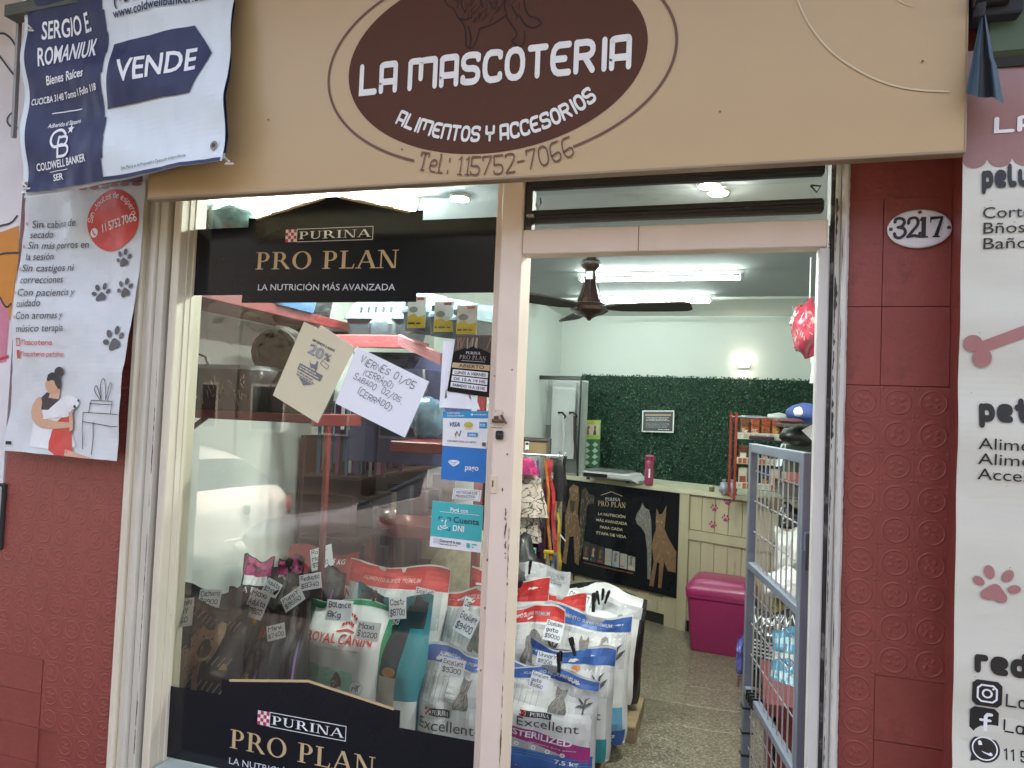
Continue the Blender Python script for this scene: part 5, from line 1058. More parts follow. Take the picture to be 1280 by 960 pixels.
def excellent(g, topc, accent, title, animal, anim_mats, lowmat, title_u=(-.75, .35), flip=1, plant=True, eu=0, bt_=.115):
    g.band(.60, .86, pan_, 0); 
    for i in range(7): u = -.9+i*.12; g.p.line([(u*g.w/2, .61*g.h), ((u+.005)*g.w/2, .86*g.h)], .0022, pan2, 1)
    for i in range(5): g.p.line([((-.88+random.random()*.75)*g.w/2, (.62+.05*i)*g.h), ((-.8+random.random()*.7)*g.w/2, (.64+.05*i)*g.h)], .0012, pan2, 1)
    g.band(.875, .985, topc, 2, -.985, .985); g.T('ALIMENTO SUPER PREMIUM', -.55, .6, .915, .028, lg, 'bold', 4)
    wave = lambda u: .60-.03*sin(u*2)-.02*u
    g.band(lambda u: .30, wave, m_poly, 1)
    g.A(animal, -.05, .57, .62, .25, anim_mats[0], anim_mats, 120, 1.2)
    if plant: g.A(PLANT, .58, .60, .36, .2, fg2, [fg, fg2], 14, .8)
    g.p.rect((eu*.6-.62)*g.w/2, .5*g.h, (eu*.6+.02)*g.w/2, .56*g.h, bk, 4); checker(g.p, (eu*.6-.62)*g.w/2, .5*g.h, .06*g.h, 5, 3); g.T('PURINA', eu*.6-.42, eu*.6-.02, .512, .036, wt, 'serif', 6)
    g.T('Excellent', -.8+eu, .62+eu*.4, .395, .082+.05*eu, ink('exc_grey', (.05, .05, .055)), 'sans', 5)
    hi = lambda u: .36-.07*(u+.6)**2*.8 if u > -.6 else .36-.05*(-.6-u)
    g.band(lambda u: hi(u)-bt_-.03*u, hi, accent, 2); g.T(title, *title_u, .275, .052+.06*eu, wt, 'bold', 4, .245)
    g.band(.125, lambda u: hi(u)-.12-.03*u, lg, 1); g.T('Alimento completo para gatos', -.75, .7, .225, .014, wt, 'sans', 4, .19)
    for i, u in enumerate((-.5, -.15, .15, .45)): g.p.ell(u*g.w/2, (.17-.01*i)*g.h, .011, .011, wt, 3, n=12); g.p.ell(u*g.w/2, (.17-.01*i)*g.h, .006, .006, lg, 4, n=8)
    g.band(.0, .125, lowmat, 1, -.97, .97); g.T('7,5 kg', .3, .75, .035, .045, wt, 'bold', 3)
    for k in range(3): g.p.line([(-.9*g.w/2, (.1-.03*k)*g.h), (.0, (.12-.03*k)*g.h), (.9*g.w/2, (.09-.03*k)*g.h)], .0012, blu2, 2)
exg = [fg, fg2, fg3]
G1 = 'cat and dog food bags standing inside the door'
# right group, back to front
g = Bag('food_bag', 'plain pale grey food bag at the back of the row beside the clothes rack', 'food bag', -.965, 3.78, .12, .36, .66, .16, m_sil, seed=1, group=G1); g.p.scribble(.06, .58, .16, .62, 3, pan2); g.band(.9, .985, lg, 1); g.T('PREMIUM', .3, .85, .94, .03, pan2); g.done()
g = Bag('food_bag', 'red topped food bag behind the mullion, furthest back of the red ones', 'food bag', -.86, 3.55, .12, .42, .60, .18, m_poly, seed=2, rz=-.05, group=G1); g.band(.86, .99, red_t, 2, -.99, .99); g.band(.6, .86, pan_, 0); g.p.scribble(.02, .52, .12, .54, 1, lg); g.done()
g = Bag('food_bag', 'red topped food bag with potted plant picture right of the mullion', 'food bag', -.89, 3.34, .12, .36, .57, .18, m_poly, seed=3, rz=.05, group=G1); excellent(g, red_t, blu_t, 'ADULTO', DOG_SIT, exg, blu_t); g.band(.44, .5, blu_t, 5, .0, .93); g.done()
m_blk = mat('black_foil', (.018, .018, .02), .22, var=.25, scale=9, coat=.3)
g = Bag('food_bag', 'white and black food bag with a crumpled top and a COMPLET tag', 'food bag', -.65, 3.92, .12, .50, .56, .22, m_poly, m_blk, seed=4, rz=-.18, group=G1, slump=.02, top=.5); g.band(.78, .9, lg, 1); g.A(DOG_SIT, .3, .5, .5, .3, fg, exg, 50); g.T('COMPLETE', -.6, .6, .4, .07, bk); g.done()
g = Bag('food_bag', 'blue topped food bag with walking tabby cat and sky blue base', 'food bag', -.645, 3.5, .08, .46, .57, .2, m_poly, seed=5, rz=-.08, group=G1); excellent(g, blu_t, blu2, 'GATO', CAT_WALK, exg, blu_t); g.band(.13, .3, blu2, 4); g.band(.0, .12, blu_t, 4); g.p.ell(.08, .14, .02, .02, wt, 5); g.T('7,5 kg', .2, .8, .05, .06, wt, 'bold', 6); g.done()
g = Bag('food_bag', 'blue topped food bag with an orange cat mark, second from the front', 'food bag', -.652, 3.25, .10, .40, .45, .17, m_poly, m_sil, seed=6, rz=-.06, group=G1); g.band(.86, .985, blu_t, 2, -.99, .99); g.band(.6, .86, pan_, 0); g.p.ell(.03, .37, .02, .012, ink('orange_mark', (.6, .25, .12)), 3); g.A(PLANT, .5, .6, .4, .22, fg2, [fg, fg2], 12); g.band(0, .22, tealp, 2); g.T('Excellent', -.5, .8, .4, .08, bk, 'sans'); g.done()
g = Bag('food_bag', 'white food bag with magenta STERILIZED band, foremost of the row', 'food bag', -.685, 2.98, .10, .42, .43, .19, m_poly, m_sil, seed=7, rz=-.05, tilt=.0, group=G1); g.vk = .78; g.band(-.28, .01, blu_t, 1, -.97, .97); excellent(g, blu_t, mag, 'STERILIZED', CAT_SIT, exg, blu_t, (-.6, .62), eu=.27, bt_=.15); g.done()
g = Bag('food_bag', 'white food bag half hidden by the mullion, magenta at its base', 'food bag', -.885, 3.06, .08, .34, .44, .18, m_poly, m_sil, seed=17, rz=.3, group=G1); excellent(g, blu_t, mag, 'URINARY', CAT_SIT, exg, mag); g.done()
# window group, back to front
G2 = 'pet food bags standing in the window'
m_rc = mat('red_foil', (.42, .03, .04), .3, var=.2, scale=8, coat=.2)
g = Bag('food_bag', 'dark red foil food bag with white arch at the back of the window group', 'food bag', -2.13, 3.55, .2, .42, .60, .18, m_rc, seed=8, rz=.1, group=G2)
g.band(.0, lambda u: .78-.10*u*u, m_poly, 1, -.97, .97); g.T('ROYAL CANIN', -.2, .95, .6, .085, red_t, 'bold'); g.T('15 KG', .2, .7, .9, .05, wt, 'bold'); g.done()
g = Bag('food_bag', 'large white food bag with wide red top in the middle of the window', 'food bag', -1.56, 3.32, .12, .56, .70, .22, m_poly, seed=9, rz=-.04, group=G2, top=.62, tilt=.03)
g.band(.60, .84, pan_, 0)
for i in range(9): u = -.92+i*.1; g.p.line([(u*g.w/2, .45*g.h), ((u+.004)*g.w/2, .84*g.h)], .003, pan2, 1)
g.band(.845, .992, red_t, 2, -.995, .995); g.T('ALIMENTO SUPER PREMIUM', -.65, .5, .885, .028, ink('pale_red', (.7, .35, .33)), 'bold', 4); g.A(DOG_SIT, .42, .5, .42, .28, fg2, exg, 60); g.T('Excellent', -.5, .5, .35, .1, bk, 'sans'); g.done()
g = Bag('food_bag', 'red topped food bag tucked behind the mullion above the kitten bag', 'food bag', -1.13, 3.3, .12, .36, .62, .18, m_poly, seed=10, rz=-.1, group=G2); excellent(g, red_t, red_t, 'ADULTO', DOG_SIT, exg, red_t); g.done()
g = Bag('food_bag', 'second red topped food bag at right behind the mullion with silver top edge', 'food bag', -1.06, 3.55, .12, .44, .64, .18, m_poly, seed=18, rz=-.1, group=G2); g.band(.84, .99, red_t, 2, -.99, .99); g.done()
g = Bag('food_bag', 'white food bag with blue top, kitten picture and purple KITTEN band', 'food bag', -1.075, 2.95, .06, .36, .51, .18, m_poly, seed=11, rz=-.03, group=G2); excellent(g, blu_t, pur, 'KITTEN', CAT_SIT, exg, pur, (-.95, -.05), plant=False); g.done()
m_dk = mat('dark_teal_foil', (.012, .035, .05), .2, var=.4, scale=10, coat=.4)
g = Bag('food_bag', 'dark foil topped food bag with teal side leaning behind the green edged one', 'food bag', -1.44, 2.98, .12, .44, .64, .2, m_dk, tealp, seed=12, rz=-.25, group=G2, top=.5)
g.band(.0, .5, ink('putty', (.5, .46, .38)), 1, -.9, .62); g.band(.36, .8, tealp, 2, .62, .97); g.band(0, .36, m_poly, 2, .62, .97); g.p.ell(.1, .34, .03, .02, ink('kibble', (.4, .22, .08)), 3); g.T('Balanced', -.4, .3, .82, .05, lg); g.A(DOG_SIT, .1, .18, .35, .22, fg3, [fg3, lg], 20); g.done()
g = Bag('food_bag', 'white food bag with red crown, red lettering and green edges', 'food bag', -1.60, 2.92, .12, .41, .60, .2, m_poly, grn, seed=13, rz=.0, group=G2, top=.7)
g.band(.965, .995, grn, 1, -.97, .97); g.T('ROYAL CANIN', -.83, .76, .725, .06, red_t, 'bold', 3, .735)
for i in range(5): u = -.13+i*.0; 
for i in range(5): a_ = pi*(.2+.15*i); g.p.ell(.02-.052*cos(a_)*.75, .515+.028*sin(a_), .0065, .0065, red_t, 3, n=10)
for i in range(5): a_ = pi*(.22+.14*i); g.p.ell(.02-.032*cos(a_), .495+.02*sin(a_), .0055, .0075, red_t, 3, n=10)
g.p.line(chaikin([(-.022, .482), (.02, .492), (.06, .484)], False), .006, red_t, 3); g.T('HEALTH NUTRITION', -.55, .5, .685, .014, lg)
g.p.pg([(-.135, .16), (.07, .14), (.11, .25), (.085, .33), (-.125, .345)], ink('mint', (.28, .58, .46)), 2); g.A(DOG_SIT, -.1, .25, .36, .3, ink('pup_brown', (.13, .06, .04)), [f1, f3, f2, wt], 110); g.p.ell(.11, .27, .028, .028, wt, 3); g.p.arc(.11, .27, .028, .028, 0, 2*pi, .002, pan2, 4, 24); g.p.pg(xf(DOG_STAND, .09, .255, .04, .03), pan2, 5)
for r in range(4): g.T(('Maxi Adult', 'Alimento', 'para perros', '7,5 kg')[r], .3, .8, .33-.035*r, .02, grn if r < 2 else pan2, 'bold')
g.p.line([(.188, .1), (.19, .55)], .004, grn, 2); g.done()
# black bags at the left
m_bag = mat('charcoal_foil', (.028, .03, .036), .3, var=.35, scale=7, coat=.4)
def black_bag(label, x, y, z_, w_, h, t_, sd, rz, side, deco):
    g = Bag('food_bag', label, 'food bag', x, y, z_, w_, h, t_, m_bag, side, seed=sd, rz=rz, group=G2); deco(g); g.done(); return g
pinkt = ink('pink_tip', (.5, .05, .2), .35)
def d_small(g): g.band(.8, .99, pinkt, 1); g.band(.7, .8, wt, 2, -.7, .8); g.T('ADULT', -.6, .7, .62, .06, wt, 'serif'); g.A(DOG_SIT, -.4, .3, .9, .3, f3, [f3, f1, f2], 40)
black_bag('small black food bag with pink corner, left of two behind the front black bags', -2.21, 3.1, .4, .16, .43, .1, 21, .2, None, d_small)
black_bag('small black food bag with pink corner, right of two behind the front black bags', -2.07, 3.15, .4, .16, .44, .1, 22, -.1, None, d_small)
def d_side(g): g.A(DOG_SIT, -.5, .62, 1.0, .3, f1, [f3, f1, f2, f5], 60); g.p.line([(g.w*.1, .1), (g.w*.12, g.h*.8)], .014, ink('ribbon_red', (.38, .02, .04)), 2); g.p.line([(g.w*.16, .1), (g.w*.18, g.h*.8)], .003, yel, 3); g.T('ADULTO', -.2, .5, .25, .05, wt, 'bold', 4)
black_bag('black food bag with a brown dog face high on its front', -1.94, 3.0, .12, .26, .66, .14, 23, .0, None, d_side)
black_bag('crumpled plain black food bag folded over at the window\'s left side', -2.2, 2.75, .25, .28, .50, .14, 24, .35, None, lambda g: None)
def d_face(k):
    def f(g):
        g.band(.86, .98, ink('charcoal2', (.05, .055, .06)), 1); g.A(DOG_SIT, -.45, .45, .85, .36, f1, [f3, f5, f1], 60); g.p.line([(g.w*.3, .06), (g.w*.31, g.h*.8)], .012, (ink('ribbon_red', (0, 0, 0)), pur, gold)[k % 3], 2); g.T('ADULTO', -.5, .2, .3, .04, slv, 'bold')
    return f
black_bag('black food bag with gold stripe standing at the back left of the window', -2.3, 3.3, .2, .26, .52, .14, 41, .1, None, d_face(2))
black_bag('tall black food bag with a lavender stripe behind the pink cornered ones', -2.02, 3.4, .2, .24, .55, .14, 42, -.1, None, d_face(1))
black_bag('black food bag with folded top and thin red stripe, wedged between black bags', -2.06, 2.85, .12, .24, .60, .14, 43, .2, None, d_face(0))
black_bag('narrow black food bag between the ribbon striped bag and the bulldog bag', -1.80, 2.5, .12, .16, .52, .12, 44, -.1, None, d_face(1))
def d_lav(g): g.p.line([(-.06, .1), (-.055, g.h*.78)], .016, ink('ribbon_red', (0, 0, 0)), 2); g.T('SALMON', -.7, -.3, .5, .03, wt); g.band(.3, .42, pur, 3, -.4, -.0); g.band(.3, .8, pur, 2, .72, .8); g.p.line(chaikin([(.0, .1), (.02, .2), (.03, .12)], False), .002, lg, 3)
black_bag('black food bag with red and lavender stripes next to the white crowned bag', -1.80, 2.75, .12, .18, .61, .14, 25, .05, None, d_lav)
def d_rib(g): g.p.line([(.035, .05), (.045, g.h*.86)], .022, ink('ribbon_red', (0, 0, 0)), 2); g.p.line([(.052, .05), (.062, g.h*.86)], .0035, yel, 3); g.p.text('ADULTO', (.04, .24), (.036, .36), .016, wt, 'bold', 4); g.band(.86, .97, ink('charcoal2', (.05, .055, .06)), 1)
black_bag('black food bag with a red ribbon stripe and yellow edge, middle of the black ones', -1.875, 2.62, .12, .22, .62, .14, 26, -.05, None, d_rib)
def d_dog(g):
    F_ = g.p.F; g.p.F = lambda u, v, l=0: F_(u, v+.065, l)
    g.band(.8, .985, ink('charcoal2', (.05, .055, .06)), 1)
    for k, (c0, sl) in enumerate(((.78, -.06), (.56, -.05), (.4, -.04))):  # grey streaks painted on as light reflected in the foil
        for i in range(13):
            u = -.8+i*.13; g.p.line([(u*g.w/2, (c0+sl*u)*g.h), ((u+.1)*g.w/2, (c0+.05+sl*u)*g.h)], .006, ink('painted_shine', (.34, .34, .34)), 2)
    pl = xf(DOG_STAND, -.165, .215, .25, .215); pl = [(x, z_) for x, z_ in pl]; g.p.pg(pl, ink('dog_tan', (.5, .33, .2)), 3); g.p.fur(pl, 200, [f3, f5, f1], .025, 4, .0016, 1.2)
    hd = chaikin([(.0, .36), (-.01, .42), (.01, .465), (.035, .45), (.07, .455), (.1, .50), (.11, .45), (.105, .38), (.08, .34), (.03, .33)], True, 1); g.p.pg(hd, ink('dog_pale', (.62, .45, .3)), 5); g.p.fur(hd, 60, [MATS['ink_dog_tan'], f5, f3], .018, 6, .0014, 1.2)
    g.p.pg(chaikin([(.02, .36), (.025, .41), (.06, .415), (.08, .38), (.06, .345), (.035, .345)], True, 1), f2, 7); g.p.ell(.028, .42, .005, .005, bk, 8, n=8); g.p.ell(.07, .42, .005, .005, bk, 8, n=8)
    g.p.pg([(.125, .31), (.155, .31), (.15, .325), (.14, .335), (.13, .325)], gold, 4)
    checker(g.p, -.12, .145, .02, 4, 3); g.T('PURINA', -.48, .12, .245, .035, wt, 'serif', 4); g.T('PRO PLAN', -.75, .55, .155, .065, greyd, 'serif', 3)
gA = black_bag('large black food bag with a french bulldog picture at the window\'s left edge', -1.97, 2.42, .19, .38, .61, .14, 27, .02, None, d_dog)
# ------------------------------------------------ price tags and clips
def ptag(label, px_, py_, Y, wpx, hpx, rot, lines, clip=True):
    c = at(px_, py_, Y); s_ = (at(px_+1, py_, Y)-c).length; t = thing('price_tag', label, 'price tag', c, group='handwritten price tags', rot=(-.32+random.uniform(-.12, .12), 0, random.uniform(-.12, .12)))
    w_, h_ = wpx*s_, hpx*s_; ca, sa = cos(rot), sin(rot)
    G = lambda u, v, l=0: Vector((ca*u-sa*v, -l+.004*sin(u*30), sa*u+ca*v))
    b = MB(); b.grid(lambda a, q: G((a-.5)*w_, (q-.5)*h_, 0), 4, 2, m_pw); b.grid(lambda a, q: G((.5-a)*w_, (q-.5)*h_, -.0008), 4, 2, m_pw); b.build('card', t)
    p = Print(G); n = len(lines)
    for i, s__ in enumerate(lines): y0 = h_*(.5-(i+.85)/n*.92); lw = min(w_*.86, h_/n*.6*len(s__)*.8); p.text(s__, (-w_*.42, y0), (-w_*.42+lw, y0+h_*.02), h_/n*.6, pen, 'penb', 1, jit=.1)
    p.build('handwriting', t); return t
ptag('small white tag reading $9860 hung left of the bulldog bag', 226, 766, 2.235, 30, 28, .25, ('Smallbreed', 'Puppy', '$9860'))
ptag('white tag reading $7860 clipped in yellow above the red ribbon stripe', 321, 755, 2.5, 24, 29, -.15, ('Maxi', 'Adulto', '$7860'))
ptag('narrow white tag tilted steeply between black bags', 366, 749, 2.64, 26, 17, .75, ('Puppy', '$9550'))
ptag('white tag held by a black clip above the lavender striped bag', 388, 727, 2.88, 25, 17, .25, ('Reduced', '$8340'))
ptag('white tag tilted on the dark red foil bag', 402, 697, 3.42, 27, 24, .4, ('Royal', 'Maxi', '$9500'))
ptag('white tag with two handwritten lines on the dark foil bag', 424, 763, 2.82, 30, 22, .03, ('Balance', '8kg'))
ptag('white tag reading $10200 beside the red crown', 460, 789, 2.76, 29, 20, .02, ('Maxi', '$10200'))
ptag('white tag on the wide red topped bag in the window', 529, 750, 3.1, 23, 26, -.08, ('Excellent', 'Manten', '$9200'))
ptag('white tag reading $9400 tilted on the red topped bag by the mullion', 583, 779, 3.14, 25, 27, -.35, ('Excellent', '$9400'))
ptag('small white tag cut off by the mullion on the rear red topped bag', 590, 756, 3.3, 20, 14, -.2, ('Castrado',))
ptag('white tag on the blue top of the kitten bag', 566, 834, 2.82, 28, 19, -.1, ('Excellent', '$9300'))
ptag('white tag on the pale grey bag beside the clothes rack', 637, 718, 3.58, 17, 18, -.05, ('Cat', '780'))
ptag('big white tag reading COMPLET $42 on the crumpled white bag', 722, 754, 3.6, 30, 27, -.18, ('COMPLET', '$42'))
ptag('white tag with three lines on the walking tabby cat bag', 692, 789, 3.27, 22, 24, -.12, ('Excellent', 'gato', '$9000'))
ptag('white tag reading $9200 on the second bag from the front', 684, 824, 3.06, 26, 15, -.08, ('Urinary', '$9200'))
ptag('white tag on the front STERILIZED bag', 674, 852, 2.78, 23, 20, -.12, ('Excellent', 'gato', '$9360'))
def clip(label, px_, py_, Y, rot, s_=1.0, col=m_pl):
    t = thing('bag_clip', label, 'clip', at(px_, py_, Y), group='black spring clips on the bags', rot=(random.uniform(-.2, .2), rot, random.uniform(-.3, .3)))
    for k in (-1, 1):
        b = MB(); b.obox((0, k*.006, .012*s_), (.0055*s_, 0, 0), (0, .0022, 0), (0, k*.004, .036*s_), col); b.obox((0, k*.008, .03*s_), (.008*s_, 0, 0), (0, .002, 0), (0, k*.002, .014*s_), col); b.build('jaw', t)
    b = MB(); b.tube([(-.009*s_, 0, .012), (.009*s_, 0, .012)], .006, m_metal if col is m_pl else col, 8); b.build('spring', t)
for lab, x, y, Y, r, s_ in (('black clip on the pale grey bag top', 662, 712, 3.68, .1, 1), ('black clip on the rear red bag right of the mullion', 646, 738, 3.5, .35, 1.1), ('black clip at left on the crumpled white bag', 742, 757, 3.58, .0, 1.3), ('black clip on the crumpled white bag, left of three upright ones', 748, 750, 3.86, -.2, 1), ('black clip on the crumpled white bag, middle of three upright ones', 753, 747, 3.9, .05, 1), ('black clip on the crumpled white bag, right of three upright ones', 758, 749, 3.86, .3, 1), ('black clip on the blue top with the orange cat mark', 717, 812, 3.18, -.35, 1.1), ('black clip on the front STERILIZED bag', 699, 832, 2.9, .0, 1.15), ('black clip on the green edged white bag', 436, 770, 2.85, -.4, 1.1), ('black clip on the dark foil topped bag', 467, 752, 2.95, .1, 1), ('black clip by the small pink cornered bags', 362, 712, 3.1, .1, 1), ('black clip between the black bags', 300, 742, 3.0, .2, .8)): clip(lab, x, y, Y, r, s_)
clip('yellow clip holding the tag over the red ribbon stripe', 318, 774, 2.5, .2, .8, mat('clip_yellow', (.65, .42, .03), .4))
t = thing('yellow_edge', 'strip of yellow cardboard at the left edge above the bulldog bag', 'cardboard', at(219, 752, 2.27)); b = MB(); b.box(-.06, .05, 0, .02, -.012, .012, yel); b.build('strip', t)
ptag('white tag on the folded black bag left of the pink corners', 262, 748, 2.72, 26, 18, .1, ('Cachorro', '$8900'))
ptag('small white tag above the lavender stripe at the back', 340, 735, 2.9, 20, 16, -.3, ('Adulto', '$9100'))
ptag('white tag on the dark foil bag\'s teal side', 497, 760, 2.85, 20, 24, .15, ('Castr', '$8700'))
ptag('white tag low on the narrow black bag', 345, 790, 2.36, 20, 16, .35, ('Mini', '$7400'))
# pallets
def pallet(label, x0, x1, y0, y1, h, g_=None):
    t = thing('pallet', label, 'pallet', ((x0+x1)/2, (y0+y1)/2, 0), group=g_); mw = mat('pallet_wood', (.27, .2, .12), .75, var=.25, scale=8, stretch=(.2, 1, 1), bump=.3)
    hx, hy = (x1-x0)/2, (y1-y0)/2; n = 6
    for i in range(n): b = MB(); yy = -hy+i*(2*hy-.07)/(n-1); b.box(-hx, hx, yy, yy+.07, h-.018, h, mw, .002); b.build('slat', t)
    for k in (-1, 0, 1): b = MB(); b.box(k*(hx-.03)-.03, k*(hx-.03)+.03, -hy, hy, 0, h-.0185, mw, .002); b.build('bearer', t)
pallet('low wooden pallet under the front bags inside the door', -1.12, -.50, 2.8, 3.6, .078)
pallet('low wooden pallet corner showing under the crumpled white and black bag', -1.0, -.40, 3.64, 4.05, .078)
pallet('low wooden pallet under the bags in the window', -2.3, -1.2, 2.45, 3.7, .118)
# ================================================================ WINDOW DISPLAY
G3 = 'red shelves along the left wall'
mk = mat('shelf_pinkred', (.5, .12, .13), .4, var=.06)
def shelf(label, x0, x1, y0, y1, z_, th=.03, M=m_redw, lip=.045):
    t = thing('wall_shelf', label, 'shelf', ((x0+x1)/2, (y0+y1)/2, z_), group=G3); hx, hy = (x1-x0)/2, (y1-y0)/2
    b = MB(); b.box(-hx, hx, -hy, hy, -th, 0, M, .003); b.build('board', t)
    b = MB(); b.box(hx, hx+.012, -hy, hy, -lip, .004, M, .003); b.box(-hx, hx+.012, hy, hy+.012, -lip, .004, M, .003); b.build('lip', t)
    for k in (-.7, .7): b = MB(); b.beam((-hx, k*hy, -.13), (-hx+.14, k*hy, -th), .012, .02, m_redw); b.build('bracket', t)
    return t
shelf('upper red shelf carrying wrapped goods and the blue carrier', -2.395, -2.02, 2.28, 3.65, 2.05)
shelf('lower red shelf carrying the black plastic wrapped crate', -2.395, -1.53, 2.42, 2.78, 1.56)
def shelf2(label, q0, q1, q2, Yv, depth, M):
    pass
# shelf unit facing the street behind the papers
t = thing('display_rack', 'red display rack with a pink ridged shelf edge behind the taped papers', 'rack', (-1.6, 3.3, 0))
b = MB(); b.box(-.28, .03, 0, .3, 1.925, 1.955, m_redw, .003); b.build('shelf_board', t)
b = MB(); A_ = at(500, 417, 3.22); B_ = at(553, 442, 3.0); 
for k in range(4): b.beam(A_-t.location-Vector((0, 0, .01+k*.014)), B_-t.location-Vector((0, 0, .01+k*.012)), .02, .010, mat('ridged_pink', (.75, .3, .33), .35))
b.build('ridged_edge', t)
b = MB(); A_ = at(415, 412, 3.35); b.box(A_.x+1.6, .02, -.02, .0, 1.90, 1.965, mk, .003); b.build('front_edge', t)
A_ = at(490, 556, 3.1); B_ = at(610, 553, 3.1)
b = MB(); b.box(A_.x+1.6, B_.x+1.6, -.22, .2, A_.z-.03, A_.z+.02, m_redw, .004); b.build('lower_shelf', t)
b = MB(); b.box(-.405, -.38, .0, .03, .0, 1.95, m_redw, .003); b.build('upright', t); b = MB(); b.box(.32, .36, .3, .34, 0, 1.95, m_redw, .003); b.build('upright', t)
b = MB(); b.box(-.4, .3, .25, .27, 1.3, 1.9, mat('navy_back', (.05, .06, .14), .6)); b.build('back_panel', t)
t = thing('red_table', 'low red table behind the food bags in the window', 'table', (-1.85, 4.3, 0)); b = MB(); b.box(-.35, .45, -.2, .2, .80, .88, m_redw, .005); b.build('top', t)
for sx in (-.3, .4):
    for sy in (-.15, .15): b = MB(); b.box(sx-.025, sx+.025, sy-.025, sy+.025, 0, .80, m_redw, .002); b.build('leg', t)
# wrapped goods on the upper shelf
m_cel2 = mat('clear_wrap', (.2, .23, .22), .08, var=.6, scale=18, coat=1, bump=1, bscale=18); m_wred = mat('wrapped_red', (.25, .04, .03), .12, var=.6, scale=14, coat=1, bump=1, bscale=20); m_wgrn = mat('wrapped_green', (.05, .09, .07), .1, var=.7, scale=20, coat=1, bump=1, bscale=20)
t = thing('wrapped_bundle', 'clear wrapped dark bundle on the upper shelf\'s left end', 'bundle', (-2.2, 2.36, 2.05)); b = MB(); b.blob((0, 0, .1), .13, .12, .1, m_wgrn, 3, .12, 3, 24, 14); b.build('wrap', t, True)
t = thing('wrapped_bundle', 'clear wrapped red goods on the upper shelf beside the blue carrier', 'bundle', (-2.17, 2.62, 2.05)); b = MB(); b.blob((0, 0, .09), .15, .16, .1, m_wred, 4, .12, 3, 24, 14); b.build('wrap', t, True)
t = thing('plastic_dome', 'big crumpled clear plastic bag hanging high above the black sticker\'s left side', 'plastic bag', at(285, 285, 2.9)); b = MB(); b.blob((0, 0, 0), .17, .12, .11, m_wgrn, 9, .1, 3, 24, 14); b.build('bag', t, True)
def carrier(name, label, loc, rz, w_, d_, h_, low, up, handle=True):
    t = thing(name, label, 'carrier', loc, rz)
    b = MB(); loft(b, [rrect(w_/2*.9, d_/2*.9, .03, 0), rrect(w_/2, d_/2, .035, h_*.52)], low); smooth_angle(b.build('tub', t)); b = MB(); loft(b, [rrect(w_/2*1.06, d_/2*1.06, .035, h_*.5), rrect(w_/2*1.06, d_/2*1.06, .035, h_*.58), rrect(w_/2, d_/2, .035, h_*.6), rrect(w_/2*.9, d_/2*.88, .05, h_*.9), rrect(w_/2*.8, d_/2*.75, .05, h_)], up); smooth_angle(b.build('hood', t), 50)
    if handle: b = MB(); b.tube([(-.06, 0, h_), (-.055, 0, h_+.025), (.055, 0, h_+.025), (.06, 0, h_)], .009, low, 8); b.build('handle', t)
    b = MB()
    for i in range(5): b.box(-w_/2*.5+i*w_*.12, -w_/2*.5+i*w_*.12+.012, -d_/2*1.02, -d_/2*.9, h_*.66, h_*.82, low, .002)
    b.build('vent_slots', t); return t
m_cb = mat('carrier_blue', (.07, .17, .34), .3, coat=.2); m_cg = mat('carrier_grey', (.26, .32, .36), .35); m_cd = mat('carrier_dark', (.06, .075, .09), .4); m_cl = mat('carrier_sky', (.32, .47, .56), .25, coat=.2)
carrier('pet_carrier', 'glossy blue pet carrier on the upper shelf under the black sticker', (-2.14, 2.98, 2.05), -.0, .34, .34, .2, m_cb, m_cb)
q = at(468, 412, 3.35); t = carrier('pet_carrier', 'grey pet carrier with dark tub and a small label, on the display rack', (q.x, 3.5, 1.957), 0, .36, .3, .2, m_cd, m_cg); b = MB(); b.box(.02, .1, -.165, -.158, .06, .13, mat('kraft_label', (.42, .42, .38), .5)); b.build('label', t)
for k, (px_, py_, Y, lab) in enumerate(((518, 412, 3.0, 'small hanging carrier with yellow and white card, left of three'), (552, 417, 2.9, 'small hanging carrier with yellow and white card, middle of three'), (581, 420, 2.8, 'small hanging carrier with yellow and white card, right of three beside the mullion'))):
    q = at(px_, py_, Y); t = carrier('small_carrier', lab, (q.x, Y+.15, q.z), -.5, .15-.01*k, .22, .18-.015*k, m_cd, m_cl, False); t['group'] = 'small carriers with yellow cards'
    ht = .145-.012*k; b = MB(); z0 = .01; y0 = -.135
    T_ = Matrix.Rotation(.5, 3, 'Z')
    Fc = lambda u, v, l=0: T_ @ Vector((u+.0, y0-l, v+z0)) if 1 else None
    b.poly([Fc(-.045, 0), Fc(.045, 0), Fc(.045, ht), Fc(-.045, ht)], wt); b.poly([Fc(-.045, 0, -.002), Fc(-.045, ht, -.002), Fc(.045, ht, -.002), Fc(.045, 0, -.002)], wt); b.build('card', t)
    p = Print(Fc); p.pg([(-.045, 0), (.045, 0), (.045, ht*.42), (.01, ht*.34), (-.01, ht*.46), (-.045, ht*.36)], yel, 1); p.rect(.0, ht*.88, .035, ht*.96, red2, 1); p.ell(-.015, ht*.58, .022, .014, pan2, 2, n=14); p.scribble(-.04, ht*.08, .04, ht*.2, 1, bk, 2); p.build('card_print', t)
b = MB()
t = thing('plastic_crate', 'black crate wrapped in shiny plastic with a wire handle on the lower shelf', 'crate', (-2.02, 2.6, 1.56)); m_wblk = mat('wrapped_black', (.01, .011, .012), .45, var=.6, scale=20, coat=.12, bump=.9, bscale=14)
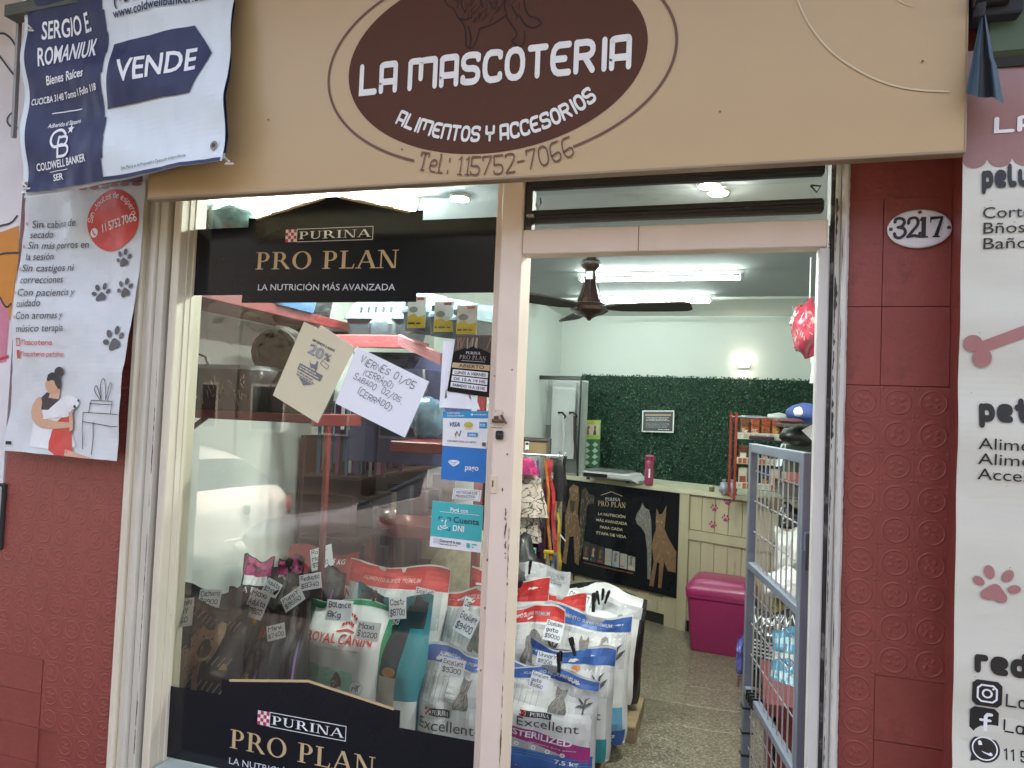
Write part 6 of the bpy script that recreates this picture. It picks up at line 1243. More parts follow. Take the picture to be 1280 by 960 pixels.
b = MB(); loft(b, [rrect(.2, .13, .03, 0), rrect(.21, .14, .04, .12), rrect(.2, .13, .05, .17), rrect(.16, .09, .05, .19)], m_wblk); smooth_angle(b.build('wrap', t)); b = MB(); b.tube(chaikin([(.1, -.25, .15), (.1, -.27, .28), (.1, -.12, .31), (.1, -.05, .22)], False), .005, m_black, 6) if 0 else b.tube([(-.19, -.1, .13), (-.18, -.1, .2), (-.13, -.1, .235), (-.08, -.1, .22), (-.06, -.1, .18)], .005, m_black, 6); b.build('wire_handle', t)
b = MB()
for i in range(26):  # pale slivers painted as glints along the wrap's creases
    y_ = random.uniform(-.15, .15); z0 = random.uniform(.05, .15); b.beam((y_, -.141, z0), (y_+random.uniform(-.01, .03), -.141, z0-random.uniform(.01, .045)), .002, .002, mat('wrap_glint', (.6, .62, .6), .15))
b.build('crease_glints', t)
t = thing('pet_bed', 'round dark plush pet bed lying behind the cream flyer', 'pet bed', at(352, 441, 2.75)); b = MB(); b.blob((0, 0, 0), .13, .06, .11, mat('plush_brown', (.05, .035, .03), .9, var=.5, scale=30), 5, .1, 4, 24, 14); b.build('cushion', t, True); b = MB()
b.tube([(.1*cos(a), -.05, .085*sin(a)) for a in [2*pi*i/20 for i in range(21)]], .018, mat('plush_rim', (.03, .022, .02), .9), 6, False); b.build('rim', t)
# more stock on the shelves
for k, (x, y, z_, w_, d_, h_, M_, lab) in enumerate(((-1.68, 2.58, 1.56, .22, .2, .17, m_black, 'black folded carrier bag at the right end of the lower red shelf'), (-2.2, 3.3, 2.05, .3, .24, .16, m_wblk, 'black wrapped cushion at the back of the upper red shelf'), (-1.73, 3.42, 1.957, .16, .2, .12, m_cd, 'small dark box on the display rack under the grey carrier'))):
    t = thing('shelf_stock', lab, 'stock', (x, y, z_)); b = MB(); loft(b, [rrect(w_/2*.9, d_/2*.9, .03, 0), rrect(w_/2, d_/2, .04, h_*.6), rrect(w_/2*.8, d_/2*.7, .04, h_)], M_); smooth_angle(b.build('pack', t)); b = MB(); b.tube([(-w_*.2, 0, h_), (-w_*.15, 0, h_+.03), (w_*.15, 0, h_+.03), (w_*.2, 0, h_)], .005, m_black, 6); b.build('handle', t)
# bags and goods on rack
t = thing('dark_carrier', 'dark navy pet carrier behind the handwritten notice', 'carrier', (at(500, 470, 3.45).x, 3.45, 1.5)); b = MB(); loft(b, [rrect(.2, .13, .04, 0), rrect(.21, .14, .05, .2), rrect(.19, .12, .05, .3)], mat('carrier_navy', (.03, .035, .07), .35)); smooth_angle(b.build('shell', t)); b = MB()
for i in range(6): b.box(-.12+i*.045, -.105+i*.045, -.146, -.138, .08, .22, m_cg, .002)
b.build('door_bars', t)
t = thing('blue_goods', 'pale blue wrapped pack behind the right corner of the handwritten notice', 'pack', at(533, 535, 3.0)); b = MB(); b.blob((0, 0, .05), .09, .06, .09, mat('blue_wrap', (.12, .24, .34), .2, var=.4, scale=18, coat=.6), 7, .1, 3, 20, 12); b.build('wrap', t, True)
# leashes hanging on the left wall
t = thing('leash_display', 'row of hanging blue, grey and purple leashes on a rail in the window', 'leash rack', (-1.95, 3.7, 1.62)); b = MB(); b.tube([(-.35, 0, 0), (.25, 0, 0)], .007, m_metal, 8); b.build('rail', t)
lc = [mat('strap_blue', (.04, .12, .22), .7), mat('strap_grey', (.3, .33, .36), .7), mat('strap_purple', (.2, .05, .16), .7), mat('strap_pink', (.4, .1, .2), .7), mat('strap_pale', (.45, .45, .42), .7)]
for i in range(22):
    x = -.33+i*.026; L = random.uniform(.32, .42); b = MB(); w_ = random.uniform(.008, .012); yy = random.uniform(-.02, .02)
    b.box(x-w_, x+w_, yy, yy+.006, -L, 0, lc[min(4, int(i/22*3)) if random.random() < .6 else random.randrange(5)], .001); b.build('strap', t)
# cream sack and dark box behind bags
t = thing('cream_sack', 'mottled cream woven sack standing behind the red topped bags', 'sack', (-1.42, 3.95, .0)); b = MB(); m_sack = mat('sack_weave', (.42, .38, .26), .7, var=.3, scale=25, bump=.5); b.blob((0, 0, .45), .26, .2, .48, m_sack, 2, .06, 2, 24, 16); b.build('body', t, True); b = MB(); b.lathe((0, 0, .86), [(.06, 0), (.03, .05), (.07, .1)], m_sack, 12); b.build('tied_neck', t)
t = thing('dark_box', 'black bags heaped behind the mullion under the turquoise sticker', 'bag', (-1.12, 3.9, .0)); b = MB(); b.blob((0, 0, .45), .2, .18, .48, m_wblk, 6, .12, 3, 24, 16); b.build('heap', t, True)
t = thing('dark_gondola', 'dark maroon and black gondola shelf added as a dark backdrop for the car reflection', 'shelf unit', (-2.2, 4.55, 0), pi/2); m_gd = mat('gondola_maroon', (.05, .012, .014), .5, var=.4, scale=4)  # added dark unit so the mirrored car stands out in the glass
b = MB(); b.box(-.9, .9, .14, .17, .0, 1.42, m_gd, .004); b.build('back_panel', t)
for k, z_ in enumerate((.5, .85, 1.2)): b = MB(); b.box(-.9, .9, -.2, .14, z_-.02, z_, m_gd, .003); b.build('shelf', t)
for i in range(20):
    b = MB(); x = -.88+i*.088; z_ = (.5, .85, 1.2)[i % 3]; b.box(x, x+.07, -.12, .05, z_, z_+random.uniform(.14, .26), mat('stock_%d' % (i % 4), ((.02, .02, .025), (.06, .015, .02), (.03, .035, .05), (.09, .07, .05))[i % 4], .4), .005); b.build('stock_box', t)
t = thing('display_plinth', 'brown laminate plinth standing on the floor behind the bags', 'plinth', (-1.95, 5.25, 0)); b = MB(); b.box(-.4, .4, -.3, .3, 0, .8, mat('laminate', (.3, .24, .17), .5), .004); b.build('box', t)
# ================================================================ CLOTHES RACK
A_ = at(630, 566, 4.2); B_ = at(703, 568, 4.2)
t = thing('clothes_rack', 'metal rail with a brown board, hung with small pet clothes behind the mullion', 'rack', ((A_.x+B_.x)/2, 4.2, 0)); cx_ = t.location.x
b = MB(); b.tube([(A_.x-cx_-.15, 0, A_.z), (B_.x-cx_, 0, A_.z)], .007, m_metal, 8); b.build('rail', t); b = MB(); b.tube([(-.3, 0, 0), (-.3, 0, 1.42)], .011, m_black, 8); b.build('post', t); b = MB(); b.tube([(.16, .03, 0), (.16, .03, 1.38)], .009, m_metal, 8); b.build('post', t)
q0 = at(625, 549, 4.35); q1 = at(684, 566, 4.35); b = MB(); b.box(q0.x-cx_, q1.x-cx_, .14, .16, q1.z-.02, q0.z+.005, mat('kraft_board', (.28, .19, .1), .7, var=.1), .002); b.build('board', t); b = MB(); b.box(q0.x-cx_, q1.x-cx_, .13, .17, q0.z, q0.z+.022, mat('board_edge', (.08, .075, .07), .5), .002); b.box(q1.x-cx_, q1.x-cx_+.02, .13, .17, q1.z-.08, q0.z+.022, MATS['board_edge'], .002); b.build('board_edge', t)
b = MB(); q = at(659, 556, 4.33); b.box(q.x-cx_-.012, q.x-cx_+.012, .128, .13, q.z-.03, q.z+.02, wt); b.box(q.x-cx_-.009, q.x-cx_+.009, .126, .128, q.z-.0, q.z+.014, bk); b.build('board_label', t)
def garment(label, px_, py_, Y, wpx, hpx, mats_, seed, flare=.3, name='pet_garment'):
    q = at(px_, py_, Y); s_ = (at(px_+1, py_, Y)-q).length; w_, h_ = wpx*s_/2, hpx*s_; t = thing(name, label, 'pet clothing', q, group='pet clothes on the rail')
    b = MB(); 
    def fn(a, c):
        an = 2*pi*a; r = w_*(1-flare+flare*(c))*(1-.55*max(0, .14-c)/.14); k = 1+.10*sin(an*7+seed)*c+.12*noise.noise(Vector((cos(an)*2, sin(an)*2, c*5+seed)))
        return Vector((r*cos(an)*k, r*.42*sin(an)*k, -h_*c))
    rs = random.Random(seed)
    b.grid(fn, 110, 60, mats_[0], lambda a, c: mats_[0] if abs(noise.noise(Vector((a*17+seed, c*4.5, 1)))) > .055 and abs(noise.noise(Vector((a*11, c*6+seed, 4)))) > .04 else mats_[1]); b.build('fabric', t, True)
    b = MB(); b.tube([(0, 0, 0), (.0, 0, .03), (.012, 0, .05), (.02, 0, .04)], .003, m_metal, 6); b.build('hanger_hook', t); return t
m_jk = mat('garment_pale', (.55, .47, .42), .8, var=.15, scale=20); m_jk2 = mat('garment_line', (.08, .09, .06), .8)
garment('pale garment with dark leafy lines, upper front one on the rail', 655, 590, 4.05, 62, 52, (m_jk, m_jk2), 3, .35)
garment('pale garment with dark leafy lines, lower one under its twin', 652, 630, 4.07, 50, 44, (m_jk, m_jk2), 5, .2)
garment('bright pink knitted garment at the top of the rail', 656, 572, 4.0, 34, 20, (mat('hot_pink', (.5, .02, .14), .7), mat('pink_dark', (.15, .02, .08), .8)), 8, .4)
garment('purple dark garment hanging low behind the pale ones', 672, 650, 4.15, 22, 60, (mat('plum', (.06, .02, .05), .8), m_black), 9)
garment('brown checked garment at the left end of the rail', 638, 572, 4.2, 20, 60, (mat('olive_brown', (.12, .1, .06), .8), m_jk2), 11)
garment('black harness vest at the right end of the rail', 699, 575, 4.15, 15, 50, (mat('harness_black', (.012, .012, .014), .7), m_black), 12, .1)
G4 = 'leashes and straps hanging by the clothes'
def strap(label, x0, y0, x1, y1, Y, wpx, M):
    a = at(x0, y0, Y); c = at(x1, y1, Y); s_ = (at(x0+1, y0, Y)-a).length; t = thing('leash', label, 'leash', a, group=G4); b = MB()
    pts = [(a.lerp(c, k/6)-a)+Vector((.008*sin(k*1.7+x0), .006*cos(k*2+x0), 0)) for k in range(7)]
    for k in range(6): b.beam(pts[k], pts[k+1], .006, wpx*s_, M, (1, .2, 0))
    b.build('webbing', t); b = MB(); b.tube([(0, 0, .02), (.008, -.01, .01), (0, -.01, 0)], .0035, m_metal, 6); b.build('clip', t)
m_lr = mat('leash_red', (.42, .02, .03), .6)
for args in (('broad red leash hanging full length right of the clothes', 686, 574, 688, 640, 4.1, 6, m_lr), ('narrow red leash curving down to the floor bags', 690, 600, 694, 690, 4.08, 4, m_lr), ('dark red leash behind the broad one', 680, 600, 685, 690, 4.15, 4, mat('leash_dred', (.15, .015, .02), .6)), ('pink leash hanging low beside the scoop', 650, 675, 652, 712, 4.1, 5, mat('leash_pink', (.4, .03, .12), .6)), ('yellow leash near the black counter banner', 697, 640, 700, 716, 4.1, 3, mat('leash_yellow', (.4, .26, .02), .6)), ('blue grey leash near the black counter banner', 693, 650, 692, 716, 4.12, 4, mat('leash_bg', (.15, .2, .26), .6)), ('black leash hanging beside the yellow one', 689, 640, 690, 716, 4.15, 5, m_black), ('tan leash hanging behind the yellow one', 700, 620, 697, 700, 4.2, 3, mat('leash_tan', (.3, .2, .1), .6)), ('dark leash at far right of the clothes rail', 706, 570, 706, 640, 4.25, 4, m_black)): strap(*args)
t = thing('yellow_toy', 'yellow plastic handle among the hanging leashes', 'toy', at(686, 690, 4.05)); b = MB(); b.box(-.03, .03, -.01, .01, -.01, .01, mat('yellow_plastic', (.5, .35, .02), .4), .004); b.box(-.026, -.016, -.01, .01, -.04, -.009, MATS['yellow_plastic'], .003); b.build('handle', t)
for args in (('thin purple leash hanging among the garments', 672, 576, 674, 690, 4.12, 3, mat('leash_purple', (.15, .03, .16), .6)), ('thin teal leash hanging at the left of the rail', 642, 576, 640, 690, 4.18, 3, mat('leash_teal', (.02, .16, .17), .6)), ('thin orange leash between the red and black ones', 683, 574, 688, 700, 4.06, 3, mat('leash_orange', (.4, .12, .02), .6)), ('thick black leash behind the garments', 663, 576, 661, 712, 4.25, 6, m_black), ('brown leash behind the garments near the mullion', 634, 576, 636, 700, 4.25, 5, mat('leash_brown', (.1, .05, .03), .6)), ('dark green leash behind the scoop', 668, 640, 670, 714, 4.2, 4, mat('leash_green', (.03, .09, .04), .6))): strap(*args)
q = at(663, 692, 3.95); t = thing('litter_scoop', 'pale blue slotted litter scoop hanging under the clothes', 'scoop', q); m_sc = mat('scoop_blue', (.16, .42, .46), .4)
b = MB(); b.tube([(0, 0, .03), (0, 0, .085)], .008, m_sc, 8); b.build('handle', t); b = MB()
for i in range(5): b.box(-.032+i*.0145, -.026+i*.0145, -.004, .004, -.035, .02, m_sc, .001)
b.box(-.032, .0325, -.0045, .0045, .02, .034, m_sc, .002); b.box(-.032, .0325, -.0045, .0045, -.045, -.034, m_sc, .002); b.build('head', t)
b = MB(); q = at(689, 646, 4.0)
t = thing('white_stick', 'thin white stick poking out beside the red leash', 'stick', at(703, 672, 4.3)); b = MB(); b.tube([(-.04, 0, .04), (.02, 0, -.02)], .005, wt, 6); b.build('rod', t)
# ================================================================ RED RACK ON THE COUNTER
m_rr = mat('rack_red', (.3, .03, .02), .35); YR = 5.25
qa = at(914, 520, YR); qb = at(1010, 520, YR)
t = thing('treat_rack', 'red wire display rack of small packs standing on the right of the counter', 'rack', (qa.x, YR, 1.07)); rw = qb.x-qa.x; rh = at(922, 519, YR).z-1.07
b = MB()
for x_, y_ in ((0, 0.12), (.035, -.05), (rw, -.05), (rw, .12)): b.box(x_-.009, x_+.009, y_-.009, y_+.009, 0, rh+.02, m_rr, .002)
b.beam((0, .12, rh), (.035, -.05, rh-.05), .012, .012, m_rr); b.beam((0, .12, .02), (.035, -.05, .0), .012, .012, m_rr); b.build('frame', t)
lv = [at(925, y, YR-.05).z-1.07 for y in (545, 576, 607)]
lite = [ink('tag_white', (.62, .62, .58)), ink('tag_orange', (.5, .14, .05)), ink('tag_green', (.1, .25, .12))]
for i, z_ in enumerate(lv):
    b = MB(); b.box(.03, rw, -.06, .12, z_, z_+.008, m_rr, .002); b.box(.045, rw, -.066, -.06, z_-.02, z_+.026, mat('price_rail', (.5, .5, .42), .4), .001); sh_ = b.build('shelf', t)
    p = Print(lambda u, v, l=0: Vector((u, -.0665-l, v)))
    x = .055
    while x < rw-.04: 
        w_ = random.uniform(.02, .04); p.rect(x, z_-.016, x+w_, z_+.02, random.choice(lite[:2] if i else [lite[0], ink('tag_cream', (.5, .46, .34))]), 1); p.scribble(x+.002, z_-.01, x+w_-.002, z_+.015, 3, bk, 2, .45); x += w_+.006
    p.build('shelf_labels', sh_)
PK = [mat('pack_amber', (.42, .13, .04), .2, var=.5, scale=60, coat=.6), mat('pack_rust', (.3, .06, .03), .2, var=.5, scale=60, coat=.6), mat('pack_brownish', (.16, .06, .03), .25, var=.5, scale=60), mat('pack_cream', (.55, .5, .4), .3, var=.2), mat('pack_navy', (.03, .05, .14), .3), mat('pack_blackish', (.02, .02, .025), .3)]
def packs(z_, h_, mats_, n, lab):
    for i in range(n):
        x = .06+i*(rw-.08)/n; w_ = (rw-.08)/n*.86; o = thing('treat_pack', lab[i] if isinstance(lab, list) else lab, 'treat pack', Vector((qa.x+x+w_/2, YR-.01, 1.07+z_+.009)), random.uniform(-.15, .15), 'small packs on the red rack')
        b = MB(); hh = h_*random.uniform(.88, 1); M = random.choice(mats_)
        loft(b, [rrect(w_/2, .03, .008, 0), rrect(w_/2, .032, .01, hh*.7), rrect(w_/2, .004, .001, hh*.95), rrect(w_/2, .003, .001, hh)], M); smooth_angle(b.build('pouch', o))
        p = Print(lambda u, v, l=0: Vector((u, -.0335-l, v))); p.rect(-w_*.34, hh*.12, w_*.34, hh*.5, random.choice(PK[:4]), 1); p.scribble(-w_*.3, hh*.15, w_*.3, hh*.4, 3, random.choice([bk, wt, yel]), 2); p.build('pouch_print', o)
ordn = ['first', 'second', 'third', 'fourth', 'fifth', 'sixth', 'seventh']
packs(lv[0], .125, PK[:3], 6, ['amber treat pack, %s from the left on the rack\'s top level' % w_ for w_ in ordn[:6]])
packs(lv[1], .10, PK[2:3]+PK[4:], 6, ['dark treat pack, %s from the left on the rack\'s middle level' % w_ for w_ in ordn[:6]])
packs(lv[2], .12, PK[3:6], 6, ['mixed treat pack, %s from the left on the rack\'s lowest level' % w_ for w_ in ordn[:6]])
q = at(960, 521, YR); t = thing('clear_tub', 'clear plastic tubs lying across the top of the red rack', 'tub', (q.x, YR+.04, q.z-.0)); b = MB(); b.blob((-.1, 0, -.01), .14, .06, .015, m_cello, 3, .1); b.blob((.07, -.02, -.0), .08, .06, .03, mat('clear_pale', (.5, .55, .55), .15, coat=.7), 4, .1); b.build('tubs', t, True)
q = at(948, 545, YR-.1); t = thing('purple_tray', 'dark purple tray lying under the top level of the rack', 'tray', q); b = MB(); b.box(-.06, .1, -.03, .05, -.02, .0, mat('tray_purple', (.06, .03, .07), .3), .004); b.build('tray', t)
# pink hanging packs at rack's right
q = at(988, 590, 4.9)
for k in range(2):
    t = thing('pink_pack', ('left' if k == 0 else 'right')+' one of two pink toothed-edge packs hanging behind the gate', 'pack', q+Vector((k*.055, -.01*k, -k*.01)), group='pink packs behind the gate'); b = MB(); b.box(-.024, .024, -.005, .005, -.06+.01*k, .06, mat('pink_pack', (.5, .13, .12), .4, var=.2, scale=30), .003); b.build('pack', t)
# bags and cap piled by the door jamb
q = at(1000, 560, 4.3); t = thing('green_box', 'dark green slanted bag on top of the goods beside the door jamb', 'bag', q)
b = MB(); m_dg = mat('dark_green', (.03, .045, .035), .5, var=.2); loft(b, [rrect(.1, .09, .02, -.13), rrect(.1, .09, .02, .0), rrect(.07, .07, .02, .055)], m_dg); smooth_angle(b.build('bag', t)); b = MB(); b.poly([(-.1, -.095, -.1), (-.125, -.03, -.11), (-.1, -.03, .02), (-.08, -.095, .02)], wb); b.build('white_flap', t)
q = at(1005, 522, 4.0); t = thing('sports_cap', 'blue and white cap with dark peak on the pile by the door jamb', 'cap', q); b = MB(); b.blob((0, 0, .02), .09, .08, .055, mat('cap_blue', (.03, .06, .22), .7), 2, .04); b.build('crown', t, True)
b = MB(); b.blob((-.06, -.05, -.02), .06, .05, .015, mat('peak_dark', (.06, .02, .03), .7), 2, .03); b.build('peak', t, True); b = MB(); b.blob((-.03, -.045, .025), .03, .04, .03, mat('cap_white', (.6, .6, .65), .7), 2, .03); b.build('white_panel', t, True)
q = at(1000, 540, 4.1); t = thing('dark_bundle', 'black bundle with white triangle under the cap', 'bundle', q); b = MB(); b.blob((-.0, 0, -.02), .1, .08, .055, m_black, 5, .1); b.build('bundle', t, True)
b = MB(); b.poly([(.0, -.085, .01), (.06, -.085, .05), (.06, -.085, -.05)], wt); b.build('white_patch', t)
# wrapped cushion hanging high
q = at(1006, 410, 3.9); t = thing('wrapped_cushion', 'red and white cushion in crinkled clear plastic hanging high by the jamb', 'cushion', q)
m_cush = mat('cushion_red', (.36, .04, .07), .25, var=.25, scale=8, coat=.7, col2=(.4, .37, .36), c2amt=.48, c2scale=12, bump=.6, bscale=12)
b = MB(); b.blob((.02, 0, 0), .082, .09, .14, m_cush, 3, .12, 2.5, 26, 18); b.build('cushion', t, True); b = MB()
for i in range(34):  # thin pale lines stand in for glints on the crinkled plastic
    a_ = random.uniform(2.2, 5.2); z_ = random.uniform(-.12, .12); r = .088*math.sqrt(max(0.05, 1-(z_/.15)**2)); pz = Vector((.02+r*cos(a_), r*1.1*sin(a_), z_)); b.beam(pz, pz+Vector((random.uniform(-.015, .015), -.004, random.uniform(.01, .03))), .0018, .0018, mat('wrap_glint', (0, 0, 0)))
b.build('crease_glints', t); b = MB(); b.tube([(.04, 0, -.13), (.045, 0, -.2), (.04, 0, -.28)], [.02, .008, .012], mat('clear_pale', (0, 0, 0)), 8); b.build('plastic_tail', t)
b = MB(); b.tube([(.02, 0, .13), (.02, 0, .36)], .003, wt, 6); b.build('string', t)
# shelf wall post by jamb: pale column the goods lean on
# right bench with bags
t = thing('red_bench', 'low red bench along the right wall behind the gate', 'bench', (.44, 4.1, 0)); b = MB(); b.box(-.25, .27, -.65, .55, .3, .36, m_redw, .004); b.build('top', t); b = MB(); b.box(-.235, -.22, -.62, .52, .02, .3, m_redw, .003); b.build('front_panel', t); b = MB(); b.box(-.2, .27, -.64, -.62, .02, .3, m_redw, .003); b.build('end_panel', t)
m_zb = mat('black_white_wrap', (.02, .02, .022), .25, var=.3, coat=.4, col2=(.6, .62, .62), c2amt=.42, c2scale=14); m_bb = mat('blue_foil', (.03, .25, .42), .3, var=.3, scale=9, coat=.3); m_wbx = mat('white_teal_wrap', (.6, .62, .6), .35, col2=(.02, .25, .28), c2amt=.4, c2scale=9)
G5 = 'goods stacked on the bench behind the gate'
def rbag(label, px_, py_, Y, wp, hp, M, seed, pr=None):
    q = at(px_, py_, Y); s_ = (at(px_+1, py_, Y)-q).length; g = Bag('goods_bag', label, 'bag', q.x, Y, q.z, wp*s_, hp*s_, .14, M, seed=seed, rz=random.uniform(-.5, .1), group=G5, top=.6); 
    if pr: pr(g)
    g.done()
def pz1(g):
    for i in range(6): g.p.line([((-.9+.3*i)*g.w/2, .82*g.h), ((-.75+.3*i)*g.w/2, .93*g.h), ((-.6+.3*i)*g.w/2, .84*g.h)], .006, wt, 2)
    for i in range(14): g.p.line([(random.uniform(-.8, .6)*g.w/2, random.uniform(.1, .8)*g.h)]*1+[(random.uniform(-.8, .8)*g.w/2, random.uniform(.1, .8)*g.h)], .0015, lg, 2) if i < 3 else g.p.scribble(random.uniform(-.8, .2)*g.w/2, random.uniform(.1, .6)*g.h, random.uniform(.3, .8)*g.w/2, random.uniform(.62, .7)*g.h, 5, lg, 2) if i == 5 else None
rbag('black food bag with white zigzag top on the bench behind the gate', 962, 858, 4.15, 66, 100, m_blk, 31, pz1)
def pz2(g): g.band(.35, .6, m_poly, 1); g.band(.75, .85, ink('pale_blue', (.3, .5, .6)), 1); g.T('ARENA', -.6, .6, .42, .1, cy_); 
rbag('blue food bag, upper of the two by the gate\'s hinge side', 985, 850, 4.0, 44, 66, m_bb, 32, pz2)
rbag('blue and white food bag, lower of the two by the gate\'s hinge side', 984, 900, 3.8, 52, 72, m_bb, 33, pz2)
rbag('white bag with teal marks behind the upper bars of the gate', 985, 712, 4.4, 36, 56, m_wbx, 34)
rbag('white bag lying under the teal marked one behind the gate', 978, 745, 4.3, 50, 36, m_poly, 35)
rbag('black and white checked bag behind the gate below the counter top', 988, 660, 4.5, 34, 30, m_zb, 36)
rbag('mixed orange and green small bags behind the gate', 985, 768, 4.35, 44, 24, mat('mixed_wrap', (.5, .35, .1), .35, var=.4, scale=30, col2=(.05, .3, .12), c2amt=.5, c2scale=22), 37)
rbag('blue and lavender pack on the floor left of the bench', 926, 838, 4.7, 12, 44, mat('lavender_wrap', (.12, .13, .4), .3, var=.2), 38)
t = thing('wall_shelving', 'tall dark shelving on the right wall behind the goods', 'shelving', (.6, 4.75, 0)); 
for k in range(3): b = MB(); b.box(-.3, .1, -.45, .45, .8+.4*k-.02, .8+.4*k, mat('shelf_dark', (.06, .06, .055), .6), .003); b.build('shelf', t)
b = MB(); b.box(.1, .115, -.45, .45, 0, 1.9, MATS['shelf_dark'], .002); b.build('back_panel', t)
# ================================================================ GATE
m_gate = mat('blue_grey_paint', (.17, .195, .25), .38, var=.1, scale=8, bump=.15, bscale=20, col2=(.1, .1, .11), c2amt=.27, c2scale=16); m_wire = mat('grey_wire', (.42, .42, .44), .4, .3)
H0 = Vector((.243, 2.42, 0)); H1 = Vector((.098, 3.2, 0)); gd = (H1-H0).normalized(); gn = Vector((gd.y, -gd.x, 0)); gl = (H1-H0).length
t = thing('security_gate', 'blue grey steel grille gate standing open inside the doorway', 'gate', H0)
def gp(s_, z_, o=0): return gd*s_+Vector((0, 0, z_))+gn*o
zt_, zb_ = 1.512, .06
def gbeam(n_, s0, z0, s1, z1_, w_, d_): b = MB(); b.beam(gp(s0, z0), gp(s1, z1_), w_, d_, m_gate, (0, 0, 1) if abs(z1_-z0) < .01 else tuple(gd)); return b.build(n_, t)
b = MB()
def gbox(nm, s0, s1, z0, z1_, half, M=m_gate):
    b = MB(); c = gp((s0+s1)/2, (z0+z1_)/2); b.obox(c, gd*(s1-s0)/2, gn*half, (0, 0, (z1_-z0)/2), M); o = b.build(nm, t)
    bv = o.modifiers.new('bevel', 'BEVEL'); bv.width = .003; bv.segments = 2; return o
gbox('stile', 0, .04, zb_, zt_, .018); gbox('stile', gl-.036, gl, zb_, zt_, .016); gbox('rail', .0405, gl-.0365, zt_-.036, zt_-.0005, .0155); gbox('rail', .0405, gl-.0365, .997, 1.025, .0155); gbox('rail', .0405, gl-.0365, .492, .52, .0155); gbox('rail', .0405, gl-.0365, zb_+.001, zb_+.03, .0155)
nv_ = 10
for i in range(nv_):
    s_ = .04+(gl-.08)*(i+1)/(nv_+1); b = MB(); b.tube([gp(s_, zb_+.03), gp(s_, zt_-.035)], .0028, m_wire, 6); b.build('vertical_wire', t)
for k in range(11):
    z_ = .15+k*.125
    if min(abs(z_-1.01), abs(z_-.507)) < .03: continue
    b = MB(); b.tube([gp(.035, z_, .006), gp(gl-.035, z_, .006)], .0026, m_wire, 6); b.build('horizontal_wire', t)
b = MB(); q = gp(gl-.02, 0)
for z_ in (.33, .24, .43): b.obox(q+Vector((0, 0, z_)), gd*.0225, gn*.0225, (0, 0, .003), m_black)
for k in range(4): b.obox(gp(gl-.1-.03*k, .508), gd*.003, gn*.022, (0, 0, .02), m_black)
b.build('cable_tie', t)
b = MB(); b.obox(gp(-.012, 1.24, 0), gd*.014, gn*.012, (0, 0, .03), m_gate); b.obox(gp(-.024, 1.21, -.004), gd*.004, gn*.01, (0, 0, .055), mat('hinge_dark', (.07, .08, .1), .4)); b.build('hinge', t); b = MB(); b.obox(gp(-.012, .4, 0), gd*.014, gn*.012, (0, 0, .03), m_gate); b.build('hinge', t)
b = MB(); b.blob(gp(gl*.62, 1.29, .02), .022, .01, .032, mat('brass_tag', (.2, .18, .1), .5), 1, .1); b.build('tag', t, True)
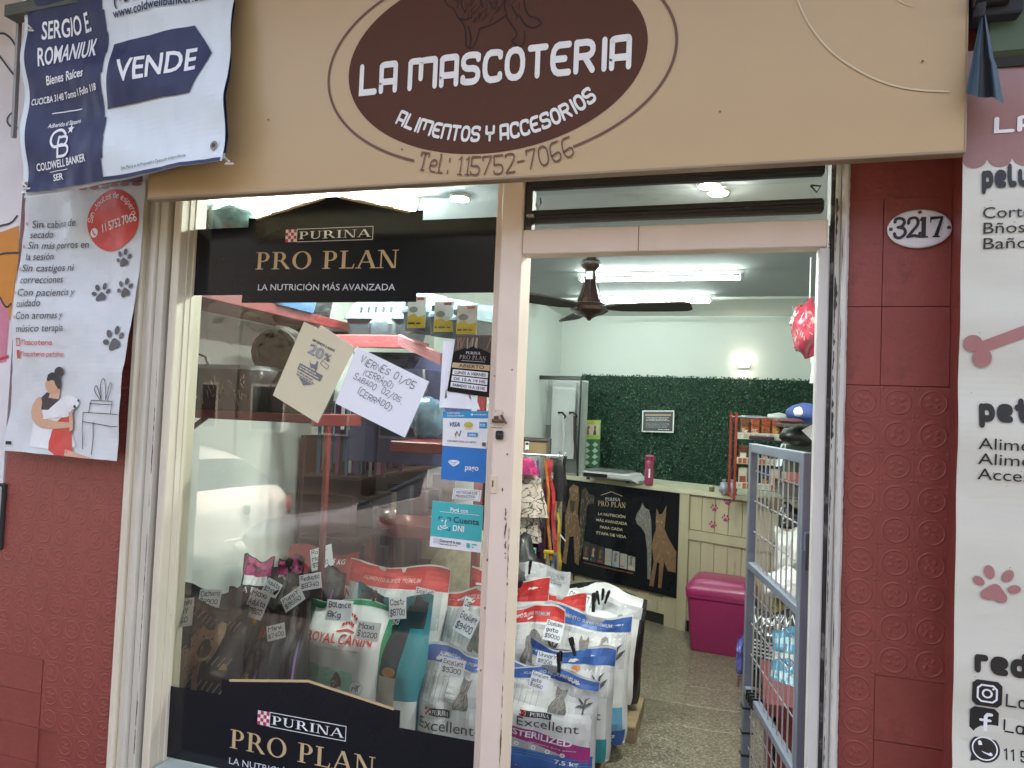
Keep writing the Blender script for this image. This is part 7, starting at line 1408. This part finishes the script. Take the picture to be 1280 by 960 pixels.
# ================================================================ STREET BEHIND THE CAMERA (seen mirrored in the glass)
m_tyre = mat('tyre', (.012, .012, .012), .8); m_cglass = mat('car_glass', (.015, .018, .02), .04, coat=1); m_rim = mat('alloy', (.35, .35, .36), .3, .8); m_hl = mat('head_lamp', (.6, .62, .65), .08, coat=1); m_tail = mat('tail_lamp', (.3, .01, .01), .15, coat=1)
def car(label, x, y, rz, paint, st, hw=.86, glassrow=(5, 8), tall=1.5, badge=False):
    """st: stations (x, z_low, z_belt, z_top, narrow, glass?)"""
    t = thing('parked_car', label, 'car', (x, y, -.35), rz, 'cars parked along the kerb'); b = MB(); rings = []
    for (sx, zl, zb__, zt__, nw) in st:
        w_ = hw*nw; tw = w_*(.74 if zt__-zb__ > .2 else .9)
        half = [(w_*.86, zl), (w_*.97, zl+.08), (w_, (zl+zb__)/2), (w_*.985, zb__-.05), (w_*.95, zb__), (w_*.95*.5+tw*.5, (zb__+zt__)/2), (tw, zt__-.07*(zt__-zb__ > .2)-.01), (tw*.8, zt__-.012), (tw*.4, zt__)]
        rings.append([(sx, yy, zz) for yy, zz in half]+[(sx, -yy, zz) for yy, zz in reversed(half)])
    n = len(rings[0]); i0 = len(b.v)
    for r in rings: b.v += r
    kp, kg = b.mi(paint), b.mi(m_cglass)
    for j in range(len(rings)-1):
        up = st[j][3]-st[j][2] > .2 and st[j+1][3]-st[j+1][2] > .2; slope = (st[j][3]-st[j][2] > .2) != (st[j+1][3]-st[j+1][2] > .2)
        for q in range(n):
            f = (i0+j*n+q, i0+j*n+(q+1) % n, i0+(j+1)*n+(q+1) % n, i0+(j+1)*n+q); b.f.append(f)
            side = q in (4, 5, 11, 12); top_ = q in (6, 7, 8, 9, 10)
            b.m.append(kg if (up and side and j % 3 != 2) or (slope and (side or top_) and q not in (4, 12)) else kp)
    b.f.append(tuple(i0+q for q in range(n))); b.f.append(tuple(i0+(len(rings)-1)*n+n-1-q for q in range(n))); b.m += [kp, kp]
    o = smooth_angle(b.build('body', t), 32); sub = o.modifiers.new('sub', 'SUBSURF'); sub.levels = 1; sub.render_levels = 2
    L0, L1 = st[0][0], st[-1][0]
    for wx in (L0+.75, L1-.75):
        for sy in (-1, 1):
            b = MB(); pr = [(.18, -.09), (.29, -.1), (.31, -.06), (.31, .06), (.29, .1), (.18, .09)]
            k = b.mi(m_tyre)
            i1 = len(b.v); nn = 22
            for r, dy in pr: b.v += [(wx+r*cos(2*pi*a/nn), sy*(hw-.1)+dy, .31+r*sin(2*pi*a/nn)) for a in range(nn)]
            for j in range(len(pr)-1):
                for a in range(nn): b.f.append((i1+j*nn+a, i1+j*nn+(a+1) % nn, i1+(j+1)*nn+(a+1) % nn, i1+(j+1)*nn+a)); b.m.append(k)
            o2 = b.build('wheel', t); b = MB()
            for a in range(5): an = 2*pi*a/5; c = Vector((wx, sy*(hw-.02), .31)); d = Vector((cos(an), 0, sin(an))); b.beam(c, c+d*.19, .05, .03, m_rim, (0, 1, 0))
            b.tube([(wx, sy*(hw-.12), .31), (wx, sy*(hw-.03), .31)], .185, mat('wheel_dark', (.03, .03, .03), .6), 20); b.build('rim', o2)
    for sy in (-1, 1):
        b = MB(); b.blob((st[4][0]+.45, sy*(hw+.1), st[5][2]+.07), .07, .10, .08, paint, 3, .02); b.build('mirror', t, True)
        b = MB(); b.blob((L0+.16, sy*hw*.72, st[1][2]-.1), .17, .15, .07, m_hl, 3, .02); b.build('headlight', t, True); b = MB(); b.blob((L1-.08, sy*hw*.86, st[-2][2]-.1), .07, .07, .1, m_tail, 3, .02); b.build('tail_light', t, True)
    if badge: b = MB(); b.tube([(L1+.005, 0, .82), (L1+.03, 0, .82)], .05, m_chr, 20); b.tube([(L1+.028, 0, .82), (L1+.033, 0, .82)], .04, m_black, 20); b.build('badge', t); b = MB(); b.box(L1+.005, L1+.03, -.26, .26, .42, .54, wt, .004); b.build('number_plate', t)
    return t
suv = [(-2.1, .4, .62, .66, .72), (-2.02, .24, .72, .78, .86), (-1.7, .2, .84, .93, .97), (-1.2, .2, .93, 1.03, 1.0), (-.85, .2, .97, 1.07, 1), (-.2, .2, .99, 1.52, 1), (.3, .2, 1.0, 1.6, 1), (.9, .2, 1.02, 1.6, 1), (1.5, .2, 1.04, 1.54, .99), (1.95, .24, 1.06, 1.4, .95), (2.08, .3, 1.0, 1.1, .9)]
hatch = [(-1.9, .4, .6, .64, .72), (-1.82, .22, .68, .74, .88), (-1.5, .18, .78, .86, .97), (-1.0, .18, .84, .93, 1), (-.7, .18, .87, .96, 1), (-.1, .18, .9, 1.38, 1), (.4, .18, .91, 1.44, 1), (.9, .18, .92, 1.43, 1), (1.35, .18, .94, 1.36, .98), (1.82, .22, .9, 1.0, .94), (1.95, .3, .78, .86, .9)]
m_silv = mat('silver_car_paint', (.55, .55, .56), .2, .55, var=.02, coat=1); m_wcar = mat('white_car_paint', (.82, .84, .86), .25, var=.01, coat=.6); m_rcar = mat('maroon_car_paint', (.07, .01, .012), .2, var=.02, coat=1)
car('silver grey car parked at the kerb right in front of the shop, seen mirrored', -2.25, -1.98, 0, m_silv, suv)
wc = at(312, 623, 7.4); car('white hatchback parked ahead of the silver car, seen from behind in the window', -6.75, -2.35, .14, m_wcar, hatch, .84, badge=True)
car('maroon car parked across the street, seen mirrored behind the silver one', -2.6, -6.9, 0, m_rcar, hatch)
# opposite side of the street
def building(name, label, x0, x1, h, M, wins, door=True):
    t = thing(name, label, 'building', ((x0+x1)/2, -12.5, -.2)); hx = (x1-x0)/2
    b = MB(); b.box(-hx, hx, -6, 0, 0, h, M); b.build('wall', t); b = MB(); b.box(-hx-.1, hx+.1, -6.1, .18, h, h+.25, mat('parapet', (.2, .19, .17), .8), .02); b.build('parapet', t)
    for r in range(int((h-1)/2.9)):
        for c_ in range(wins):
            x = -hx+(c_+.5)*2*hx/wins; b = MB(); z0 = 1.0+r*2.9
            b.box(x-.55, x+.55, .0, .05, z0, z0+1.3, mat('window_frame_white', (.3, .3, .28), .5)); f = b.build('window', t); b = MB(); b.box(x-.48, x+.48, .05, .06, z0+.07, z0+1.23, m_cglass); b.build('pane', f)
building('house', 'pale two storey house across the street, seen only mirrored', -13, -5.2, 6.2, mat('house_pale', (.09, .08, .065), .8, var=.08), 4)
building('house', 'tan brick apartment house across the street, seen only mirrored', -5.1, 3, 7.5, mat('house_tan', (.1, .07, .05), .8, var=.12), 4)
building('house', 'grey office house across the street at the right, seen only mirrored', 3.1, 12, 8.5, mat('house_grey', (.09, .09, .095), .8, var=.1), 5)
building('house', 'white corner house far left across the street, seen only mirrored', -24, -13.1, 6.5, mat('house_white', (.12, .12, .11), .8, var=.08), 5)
m_bark = mat('bark', (.09, .065, .045), .9, var=.3, scale=12, bump=.6); m_lv = [mat('tree_leaf_a', (.05, .11, .025), .6), mat('tree_leaf_b', (.035, .08, .02), .6), mat('tree_leaf_c', (.08, .14, .04), .55)]
def tree(label, x, y, h, r, seed):
    rs = random.Random(seed); t = thing('street_tree', label, 'tree', (x, y, -.2)); b = MB(); b.tube([(0, 0, 0), (.06, .03, h*.3), (-.04, .05, h*.55), (.05, 0, h*.85)], [.15, .12, .09, .03], m_bark, 10)
    tips = []
    for i in range(9):
        a_ = i*2.4+rs.random(); z0 = h*(.38+.05*i); e = Vector((cos(a_)*r*rs.uniform(.5, .9), sin(a_)*r*rs.uniform(.5, .9), z0+r*rs.uniform(.2, .7))); b.tube([(0, 0, z0), tuple(e*.5+Vector((0, 0, z0*.55))), tuple(e)], [.06, .035, .012], m_bark, 6); tips.append(e)
    b.build('trunk', t, True); b = MB()
    for e in tips+[Vector((0, 0, h*.95))]:
        for k in range(560):
            d = Vector((rs.gauss(0, 1), rs.gauss(0, 1), rs.gauss(0, .7)))*r*.26; c = e+d; a = rs.uniform(0, 6.3); s_ = rs.uniform(.06, .11); u_ = Vector((cos(a), sin(a), rs.uniform(-.5, .5)))*s_; v_ = Vector((-sin(a), cos(a), rs.uniform(-.6, .6)))*s_*.6; b.poly([c-u_, c+v_, c+u_, c-v_], rs.choice(m_lv))
    b.build('crown', t)
tree('street tree on the far kerb, its leaves mirrored in the upper sticker', -1.2, -8.9, 6.2, 2.0, 1); tree('street tree on the far kerb left of the first, mirrored in the glass', -7.0, -8.9, 6.6, 2.1, 2); tree('slim street tree on the near kerb, its trunk mirrored at the window\'s left', -6.9, -1.25, 4.8, 1.3, 3)
